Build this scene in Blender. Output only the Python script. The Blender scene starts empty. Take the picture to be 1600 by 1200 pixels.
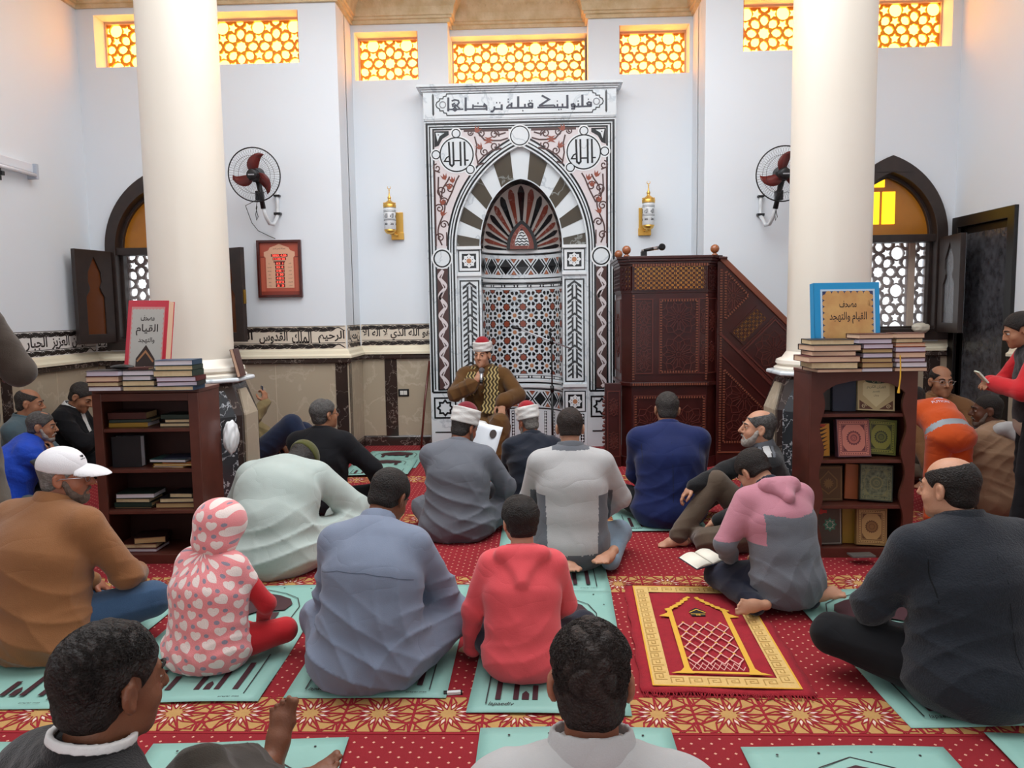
import bpy, bmesh, math, random, unicodedata
import numpy as np
from mathutils import Vector, Matrix

# ------------------------------------------------------------------ camera, world, lights, exposure
SC = bpy.context.scene
COL = SC.collection
RAD = math.radians
PI = math.pi


def look_matrix(yaw, pitch, roll, loc):
    """camera at loc looking along +Y, yawed left, pitched down and rolled (degrees)"""
    a, b, r = RAD(yaw), RAD(pitch), RAD(roll)
    f = Vector((-math.sin(a) * math.cos(b), math.cos(a) * math.cos(b), -math.sin(b)))
    x = Vector((math.cos(a), math.sin(a), 0))
    u = x.cross(f)
    x2 = x * math.cos(r) + u * math.sin(r)
    u2 = u * math.cos(r) - x * math.sin(r)
    m = Matrix((x2, u2, -f)).transposed().to_4x4()
    m.translation = loc
    return m


cd = bpy.data.cameras.new('camera')
cam = bpy.data.objects.new('camera', cd)
COL.objects.link(cam)
cd.sensor_fit = 'HORIZONTAL'
cd.sensor_width = 36.0
cd.lens = 36.0 * 1200 / 1600
cd.clip_start = 0.05
cam.matrix_world = look_matrix(1.9, 5.4, -0.82, (0, 0, 1.3))
SC.camera = cam

SC.view_settings.view_transform = 'Standard'
SC.view_settings.look = 'None'
SC.view_settings.gamma = 1.0
SC.view_settings.use_curve_mapping = False
SC.view_settings.exposure = 0.0

wd = bpy.data.worlds.new('daylight')
SC.world = wd
wd.use_nodes = True
_bg = wd.node_tree.nodes['Background']
_bg.inputs['Color'].default_value = (0.93, 0.965, 1.0, 1)
_bg.inputs['Strength'].default_value = 1.35


def area(name, loc, rot, sx, sy, watts, color):
    l = bpy.data.lights.new(name, 'AREA')
    l.shape = 'RECTANGLE'
    l.size, l.size_y, l.energy, l.color = sx, sy, watts, color
    o = bpy.data.objects.new(name, l)
    o.location = loc
    o.rotation_euler = rot
    COL.objects.link(o)
    return o


area('ceiling_light_panel', (-.2, 4.0, 4.42), (0, 0, 0), 5.0, 3.6, 250, (.93, .97, 1.0))
area('rear_ceiling_light_panel', (-.2, .2, 4.42), (0, 0, 0), 5.0, 2.4, 40, (1.0, .98, .95))
area('daylight_from_entrance', (-.4, -2.3, 1.4), (RAD(90), 0, 0), 3.4, 2.5, 14, (.95, .98, 1.0))

# ------------------------------------------------------------------ helpers
def lin(c):
    if isinstance(c, str):
        c = c.lstrip('#')
        c = [int(c[i:i + 2], 16) / 255 for i in (0, 2, 4)]
    return tuple((x / 12.92 if x <= .04045 else ((x + .055) / 1.055) ** 2.4) for x in c) + (1.0,)


MATS = {}


def mat(name, color, rough=.6, metal=0., var=None, bump=None, spec=.5, emit=None, coat=0., sheen=0., alpha=None, trans=0.):
    """principled material; var = (scale, amount, colour2) noise mottling; bump = (scale, strength)"""
    if name in MATS:
        return MATS[name]
    m = bpy.data.materials.new(name)
    m.use_nodes = True
    nt = m.node_tree
    b = nt.nodes['Principled BSDF']
    b.inputs['Base Color'].default_value = lin(color)
    b.inputs['Roughness'].default_value = rough
    b.inputs['Metallic'].default_value = metal
    b.inputs['Specular IOR Level'].default_value = spec
    b.inputs['Coat Weight'].default_value = coat
    b.inputs['Coat Roughness'].default_value = .12
    b.inputs['Sheen Weight'].default_value = sheen
    b.inputs['Transmission Weight'].default_value = trans
    if alpha is not None:
        b.inputs['Alpha'].default_value = alpha
    if emit:
        b.inputs['Emission Color'].default_value = lin(emit[0])
        b.inputs['Emission Strength'].default_value = emit[1]
    if var or bump:
        tc = nt.nodes.new('ShaderNodeTexCoord')
    if var:
        n = nt.nodes.new('ShaderNodeTexNoise')
        n.inputs['Scale'].default_value = var[0]
        n.inputs['Detail'].default_value = 6
        nt.links.new(tc.outputs['Object'], n.inputs['Vector'])
        r = nt.nodes.new('ShaderNodeMapRange')
        r.inputs['From Min'].default_value = .35
        r.inputs['From Max'].default_value = .68
        r.inputs['To Max'].default_value = var[1]
        nt.links.new(n.outputs['Fac'], r.inputs['Value'])
        x = nt.nodes.new('ShaderNodeMixRGB')
        x.inputs[1].default_value = lin(color)
        x.inputs[2].default_value = lin(var[2])
        nt.links.new(r.outputs[0], x.inputs[0])
        nt.links.new(x.outputs[0], b.inputs['Base Color'])
    if bump:
        n = nt.nodes.new('ShaderNodeTexNoise')
        n.inputs['Scale'].default_value = bump[0]
        n.inputs['Detail'].default_value = 4
        nt.links.new(tc.outputs['Object'], n.inputs['Vector'])
        p = nt.nodes.new('ShaderNodeBump')
        p.inputs['Strength'].default_value = bump[1]
        p.inputs['Distance'].default_value = .01
        nt.links.new(n.outputs['Fac'], p.inputs['Height'])
        nt.links.new(p.outputs[0], b.inputs['Normal'])
    MATS[name] = m
    return m


def marble(name, base, vein, scale=3., width=.05, rough=.2, mott=None):
    """polished stone with thin meandering veins"""
    if name in MATS:
        return MATS[name]
    m = mat(name, base, rough)
    nt = m.node_tree
    N, L = nt.nodes.new, nt.links.new
    b = nt.nodes['Principled BSDF']
    tc = N('ShaderNodeTexCoord')
    w = N('ShaderNodeTexNoise'); w.inputs['Scale'].default_value = scale * .8; w.inputs['Detail'].default_value = 5
    L(tc.outputs['Object'], w.inputs['Vector'])
    mx = N('ShaderNodeVectorMath'); mx.operation = 'MULTIPLY_ADD'
    mx.inputs[1].default_value = (.7, .7, .7)
    L(w.outputs['Color'], mx.inputs[0]); L(tc.outputs['Object'], mx.inputs[2])
    n = N('ShaderNodeTexNoise'); n.inputs['Scale'].default_value = scale; n.inputs['Detail'].default_value = 7
    L(mx.outputs[0], n.inputs['Vector'])
    s = N('ShaderNodeMath'); s.operation = 'SUBTRACT'; s.inputs[1].default_value = .5
    L(n.outputs['Fac'], s.inputs[0])
    a = N('ShaderNodeMath'); a.operation = 'ABSOLUTE'; L(s.outputs[0], a.inputs[0])
    r = N('ShaderNodeMapRange')
    r.inputs['From Min'].default_value = 0; r.inputs['From Max'].default_value = width
    r.inputs['To Min'].default_value = 1; r.inputs['To Max'].default_value = 0
    L(a.outputs[0], r.inputs['Value'])
    x = N('ShaderNodeMixRGB'); x.inputs[2].default_value = lin(vein)
    L(r.outputs[0], x.inputs[0])
    y = N('ShaderNodeMixRGB'); y.inputs[1].default_value = lin(base); y.inputs[2].default_value = lin(mott or base)
    L(w.outputs['Fac'], y.inputs[0]); L(y.outputs[0], x.inputs[1])
    L(x.outputs[0], b.inputs['Base Color'])
    return m


def wm(o):
    """world matrix from the parent chain without a depsgraph update"""
    if o.parent:
        return wm(o.parent) @ o.matrix_parent_inverse @ o.matrix_basis
    return o.matrix_basis.copy()


def tag(o, label=None, cat=None, group=None, kind=None):
    for k, v in (('label', label), ('category', cat), ('group', group), ('kind', kind)):
        if v:
            o[k] = v
    return o


def thing(name, label, cat, loc=(0, 0, 0), rz=0., group=None, kind=None):
    o = bpy.data.objects.new(name, None)
    o.empty_display_size = .1
    COL.objects.link(o)
    o.location = loc
    o.rotation_euler = (0, 0, rz)
    return tag(o, label, cat, group, kind)


def copy_tree(o, parent=None):
    c = o.copy()
    COL.objects.link(c)
    if parent is not None:
        c.parent = parent
    for ch in o.children:
        copy_tree(ch, c)
    return c


def F_front(Y, cx=0., cz=0.):
    """frame for work on a wall facing the viewer: u right, v up, w towards the room"""
    return lambda u, v, w: (cx + u, Y - w, cz + v)


def F_floor(cx=0., cy=0., rz=0., z=0.):
    c, s = math.cos(rz), math.sin(rz)
    return lambda u, v, w: (cx + u * c - v * s, cy + u * s + v * c, z + w)


def F_left(X, cy=0., cz=0.):
    """wall on the left seen from the room: u along +Y, w into the room (+X)"""
    return lambda u, v, w: (X + w, cy + u, cz + v)


def F_right(X, cy=0., cz=0.):
    return lambda u, v, w: (X - w, cy - u, cz + v)


def F_cyl(cx, cy, r, cz=0.):
    """inside of a half-round niche: u = arc length from its middle, w into the room"""
    def f(u, v, w):
        t = u / r
        return (cx + (r - w) * math.sin(t), cy + (r - w) * math.cos(t), cz + v)
    return f


def F_mat(M):
    return lambda u, v, w: tuple(M @ Vector((u, v, w)))


class MB:
    k = 0                       # tiny lift per piece, so that crossing inlays never lie in one plane

    def __init__(s):
        s.v, s.f, s.m, s.weld = [], [], [], False

    def raw(s, v, f, m=0):
        n = len(s.v)
        s.v += [tuple(p) for p in v]
        s.f += [tuple(i + n for i in q) for q in f]
        s.m += [m] * len(f)
        return s

    def box(s, x0, x1, y0, y1, z0, z1, m=0, fr=None):
        P = [(x, y, z) for z in (z0, z1) for y in (y0, y1) for x in (x0, x1)]
        if fr:
            P = [fr(*p) for p in P]
        return s.raw(P, [(0, 2, 3, 1), (4, 5, 7, 6), (0, 1, 5, 4), (2, 6, 7, 3), (0, 4, 6, 2), (1, 3, 7, 5)], m)

    def prism(s, poly, w0, w1, fr, m=0, back=False):
        """polygon in (u, v), from w0 to w1"""
        n = len(poly)
        MB.k += 1
        w1 = w1 + (MB.k % 19) * 2.5e-5
        P = [fr(u, v, w0) for u, v in poly] + [fr(u, v, w1) for u, v in poly]
        fs = [tuple(range(n, 2 * n))] + [(i, (i + 1) % n, n + (i + 1) % n, n + i) for i in range(n)]
        if back:
            fs.append(tuple(range(n - 1, -1, -1)))
        return s.raw(P, fs, m)

    def ribbon(s, pts, width, w0, w1, fr, m=0, closed=False):
        """flat band following a polyline in (u, v); width may be a list"""
        n = len(pts)
        MB.k += 1
        w1 = w1 + (MB.k % 19) * 2.5e-5
        L, R = [], []
        for i, (u, v) in enumerate(pts):
            a = pts[(i - 1) % n] if (closed or i > 0) else pts[i]
            b = pts[(i + 1) % n] if (closed or i < n - 1) else pts[i]
            d1 = np.array([u - a[0], v - a[1]], float); d2 = np.array([b[0] - u, b[1] - v], float)
            l1, l2 = np.hypot(*d1), np.hypot(*d2)
            if l1 < 1e-9: d1, l1 = d2, l2
            if l2 < 1e-9: d2, l2 = d1, l1
            if l1 < 1e-9: d1 = d2 = np.array([1., 0.]); l1 = l2 = 1.
            t = d1 / l1 + d2 / l2
            lt = np.hypot(*t)
            t = t / lt if lt > 1e-6 else d1 / l1
            k = min(2.2, 1 / max(.3, abs(np.dot(t, d1 / l1))))
            w = (width[i] if isinstance(width, (list, tuple)) else width) * .5 * k
            L.append((u - t[1] * w, v + t[0] * w)); R.append((u + t[1] * w, v - t[0] * w))
        P = [fr(a, b, w1) for a, b in L] + [fr(a, b, w1) for a, b in R] + [fr(a, b, w0) for a, b in L] + [fr(a, b, w0) for a, b in R]
        fs = []
        for i in range(n if closed else n - 1):
            j = (i + 1) % n
            fs += [(i, n + i, n + j, j), (i, j, 2 * n + j, 2 * n + i), (n + i, 3 * n + i, 3 * n + j, n + j)]
        if not closed:
            fs += [(0, 2 * n, 3 * n, n), (n - 1, 2 * n - 1, 4 * n - 1, 3 * n - 1)]
        return s.raw(P, fs, m)

    def tube(s, pts, r, seg=8, m=0, closed=False, caps=True):
        pts = [Vector(p) for p in pts]
        n = len(pts)
        P, up = [], None
        for i, p in enumerate(pts):
            a = pts[(i - 1) % n] if (closed or i) else p
            b = pts[(i + 1) % n] if (closed or i < n - 1) else p
            t = (b - a).normalized()
            if up is None:
                up = Vector((0, 0, 1)) if abs(t.z) < .9 else Vector((1, 0, 0))
            x = t.cross(up)
            if x.length < 1e-5:
                x = t.orthogonal()
            x.normalize()
            up = x.cross(t)
            rr = r[i] if isinstance(r, (list, tuple)) else r
            for k in range(seg):
                q = 2 * PI * k / seg
                P.append(p + x * (math.cos(q) * rr) + up * (math.sin(q) * rr))
        fs = []
        for i in range(n if closed else n - 1):
            j = (i + 1) % n
            for k in range(seg):
                l = (k + 1) % seg
                fs.append((i * seg + k, j * seg + k, j * seg + l, i * seg + l))
        if caps and not closed:
            fs += [tuple(range(seg)), tuple(range(n * seg - 1, (n - 1) * seg - 1, -1))]
        return s.raw(P, fs, m)

    def lathe(s, prof, seg=32, fr=None, m=0, a0=0., a1=2 * PI):
        """profile [(r, z)] turned about z; fr maps the result"""
        fr = fr or (lambda x, y, z: (x, y, z))
        full = abs(a1 - a0 - 2 * PI) < 1e-6
        k = seg if full else seg + 1
        P = [fr(r * math.cos(a0 + (a1 - a0) * i / seg), r * math.sin(a0 + (a1 - a0) * i / seg), z) for r, z in prof for i in range(k)]
        fs = []
        for j in range(len(prof) - 1):
            for i in range(seg):
                l = (i + 1) % k
                fs.append((j * k + i, j * k + l, (j + 1) * k + l, (j + 1) * k + i))
        return s.raw(P, fs, m)

    def ball(s, c, r, seg=16, m=0, sc=(1, 1, 1)):
        pr = [(r * math.sin(PI * i / (seg // 2)), -r * math.cos(PI * i / (seg // 2))) for i in range(seg // 2 + 1)]
        return s.lathe(pr, seg, lambda x, y, z: (c[0] + x * sc[0], c[1] + y * sc[1], c[2] + z * sc[2]), m)

    def fill(s, loops, w0, w1, fr, m=0):
        """filled outline with holes (nested loops alternate), from w0 to w1"""
        cu = bpy.data.curves.new('fill', 'CURVE')
        cu.dimensions = '2D'
        cu.fill_mode = 'BOTH'
        cu.extrude = .5
        for lp in loops:
            sp = cu.splines.new('POLY')
            sp.points.add(len(lp) - 1)
            for p, (u, v) in zip(sp.points, lp):
                p.co = (u, v, 0, 1)
            sp.use_cyclic_u = True
        s.weld = True
        s._curve(cu, w0, w1, fr, m)
        return s

    def _curve(s, cu, w0, w1, fr, m):
        o = bpy.data.objects.new('fill', cu)
        COL.objects.link(o)
        dg = bpy.context.evaluated_depsgraph_get()
        me = bpy.data.meshes.new_from_object(o.evaluated_get(dg))
        P = [fr(v.co.x, v.co.y, w0 + (w1 - w0) * (v.co.z + .5)) for v in me.vertices]
        s.raw(P, [tuple(p.vertices) for p in me.polygons], m)
        bpy.data.meshes.remove(me)
        bpy.data.objects.remove(o)
        bpy.data.curves.remove(cu)

    def text(s, body, u, v, h, w0, w1, fr, m=0, width=None, align='CENTER', bold=0., slant=0.):
        """lettering standing on (u, v), about h high, optionally squeezed to width"""
        cu = bpy.data.curves.new('text', 'FONT')
        cu.body = shape_arabic(body)
        cu.size = 1
        cu.extrude = .5
        cu.offset = bold
        cu.shear = slant
        cu.resolution_u = 3
        o = bpy.data.objects.new('text', cu)
        COL.objects.link(o)
        dg = bpy.context.evaluated_depsgraph_get()
        me = bpy.data.meshes.new_from_object(o.evaluated_get(dg))
        if len(me.vertices):
            co = np.array([tuple(q.co) for q in me.vertices])
            lo, hi = co.min(0), co.max(0)
            ky = h / max(1e-6, hi[1] - lo[1])
            kx = ky if width is None else width / max(1e-6, hi[0] - lo[0])
            ox = {'CENTER': (lo[0] + hi[0]) / 2, 'LEFT': lo[0], 'RIGHT': hi[0]}[align]
            s.raw([fr(u + (c[0] - ox) * kx, v + (c[1] - lo[1]) * ky, w0 + (w1 - w0) * (c[2] + .5)) for c in co],
                  [tuple(p.vertices) for p in me.polygons], m)
        bpy.data.meshes.remove(me)
        bpy.data.objects.remove(o)
        bpy.data.curves.remove(cu)
        return s

    def build(s, name, mats, parent=None, smooth=False, local=False, bevel=0., auto=None):
        me = bpy.data.meshes.new(name)
        me.from_pydata(s.v, [], s.f)
        for q in (mats if isinstance(mats, (list, tuple)) else [mats]):
            me.materials.append(q)
        me.polygons.foreach_set('material_index', s.m)
        if smooth:
            me.polygons.foreach_set('use_smooth', [True] * len(me.polygons))
        me.validate()
        bm = bmesh.new(); bm.from_mesh(me)
        if s.weld:
            bmesh.ops.remove_doubles(bm, verts=bm.verts, dist=2e-6)
        bmesh.ops.recalc_face_normals(bm, faces=bm.faces)
        bm.to_mesh(me); bm.free()
        if smooth and auto:
            me.set_sharp_from_angle(angle=RAD(auto))
        o = bpy.data.objects.new(name, me)
        COL.objects.link(o)
        if parent is not None:
            o.parent = parent
            if not local:
                o.matrix_parent_inverse = wm(parent).inverted()
        if bevel:
            b = o.modifiers.new('soft_edges', 'BEVEL')
            b.width = bevel; b.segments = 2; b.limit_method = 'ANGLE'; b.angle_limit = RAD(40)
        return o


_FORMS = {}
for _cp in range(0xFE80, 0xFEFD):
    _d = unicodedata.decomposition(chr(_cp)).split()
    if len(_d) >= 2:
        _FORMS.setdefault(''.join(chr(int(x, 16)) for x in _d[1:]), {})[_d[0].strip('<>')] = chr(_cp)


def shape_arabic(s):
    """joined letter forms in drawing order; other writing passes through unchanged"""
    if not any('\u0600' <= c <= '\u06ff' for c in s):
        return s
    L, i = [], 0
    while i < len(s):
        if len(s[i:i + 2]) == 2 and s[i:i + 2] in _FORMS:
            L.append(s[i:i + 2]); i += 2
        else:
            L.append(s[i]); i += 1
    out, prev = [], False
    for k, c in enumerate(L):
        f = _FORMS.get(c)
        if not f:
            out.append(c); prev = False
            continue
        nx = L[k + 1] if k + 1 < len(L) else ''
        cn = 'initial' in f and nx in _FORMS and 'final' in _FORMS[nx]
        t = 'medial' if prev and cn else 'final' if prev else 'initial' if cn else 'isolated'
        out.append(f.get(t) or f.get('final') or f['isolated'])
        prev = cn
    return ''.join(reversed(out))


def circ(cx, cy, r, n=24, a0=0.):
    return [(cx + r * math.cos(a0 + 2 * PI * i / n), cy + r * math.sin(a0 + 2 * PI * i / n)) for i in range(n)]


def star(cx, cy, r1, r2, n, a0=PI / 2):
    return [(cx + (r1 if i % 2 == 0 else r2) * math.cos(a0 + PI * i / n), cy + (r1 if i % 2 == 0 else r2) * math.sin(a0 + PI * i / n)) for i in range(2 * n)]


def rect(x0, x1, y0, y1):
    return [(x0, y0), (x1, y0), (x1, y1), (x0, y1)]


def arch_pts(a, h, n=16, cx=0., cz=0.):
    """pointed arch outline from the left spring over the apex to the right spring"""
    R = (a * a + h * h) / (2 * a)
    ang = math.atan2(h, R - a) if R > a else PI / 2 + math.atan2(a - R, h)
    L = [(cx + (R - a) - R * math.cos(ang * i / n), cz + R * math.sin(ang * i / n)) for i in range(n + 1)]
    return L + [(2 * cx - u, v) for u, v in reversed(L[:-1])]


def clip_seg(p, q, x0, x1, y0, y1):
    t0, t1 = 0., 1.
    dx, dy = q[0] - p[0], q[1] - p[1]
    for d, a, b in ((-dx, p[0] - x0, 0), (dx, x1 - p[0], 0), (-dy, p[1] - y0, 0), (dy, y1 - p[1], 0)):
        if abs(d) < 1e-12:
            if a < 0:
                return None
        else:
            r = a / d
            if d < 0:
                t0 = max(t0, r)
            else:
                t1 = min(t1, r)
    if t0 >= t1:
        return None
    return (p[0] + dx * t0, p[1] + dy * t0), (p[0] + dx * t1, p[1] + dy * t1)


def clip_poly(poly, x0, x1, y0, y1):
    def cut(P, inside, inter):
        out = []
        for i in range(len(P)):
            a, b = P[i - 1], P[i]
            if inside(b):
                if not inside(a):
                    out.append(inter(a, b))
                out.append(b)
            elif inside(a):
                out.append(inter(a, b))
        return out
    def ix(k):
        return lambda a, b: (k, a[1] + (b[1] - a[1]) * (k - a[0]) / (b[0] - a[0]))
    def iy(k):
        return lambda a, b: (a[0] + (b[0] - a[0]) * (k - a[1]) / (b[1] - a[1]), k)
    for ins, f in ((lambda p: p[0] >= x0, ix(x0)), (lambda p: p[0] <= x1, ix(x1)), (lambda p: p[1] >= y0, iy(y0)), (lambda p: p[1] <= y1, iy(y1))):
        if not poly:
            return []
        poly = cut(poly, ins, f)
    return poly


def star_lattice(x0, x1, z0, z1, s, ox=0., oz=0., g=.0):
    """openings of the pierced screens: 12-rayed rosettes, circles, stars and petals on a grid of pitch s"""
    H = []
    def add(poly):
        q = clip_poly(poly, x0, x1, z0, z1)
        if len(q) < 3:
            return
        a = 0.
        for i in range(len(q)):
            a += q[i - 1][0] * q[i][1] - q[i][0] * q[i - 1][1]
        if abs(a) * .5 > s * s * .004:
            H.append(q)
    hy = s * 1.02
    for i in range(int((x0 - ox) / s) - 2, int((x1 - ox) / s) + 3):
        for j in range(int((z0 - oz) / hy) - 2, int((z1 - oz) / hy) + 3):
            cx, cz = ox + i * s, oz + j * hy
            add(star(cx, cz, .155 * s, .130 * s, 8))                       # rosette centre
            for k in range(8):                                             # petals around it
                c, d = math.cos(k * PI / 4), math.sin(k * PI / 4)
                pet = [(.195, 0), (.245, -.072), (.33, -.115), (.42, -.082), (.468, 0), (.42, .082), (.33, .115), (.245, .072)]
                add([(cx + (u * c - v * d) * s, cz + (u * d + v * c) * s) for u, v in pet])
            mx, mz = cx + s * .5, cz + hy * .5
            add(circ(mx, mz, .175 * s, 14))                                # big round light
            for a in range(4):
                c, d = math.cos(a * PI / 2), math.sin(a * PI / 2)
                add(star(mx + c * .285 * s, mz + d * .292 * s, .14 * s, .075 * s, 5, a * PI / 2))
    return H

# ------------------------------------------------------------------ the room shell
XL, XR = -4.03, 3.645          # left and right walls
YO, YI, YC = 6.91, 7.46, 7.65  # outer bays, recess, middle recess of the back wall
ZT = 4.55
WHITE = mat('painted_wall', '#e6ecf2', .75, var=(1.3, .25, '#dee5ec'))
CREAM = mat('cream_moulding', '#ece2c8', .5)
DARKM = marble('dark_marble', '#2a2220', '#8d7f76', 5., .014, .12, '#41332e')
GREYM = marble('grey_dark_marble', '#3d3f42', '#b9bcc0', 6., .02, .15, '#26282a')
BEIGEM = marble('beige_marble', '#b8aa94', '#c2b5a0', 2.5, .025, .28, '#ad9e88')
WMARB = marble('white_marble', '#d3dbe0', '#b7c0c7', 2.2, .02, .16, '#e2e8eb')
AMBER = mat('amber_reveal', '#e8c48a', .7)
BROWNW = mat('dark_window_timber', '#2b211e', .38, var=(14, .6, '#3a2c27'))
INK = mat('black_paint', '#231a17', .5)


def carpet_material():
    m = mat('red_carpet', '#a51425', .95)
    nt = m.node_tree
    N, L = nt.nodes.new, nt.links.new
    b = nt.nodes['Principled BSDF']
    tc = N('ShaderNodeTexCoord')
    sp = N('ShaderNodeSeparateXYZ')
    L(tc.outputs['Object'], sp.inputs[0])
    def mth(op, a, c=None):
        n = N('ShaderNodeMath'); n.operation = op
        for k, q in enumerate((a, c)):
            if q is None: continue
            if isinstance(q, (int, float)): n.inputs[k].default_value = q
            else: L(q, n.inputs[k])
        return n.outputs[0]
    ds = []
    for off in (0, .5):
        q = []
        for ax, pitch in (('X', .060), ('Y', .052)):
            u = mth('ADD', mth('DIVIDE', sp.outputs[ax], pitch), off)
            f = mth('SUBTRACT', mth('FRACT', u), .5)
            q.append(mth('ABSOLUTE', mth('MULTIPLY', f, pitch)))
        ds.append(mth('ADD', q[0], q[1]))
    d = mth('MINIMUM', *ds)
    k = mth('LESS_THAN', d, .0052)
    n = N('ShaderNodeTexNoise'); n.inputs['Scale'].default_value = 3; n.inputs['Detail'].default_value = 8
    L(tc.outputs['Object'], n.inputs['Vector'])
    a = N('ShaderNodeMixRGB'); a.inputs[1].default_value = lin('#7d0b18'); a.inputs[2].default_value = lin('#90101e')
    L(n.outputs['Fac'], a.inputs[0])
    x = N('ShaderNodeMixRGB'); x.inputs[2].default_value = lin('#d49e86')
    L(k, x.inputs[0]); L(a.outputs[0], x.inputs[1]); L(x.outputs[0], b.inputs['Base Color'])
    w = N('ShaderNodeTexNoise'); w.inputs['Scale'].default_value = 420
    L(tc.outputs['Object'], w.inputs['Vector'])
    bp = N('ShaderNodeBump'); bp.inputs['Strength'].default_value = .25; bp.inputs['Distance'].default_value = .004
    L(w.outputs['Fac'], bp.inputs['Height']); L(bp.outputs[0], b.inputs['Normal'])
    return m


CARPET = carpet_material()
GOLDC = mat('gold_carpet', '#b98f55', .95, var=(40, .5, '#a98149'), bump=(300, .2))
REDC = mat('red_carpet_line', '#8e101e', .95)
WHITEC = mat('cream_carpet', '#dcc6b8', .95)

floor = MB().box(XL - .3, XR + .3, -2.2, 8.3, -.1, 0).build('floor', CARPET)
tag(floor, 'red carpet with small cream dots covering the prayer hall floor', None, kind='structure')


def carpet_band(yc):
    """gold border strip with interlaced twelve-rayed stars between the prayer rows"""
    g = MB()
    h = .107
    fr = F_floor(0, yc)
    x0, x1 = XL, XR
    g.prism(rect(x0, x1, -h, h), 0, .0012, fr, 0)
    for s in (-1, 1):
        g.ribbon([(x0, s * (h + .008)), (x1, s * (h + .008))], .012, 0, .0016, fr, 3)
    p = .226
    lw = .0055
    for i in range(int((x1 - x0) / p) + 1):
        cx = x0 + (i + .5) * p
        def seg(a, b, w=lw, m=1):
            q = clip_seg(a, b, cx - p / 2, cx + p / 2, -h, h)
            if q and math.hypot(q[0][0] - q[1][0], q[0][1] - q[1][1]) > .004:
                g.ribbon(list(q), w, .0008, .0022, fr, m)
        seg((cx - p / 2 + .0005, -h), (cx - p / 2 + .0005, h), .009)
        P = lambda r, a: (cx + r * math.cos(a), r * math.sin(a))
        for k in range(12):
            a = PI / 12 + k * PI / 6
            d = PI / 12
            g.prism([P(.026, a), P(.044, a - .12), P(.064, a), P(.044, a + .12)], .0008, .0018, fr, 2)
            for s in (-1, 1):
                seg(P(.026, a), P(.047, a + s * .17), .004)
                seg(P(.047, a + s * .17), P(.075, a + s * .02), .004)
                seg(P(.047, a + s * .17), P(.112, a + s * .262))
                seg(P(.112, a + s * .262), P(.14, a - s * .02))
            seg(P(.075, a), P(.118, a + .262)); seg(P(.118, a + .262), P(.16, a))
        for sx in (-1, 1):
            for sy in (-1, 1):
                seg((cx + sx * p / 2, sy * .05), (cx + sx * (p / 2 - .05), sy * h))
                seg((cx + sx * p / 2, sy * .02), (cx + sx * (p / 2 - .03), sy * .045))
    return g.build('carpet_band', [GOLDC, REDC, WHITEC, REDC], floor)


for _y in (1.195, 2.375, 3.565, 4.75, 5.9):
    carpet_band(_y)

# ---- wall slabs with openings -------------------------------------------------
def slab_y(g, x0, x1, z0, z1, y, depth, holes, m=0):
    """wall facing the viewer at y with polygonal openings cut through its depth"""
    g.fill([rect(x0, x1, z0, z1)] + holes, 0, -depth, F_front(y), m)


ACX = (-3.39, 3.09)
def arch_hole(cx, a=.44, z0=1.07, zs=1.90, h=.62):
    pts = arch_pts(a, h, 14, cx, zs)
    return [(cx - a, z0)] + pts + [(cx + a, z0)]

w = MB()
CLER_O = ((-3.87, -2.055, 3.50, 3.945), (1.80, 3.565, 3.50, 3.945))
slab_y(w, XL - .05, -1.72, 0, ZT, YO, .30, [rect(*CLER_O[0]), arch_hole(ACX[0])])
slab_y(w, 1.48, XR + .05, 0, ZT, YO, .30, [rect(*CLER_O[1]), arch_hole(ACX[1])])
for x0, x1 in ((-1.72, -.805), (.51, 1.48)):
    hole = rect(-1.725, -1.09, 3.495, 3.935) if x0 < -1 else rect(.80, 1.485, 3.495, 3.935)
    if x0 < -1: hole = rect(-1.69, -1.09, 3.495, 3.935)
    else: hole = rect(.80, 1.45, 3.495, 3.935)
    slab_y(w, x0, x1, 0, ZT, YI, .34, [hole])
# middle recess above and beside the niche
slab_y(w, -.81, .515, 2.9, ZT, YC, .30, [rect(-.80, .51, 3.49, 3.94)])
for x in (-1.72, 1.48):                                   # returns of the outer bays
    w.box(x - (.06 if x < 0 else 0), x + (0 if x < 0 else .06), YO + .28, YI + .1, 0, ZT)
for x in (-.805, .51):
    w.box(x - (.06 if x < 0 else 0), x + (0 if x < 0 else .06), YI + .3, YC + .1, 2.9, ZT)
wall_back = w.build('wall_back', WHITE)
tag(wall_back, kind='structure')
w = MB().box(XL - .25, XL, -2.2, YO + .3, 0, ZT)
wall_left = tag(w.build('wall_left', WHITE), kind='structure')
w = MB()
DY0, DY1, DZ = 6.10, 6.80, 1.96                           # doorway in the right wall
w.box(XR, XR + .25, DY1, YO + .3, 0, ZT).box(XR, XR + .25, DY0, DY1, DZ, ZT).box(XR, XR + .25, -2.2, DY0, 0, ZT)
wall_right = tag(w.build('wall_right', WHITE), kind='structure')
ceil = tag(MB().box(XL - .25, XR + .25, -2.4, 8.3, ZT, ZT + .12).build('ceiling', WHITE), kind='structure')

wf = MB().fill([[(XL - .05, 0), (-2.2, 0), (-2.2, 2.7), (1.4, 2.7), (1.4, 0), (XR + .05, 0), (XR + .05, ZT), (XL - .05, ZT)]], -.2, 0, lambda u, v, w: (u, -2.2 + w, v))
wall_front = tag(wf.build('wall_front', WHITE), kind='structure')

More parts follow.
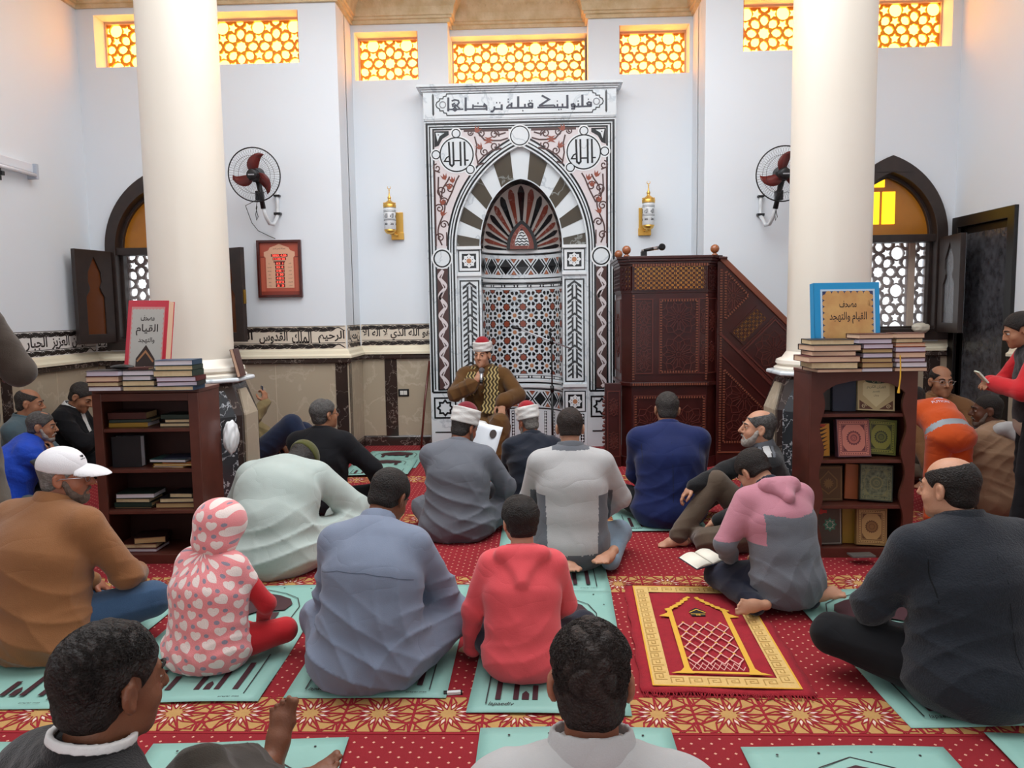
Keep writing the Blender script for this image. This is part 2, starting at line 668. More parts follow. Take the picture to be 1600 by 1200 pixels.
# ---- gilded cornice stepping along the bays ------------------------------------
GILT = mat('gilded_cornice', '#dcc8a4', .55, var=(9, .8, '#c4a878'), bump=(45, .6))
path = [(XL, -1.0), (XL, YO), (-1.72, YO), (-1.72, YI), (-.805, YI), (-.805, YC), (.51, YC), (.51, YI), (1.48, YI), (1.48, YO), (XR, YO), (XR, -1.0)]
prof = [(0, 4.0), (.025, 4.0), (.025, 4.03), (.045, 4.035), (.045, 4.055), (.06, 4.06), (.07, 4.13), (.13, 4.22), (.2, 4.26), (.21, 4.30), (.27, 4.34), (.27, 4.55), (0, 4.55)]
g = MB()
def offset_path(path, d):
    out = []
    for i, p in enumerate(path):
        ns = []
        for a, b in ((i - 1, i), (i, i + 1)):
            if 0 <= a and b < len(path):
                dx, dy = path[b][0] - path[a][0], path[b][1] - path[a][1]
                l = math.hypot(dx, dy)
                ns.append((dy / l, -dx / l))
        if len(ns) == 1:
            out.append((p[0] + ns[0][0] * d, p[1] + ns[0][1] * d))
        else:
            out.append((p[0] + (ns[0][0] + ns[1][0]) * d, p[1] + (ns[0][1] + ns[1][1]) * d))
    return out
rows = [[(x, y, z) for x, y in offset_path(path, d)] for d, z in prof]
n = len(path)
g.raw([p for r in rows for p in r], [(j * n + i, j * n + i + 1, (j + 1) * n + i + 1, (j + 1) * n + i) for j in range(len(prof) - 1) for i in range(n - 1)])
# row of small hanging leaves on the cornice
for i in range(1, n - 2):
    (ax, ay), (bx, by) = offset_path(path, .1)[i], offset_path(path, .1)[i + 1]
    l = math.hypot(bx - ax, by - ay)
    k = int(l / .055)
    for j in range(k):
        t = (j + .5) / max(1, k)
        x, y = ax + (bx - ax) * t, ay + (by - ay) * t
        g.ball((x, y, 4.205), .02, 6, 0, (1, 1, 1.7))
cornice = tag(g.build('trim_1', GILT), 'gilded plaster cornice stepping round the bays below the ceiling', None, kind='structure')

# ---- dado: marble panels, black rail, cream moulding, skirting -------------------
def run(g, pts, prof, m=0, cap=True):
    """moulding profile [(out, z)] swept along a floor path (the room on the right of its direction)"""
    rows = [offset_path(pts, d) for d, z in prof]
    k = len(pts)
    P = [(x, y, prof[j][1]) for j, r in enumerate(rows) for x, y in r]
    g.raw(P, [(j * k + i, j * k + i + 1, (j + 1) * k + i + 1, (j + 1) * k + i) for j in range(len(prof) - 1) for i in range(k - 1)], m)

LP = [(XL, -2.0), (XL, YO), (-1.72, YO), (-1.72, YI), (-1.02, YI)]
RP = [(.75, YI), (1.48, YI), (1.48, YO), (XR, YO), (XR, DY1 + .09)]
RP2 = [(XR, DY0 - .09), (XR, -2.0)]
g = MB()
for P in (LP, RP, RP2):
    run(g, P, [(0, 0), (.012, 0), (.012, .86), (0, .86)], 0)
dado = tag(g.build('trim_2', BEIGEM), 'beige marble dado slabs round the lower walls', None, kind='structure')
g = MB()
for P in (LP, RP, RP2):
    run(g, P, [(0, .855), (.035, .855), (.045, .865), (.045, .89), (.03, .905), (0, .905)], 0)
    run(g, P, [(0, 0), (.024, 0), (.024, .085), (.012, .10), (0, .10)], 0)
def vstrip(x0, x1, y):
    g.box(x0, x1, y - .018, y, .10, .856, 0)
for x0, x1, y in ((-1.83, -1.72, YO), (-1.49, -1.37, YI), (-3.95, -3.83, YO), (2.2, 2.32, YO), (3.42, 3.56, YO)):
    vstrip(x0, x1, y)
g.box(XL, XL + .016, 5.6, 5.72, .1, .856).box(-1.72, -1.704, YO, YO + .08, .1, .856)
tag(g.build('trim_3', DARKM), 'dark veined marble rail, skirting and upright strips of the dado', None, kind='structure')
g = MB()
for P in (LP, RP, RP2):
    run(g, P, [(0, .904), (.05, .904), (.05, .925), (.03, .94), (.022, .965), (.008, .98), (0, .985)], 0)
tag(g.build('trim_4', CREAM), 'cream plaster moulding above the dark marble rail', None, kind='structure')
g = MB()                                                     # pale joints between slabs
JT = mat('stone_joint', '#c9bca6', .6)
for x, y in ((-2.38, YO), (-2.92, YO)):
    g.box(x - .003, x + .003, y - .0135, y, .1, .856)
for y in (6.28, 5.2, 4.6):
    g.box(XL, XL + .0135, y - .003, y + .003, .1, .856)
tag(g.build('trim_5', JT), 'pale joints between the beige dado slabs', None, kind='structure')

# ---- painted inscription band ----------------------------------------------------
BANDBG = mat('inscription_ground', '#e2d5c3', .6)
BANDW = mat('inscription_ground_white', '#e9e6e2', .6)
def vine(g, u0, u1, v, fr, h=.028, per=.135):
    n = max(8, int((u1 - u0) / per * 10))
    P, Q = [], []
    for i in range(n + 1):
        u = u0 + (u1 - u0) * i / n
        P.append((u, v + h * .55 * math.sin(2 * PI * (u - u0) / per)))
    g.ribbon(P, .0085, .001, .003, fr, 1)
    k = int((u1 - u0) / per)
    for i in range(k):
        for s in (0, 1):
            u = u0 + (i + .25 + .5 * s) * per
            sg = -1 if s == 0 else 1
            c = v + sg * h * .28
            g.prism([(u - .045, c + sg * .010), (u - .015, c - sg * .016), (u + .02, c - sg * .014), (u + .05, c + sg * .006), (u + .02, c + sg * .012), (u - .01, c + sg * .014)][::sg], .001, .003, fr, 1)
    g.ribbon([(u0, v + h), (u1, v + h)], .005, .001, .003, fr, 1)

def frieze(u0, u1, fr, words, z0=.985, z1=1.195, name='trim_6', bg=None, label=None):
    g = MB()
    g.prism(rect(u0, u1, z0, z1), 0, .0015, fr, 0)
    vine(g, u0 + .01, u1 - .01, z1 - .032, fr)
    vine(g, u0 + .01, u1 - .01, z0 + .026, fr)
    for txt, a, b in words:
        g.text(txt, (a + b) / 2, z0 + .052, .112, .001, .003, fr, 1, width=b - a, bold=.02)
    o = g.build(name, [bg or BANDBG, INK])
    return tag(o, label, None, kind='structure')

frieze(-1.715, -1.02, F_front(YI), [('هو الله الذي لا اله الا', -1.70, -1.03)], name='trim_6', label='inscription band on the recess wall beside the niche')
frieze(-2.92, -1.725, F_front(YO), [('السلام', -2.86, -2.58), ('القدوس', -2.52, -2.26), ('الملك', -2.22, -2.04), ('الرحيم', -1.98, -1.74)], name='trim_7', label='inscription band on the left bay of the back wall')
frieze(-4.025, -3.87, F_front(YO), [('المؤمن', -4.015, -3.89)], name='trim_8', label='short inscription band in the left corner', bg=BANDW)
frieze(0.02, .53, lambda u, v, w: (-1.72 + w, YI - u, v), [('الرحمن', .06, .50)], name='trim_9', label='inscription band on the side of the left step')
fl = lambda u, v, w: (XL + w, u, v)
frieze(5.0, YO - .01, fl, [('المتكبر', 5.50, 5.86), ('الجبار', 5.93, 6.2), ('العزيز', 6.26, 6.5), ('المهيمن', 6.54, 6.86)], name='trim_10', label='inscription band along the left wall', bg=BANDW)
frieze(1.485, 2.62, F_front(YO), [('سبحان الله عما يشركون', 1.6, 2.5)], name='trim_11', label='inscription band on the right bay behind the pulpit')
frieze(3.54, 3.64, F_front(YO), [], name='trim_12', label='short end of the inscription band by the door')
frieze(.76, 1.475, F_front(YI), [('هو الله الخالق', .8, 1.44)], name='trim_13', label='inscription band on the recess wall behind the pulpit')

# ---- clerestory windows: glowing amber panes behind pierced screens ---------------
def glow(name, c, s):
    return mat(name, c, .4, emit=(c, s))
PANE = glow('lit_amber_glass', '#ffbe4a', 9.0)
LATA = mat('amber_screen', '#d98d1e', .5)
JAMB = mat('rusty_window_jamb', '#c87a36', .6)
RIM = mat('window_rim', '#cfae95', .5)
def clerestory(n, x0, x1, z0, z1, yface, depth, label, jamb=0):
    root = tag(bpy.data.objects.new('window_%d' % n, None), label, None, kind='structure')
    COL.objects.link(root)
    root.location = ((x0 + x1) / 2, yface, z0)
    y = yface + depth
    MB().fill([rect(x0, x1, z0, z1)] + star_lattice(x0 + .012, x1 - .012, z0 + .01, z1 - .02, .325, (x0 + x1) / 2, z0 + .21), 0, -.018, F_front(y), 0).build('screen', LATA, root)
    MB().box(x0, x1, y + .022, y + .03, z0, z1).build('pane', PANE, root)
    MB().fill([rect(x0, x1, z0, z1), rect(x0 + .014, x1 - .014, z0 + .006, z1 - .02)], 0, .02, F_front(y), 0).build('frame', RIM, root)
    if jamb:
        x = x1 if jamb > 0 else x0
        MB().box(x - (.006 if jamb > 0 else 0), x + (0 if jamb > 0 else .006), yface + .004, y - .024, z0, z1).build('jamb', JAMB, root)
    return root
clerestory(1, -3.87, -2.055, 3.50, 3.945, YO, .19, 'wide clerestory window with amber glass at the far left', 1)
clerestory(2, -1.69, -1.09, 3.495, 3.935, YI, .19, 'small clerestory window with amber glass left of the niche', 1)
clerestory(3, -.80, .51, 3.49, 3.94, YC, .17, 'clerestory window with amber glass above the niche')
clerestory(4, .80, 1.45, 3.495, 3.935, YI, .19, 'small clerestory window with amber glass right of the niche', -1)
clerestory(5, 1.80, 3.565, 3.50, 3.945, YO, .19, 'wide clerestory window with amber glass at the far right', -1)

# ---- arched windows ---------------------------------------------------------------
AMBG = mat('amber_arch_glass', '#b87416', .25, var=(3, .5, '#8a5210'), spec=.6)
AMBL = mat('painted_amber_glow', '#ffd21e', .35, emit=('#ffc81a', 1.6))  # bright light on the amber glass put in as emission; no lamp there
LATW = mat('pierced_plaster_screen', '#a39a98', .7)
FOIL = mat('clear_wrapping_film', '#c8ccd2', .18, trans=.75, spec=.7, bump=(30, .8))
LEAFG = mat('brown_shutter_panel', '#5e3113', .22)

def arched_window(n, cx, label, lights):
    root = tag(bpy.data.objects.new('window_%d' % n, None), label, None, kind='structure')
    COL.objects.link(root)
    root.location = (cx, YO, 1.07)
    fr = F_front(YO)
    a, zs, h, z0 = .44, 1.90, .62, 1.07
    outer = [(cx - a - .05, z0 - .04)] + arch_pts(a + .05, h + .075, 16, cx, zs) + [(cx + a + .05, z0 - .04)]
    inner = [(cx - a + .045, z0 + .03)] + arch_pts(a - .045, h - .07, 16, cx, zs) + [(cx + a - .045, z0 + .03)]
    g = MB().fill([outer, inner], -.16, .035, fr)
    mid = [(cx - a + .02, z0 + .03)] + arch_pts(a - .02, h - .03, 16, cx, zs) + [(cx + a - .02, z0 + .03)]
    inn2 = [(cx - a + .07, z0 + .05)] + arch_pts(a - .07, h - .105, 16, cx, zs) + [(cx + a - .07, z0 + .05)]
    g.fill([mid, inn2], -.11, -.05, fr)
    g.box(cx - a, cx + a, YO - .01, YO + .14, zs - .045, zs + .02)
    g.box(cx - a - .07, cx + a + .07, YO - .06, YO + .2, z0 - .07, z0 + .0)
    g.build('frame', BROWNW, root, bevel=.004)
    top = [(u, v) for u, v in arch_pts(a - .03, h - .05, 16, cx, zs)]
    MB().prism(top, -.10, -.085, fr, 0, True).build('arch_pane', AMBG, root)
    g = MB()
    for x0, x1, za, zb in lights:
        g.prism(rect(x0, x1, za, zb), -.0845, -.075, fr)
    if lights:
        g.build('glow_patches', AMBL, root)  # patches of light drawn onto the arch pane
    yb = YO + .235
    g = MB().fill([rect(cx - a, cx + a, z0, zs)] + star_lattice(cx - a + .01, cx + a - .17, z0 + .01, zs - .01, .33, cx + .02, z0 + .2) + star_lattice(cx + a - .10, cx + a - .005, z0 + .01, zs - .01, .33, cx, z0 + .2), 0, -.03, F_front(yb))
    g.build('screen', LATW, root)
    MB().box(cx + a - .16, cx + a - .11, yb - .03, yb + .0, z0, zs).build('screen_post', mat('screen_post_plaster', '#c9b5a4', .7), root)
    return root

W6 = arched_window(6, ACX[0], 'arched window with dark timber frame behind the left column', [(-3.47, -3.38, 2.08, 2.45), (-3.33, -3.24, 2.08, 2.4)])
W7 = arched_window(7, ACX[1], 'arched window with dark timber frame behind the right column', [(2.92, 3.03, 2.02, 2.30), (3.055, 3.165, 2.02, 2.30), (2.98, 3.07, 2.34, 2.46)])

def shutter(root, hinge, tip, z0, z1, panel, name='shutter'):
    hx, hy = hinge; tx, ty = tip
    d = math.hypot(tx - hx, ty - hy)
    ux, uy = (tx - hx) / d, (ty - hy) / d
    fr = lambda u, v, w: (hx + ux * u - uy * w, hy + uy * u + ux * w, v)
    zc = z0
    hh = z1 - z0
    cut = [(.10, .10), (.10, .50), (.135, .56), (.145, .60), (.125, .66), (.13, .76), (.5 * d, .93)]
    L = [(u, zc + v * hh) for u, v in cut]
    R = [(d - u, v) for u, v in reversed(L[:-1])]
    g = MB().fill([rect(0, d, z0, z1), L + R], -.02, .02, fr)
    o = g.build(name, BROWNW, root, bevel=.003)
    MB().prism([(.08, z0 + .06), (d - .08, z0 + .06), (d - .08, z1 - .05), (.08, z1 - .05)], -.006, .006, fr, 0, True).build('shutter_panel', panel, o)
    return o, fr, d
shutter(W6, (-3.83, 6.86), (-3.93, 6.47), 1.07, 1.885, LEAFG)
o, fr, d = shutter(W6, (-2.94, 6.86), (-2.53, 6.62), 1.07, 1.885, LEAFG)
MB().box(d - .01, d + .012, 1.40, 1.52, -.012, .012, 0, lambda u, v, w: fr(u, v, w)).build('latch', mat('brass', '#b98d3e', .3, 1.), o)
o, fr, d = shutter(W7, (3.52, 6.86), (3.475, 6.44), 1.07, 1.885, FOIL)
g = MB().prism(rect(-.0, d, 1.07, 1.885), .022, .0235, fr, 0, True)
g.build('wrapping_film', FOIL, o)

# ---- film-wrapped door in the right wall -------------------------------------------
door = tag(bpy.data.objects.new('door_1', None), 'dark door wrapped in clear film in the right wall', None, kind='structure')
COL.objects.link(door)
door.location = (XR, (DY0 + DY1) / 2, 0)
frd = lambda u, v, w: (XR - w, u, v)
DOORB = mat('black_door_timber', '#15110f', .35)
WRAP = mat('door_film', '#3a393c', .15, spec=.9, bump=(22, 1.), var=(16, .5, '#6a6a70'))
MB().fill([[(DY0 - .09, 0), (DY1 + .09, 0), (DY1 + .09, DZ + .09), (DY0 - .09, DZ + .09)], [(DY0, -.01), (DY1, -.01), (DY1, DZ), (DY0, DZ)]], -.06, .03, frd).build('door_frame', DOORB, door, bevel=.004)
MB().prism([(DY0, .0), (DY1, .0), (DY1, DZ), (DY0, DZ)], -.08, -.03, frd, 0, True).build('door_leaf', DOORB, door)
MB().prism([(DY0 + .06, .05), (DY1 - .05, .05), (DY1 - .05, DZ - .06), (DY0 + .06, DZ - .06)], -.031, -.022, frd).build('wrapping_film', WRAP, door)

# ------------------------------------------------------------------ the marble niche (mihrab)
BLK = mat('black_inlay', '#14171a', .2)
BRN = mat('brown_inlay', '#4a2f2c', .3)
RST = mat('rust_inlay', '#8d4632', .3)
ORG = mat('orange_inlay', '#b47b55', .3)
LAV = mat('pale_pink_marble', '#d8d0d2', .22)
WHT = mat('white_inlay', '#e4e8ea', .2)
OLV = marble('olive_marble', '#3f3e39', '#8b8f8c', 2., .012, .15, '#5b5040')
REDM = marble('red_marble', '#6b2f26', '#b08a80', 5., .012, .2, '#8a4536')
KUFI = [(0.0193,[(-0.6545,3.2724),(-0.6572,3.1488)]),(0.0125,[(-0.6597,3.165),(-0.518,3.1645)]),(0.0148,[(-0.6247,3.2395),(-0.5967,3.2496),(-0.5635,3.2435),(-0.5556,3.2245),(-0.5756,3.1981),(-0.6146,3.1936),(-0.617,3.2098),(-0.5946,3.2173)]),(0.0137,[(-0.592,3.2092),(-0.5484,3.1679)]),(0.0125,[(-0.5925,3.185),(-0.618,3.1641),(-0.596,3.1501),(-0.5763,3.1631),(-0.5953,3.1851)]),(0.0205,[(-0.4937,3.2688),(-0.4961,3.1479)]),(0.0137,[(-0.5041,3.1642),(-0.2961,3.1622)]),(0.0171,[(-0.3018,3.1489),(-0.304,3.1866),(-0.3203,3.2031),(-0.3289,3.1845)]),(0.0137,[(-0.4342,3.1895),(-0.304,3.1839)]),(0.0148,[(-0.429,3.1706),(-0.4267,3.2055)]),(0.0148,[(-0.3855,3.2153),(-0.3755,3.2151)]),(0.0193,[(-0.1633,3.1485),(-0.1625,3.1995)]),(0.0148,[(-0.1604,3.1592),(-0.2379,3.1609)]),(0.0171,[(-0.2292,3.1822),(-0.2325,3.1554),(-0.2494,3.137),(-0.266,3.1401)]),(0.0137,[(-0.2138,3.2157),(-0.2038,3.2155)]),(0.0137,[(-0.1844,3.2151),(-0.1745,3.2148)]),(0.0148,[(-0.1216,3.1664),(0.0498,3.1652)]),(0.0171,[(-0.0711,3.2136),(-0.0745,3.1653)]),(0.0137,[(-0.1159,3.1716),(-0.0935,3.1926),(-0.0713,3.1975)]),(0.0137,[(-0.1066,3.2439),(-0.0972,3.2437)]),(0.0137,[(-0.1069,3.2187),(-0.0976,3.2185)]),(0.0205,[(-0.0096,3.2684),(-0.011,3.1639)]),(0.0148,[(-0.0091,3.1657),(0.1234,3.1638)]),(0.0171,[(0.0517,3.1643),(0.051,3.1992)]),(0.0137,[(0.0263,3.1389),(0.0362,3.1387)]),(0.0159,[(0.1207,3.1638),(0.1211,3.1976),(0.1019,3.2061),(0.0824,3.1958),(0.0877,3.1769),(0.1181,3.1762)]),(0.0137,[(0.0883,3.2252),(0.0977,3.2249)]),(0.0137,[(0.1104,3.2257),(0.1198,3.2255)]),(0.0137,[(0.0265,3.1391),(0.0359,3.1389)]),(0.0171,[(0.2063,3.2706),(0.2731,3.2343),(0.1843,3.1801)]),(0.0125,[(0.1788,3.1802),(0.3222,3.1824)]),(0.0148,[(0.1649,3.1645),(0.4487,3.1608)]),(0.0148,[(0.3222,3.1824),(0.3248,3.1636)]),(0.0159,[(0.3496,3.163),(0.3498,3.1925)]),(0.0159,[(0.3964,3.1619),(0.3966,3.1941)]),(0.0125,[(0.3445,3.2177),(0.3533,3.2175)]),(0.0137,[(0.3576,3.1414),(0.367,3.1412)]),(0.0137,[(0.3786,3.1431),(0.388,3.1428)]),(0.0205,[(0.4412,3.2706),(0.442,3.1502)]),(0.0159,[(0.4761,3.1468),(0.5036,3.1462),(0.512,3.1701),(0.4984,3.1891),(0.4791,3.1842),(0.4817,3.1681),(0.5092,3.1648)]),(0.0148,[(0.5092,3.1648),(0.6631,3.1656)]),(0.0159,[(0.5422,3.1667),(0.5424,3.1935)]),(0.0125,[(0.5343,3.2134),(0.5442,3.2132)]),(0.0205,[(0.5786,3.2701),(0.5796,3.1659)]),(0.0159,[(0.6587,3.1641),(0.6589,3.1962),(0.6386,3.202),(0.6221,3.1917),(0.6275,3.1782),(0.655,3.1776)]),(0.0125,[(0.6294,3.2273),(0.6387,3.2271)])]

def polar_arch(a, h, t):
    """distance from the middle of the springing line to a pointed arch, at angle t"""
    R = (a * a + h * h) / (2 * a)
    c = R - a
    q = abs(math.cos(t))
    return -c * q + math.sqrt(max(0, c * c * q * q + R * R - c * c))


def polar_ell(a, h, t):
    """the same for a nearly elliptical arch"""
    e = 1 / math.sqrt((math.cos(t) / a) ** 2 + (math.sin(t) / h) ** 2)
    return .75 * e + .25 * polar_arch(a, h, t)


def ell_pts(a, h, n, zs):
    return [(-polar_ell(a, h, PI * i / n) * math.cos(PI * i / n), zs + polar_ell(a, h, PI * i / n) * math.sin(PI * i / n)) for i in range(n + 1)]


def scroll(cx, cz, r, a0, turns, sg=1, n=26):
    """spiral tendril"""
    return [(cx + r * (1 - .82 * i / n) * math.cos(a0 + sg * turns * 2 * PI * i / n), cz + r * (1 - .82 * i / n) * math.sin(a0 + sg * turns * 2 * PI * i / n)) for i in range(n + 1)]


def tulip(g, x, z, a, s, m):
    P = [(0, 0), (.35, .30), (.5, .95), (.18, .55), (0, 1.05), (-.18, .55), (-.5, .95), (-.35, .30)]
    c, d = math.cos(a - PI / 2), math.sin(a - PI / 2)
    g.prism([(x + (u * c - v * d) * s, z + (u * d + v * c) * s) for u, v in P], .002, .0035, MF, m)


MX, MY, ZS = -.137, 7.30, 1.90
MF = F_front(MY, MX)
mih = thing('prayer_niche', 'tall inlaid marble prayer niche in the middle of the back wall', 'niche', (MX, MY, 0))
A1, H1 = .612, .93        # arch of the recess
A2, H2 = .385, .635       # arch of the hollow
g = MB()
hole = [(-A1, -.01)] + arch_pts(A1, H1, 20, 0, ZS) + [(A1, -.01)]
g.fill([rect(-.885, .885, -.01, 3.08), hole], -.155, 0, MF)
g.build('front_slab', WMARB, mih)
g = MB().box(-.89, .89, 0, 1, 0, 1, 0, lambda u, v, w: MF(u, 3.08 + w * .25, -.155 + v * .175))
P = [(0, 3.325), (.03, 3.325), (.035, 3.345), (.055, 3.35), (.055, 3.375), (0, 3.375)]
for d0, d1, za, zb in ((.018, .018, 3.325, 3.34), (.035, .035, 3.34, 3.355), (.06, .06, 3.355, 3.38)):
    g.box(-.885 - d0, .885 + d0, 0, 1, za, zb, 0, lambda u, v, w, d=d1: MF(u, w, -.155 + v * (.175 + d)))
g.box(-.888, .888, 0, 1, 3.068, 3.082, 0, lambda u, v, w: MF(u, w, -.1 + v * .115))
lint = g.build('lintel', WMARB, mih, bevel=.003)
HF = lambda u, v, w: MF(u, v, w + .0205)
g = MB()
for wd_, pts in KUFI:
    g.ribbon(pts, wd_, 0, .002, HF, 0)
g.build('inscription', mat('blue_black_inlay', '#14162e', .2), lint)
g = MB()
cart = [(-.67, 3.305), (.67, 3.305), (.675, 3.285), (.70, 3.28), (.705, 3.262), (.735, 3.262), (.737, 3.245), (.762, 3.23), (.77, 3.208)]
cart = cart + [(u, 6.416 - v) for u, v in reversed(cart[1:-1])] + [(-u, 6.416 - v) for u, v in cart[1:]][:0]
half = [(.67, 3.305), (.675, 3.285), (.70, 3.28), (.705, 3.262), (.735, 3.262), (.737, 3.245), (.762, 3.23), (.77, 3.208), (.762, 3.186), (.737, 3.171), (.735, 3.154), (.705, 3.154), (.70, 3.136), (.675, 3.131), (.67, 3.111)]
g.ribbon(half + [(-u, v) for u, v in reversed(half)], .010, 0, .002, HF, 0, True)
for s in (-1, 1):
    g.prism([(s * .797 - .009, 3.125), (s * .797, 3.105), (s * .797 + .009, 3.125), (s * .797 + .009, 3.292), (s * .797, 3.313), (s * .797 - .009, 3.292)], 0, .002, HF)
    g.ribbon(circ(s * .708, 3.208, .028, 18), .009, 0, .002, HF, 1, True)
g.build('cartouche', [BLK, mat('grey_inlay', '#7c8086', .3)], lint)

# front slab inlays: grounds, black lines, arabesques
g = MB()
n = 20
for s in (-1, 1):
    bot, zc = 1.90, 1.805
    arc = [(-u, v) if s > 0 else (u, v) for u, v in arch_pts(.69, 1.03, n, 0, ZS)[:n + 1]]
    arc = [p for p in arc if p[1] < 2.90] + [(0 + s * .10, 2.865)]
    g.prism(([(s * .81, 1.90), (s * .81, 2.985), (s * .10, 2.985)] + list(reversed(arc)))[::s], 0, .001, MF, 0)
    g.prism(rect(s * .75 - .055, s * .75 + .055, .56, 1.71), 0, .001, MF, 1)
g.build('inlay_ground', [LAV, BRN], mih)
g = MB()
def line(pts, w, closed=False, m=0, lift=.002):
    g.ribbon(pts, w * 1.55, 0, lift, MF, m, closed)
for d, w in ((.865, .013), (.838, .008)):
    line([(-d, .537 + (.865 - d)), (-d, 3.04 - (.865 - d)), (d, 3.04 - (.865 - d)), (d, .537 + (.865 - d))], w)
line([(-.805, .56), (-.805, 2.99), (.805, 2.99), (.805, .56)], .010)
for a, h, w in ((.690, 1.03, .011), (.664, .99, .007), (.636, .955, .011)):
    line([(-a, .537)] + arch_pts(a, h, 22, 0, ZS) + [(a, .537)], w)
for s in (-1, 1):
    line([(s * .865, .537), (s * .636, .537)], .012); line([(s * .81, .56), (s * .69, .56)], .008)
    line(rect(s * .75 - .1, s * .75 + .1, .29, .482), .010, True)
    line(star(s * .75, .386, .073, .053, 8), .011, True)
    line([(s * .85, .15), (s * .66, .15)], .008)
    for q, r in ((1.805, .082),):
        g.prism(circ(s * .747, q, .098, 30), .001, .0024, MF, 1)
        g.prism(circ(s * .747, q, .084, 30), .0024, .003, MF, 0)
        g.prism(circ(s * .747, q, .070, 30), .003, .0036, MF, 2)
    for cx, cz, r in ((s * .59, 2.76, .16), (s * .592, 2.951, .042), (s * .783, 2.762, .042), (s * .465, 2.622, .042)) + (((0, 2.92, .09),) if s > 0 else ()):
        k = .012 if r > .1 else .010
        g.prism(circ(cx, cz, r + .012, 40), .0015, .003, MF, 1)
        g.prism(circ(cx, cz, r, 40), .003, .0036, MF, 0)
        g.prism(circ(cx, cz, r - k, 40), .0036, .0042, MF, 2)
    # dark corner leaf
    g.prism([(s * .795, 2.975), (s * .66, 2.975), (s * .66, 2.94), (s * .72, 2.905), (s * .755, 2.845), (s * .795, 2.83)][::-s], .001, .0024, MF, 0)
    g.prism([(s * .782, 2.962), (s * .70, 2.958), (s * .745, 2.93), (s * .765, 2.88)][::-s], .0024, .003, MF, 2)
    g.prism(circ(s * .757, 2.942, .006, 8), .003, .0034, MF, 0)
    # the word in the roundel
    R = .16 / 345
    q = lambda *pp: [(s * .59 + (x - 575) * R, 2.76 - (y - 680) * R) for x, y in pp]
    for pp in (q((422, 430), (437, 870), (478, 905), (512, 870), (508, 430)), q((652, 430), (655, 905)), q((735, 430), (742, 900))):
        g.ribbon(pp, .0175, .0042, .0055, MF, 0)
    for pp in (q((510, 800), (660, 800)), q((735, 795), (815, 795)), q((420, 712), (372, 738), (328, 808), (430, 812))):
        g.ribbon(pp, .0125, .0042, .0055, MF, 0)
g.build('border_pattern', [BLK, WHT, WMARB], mih)

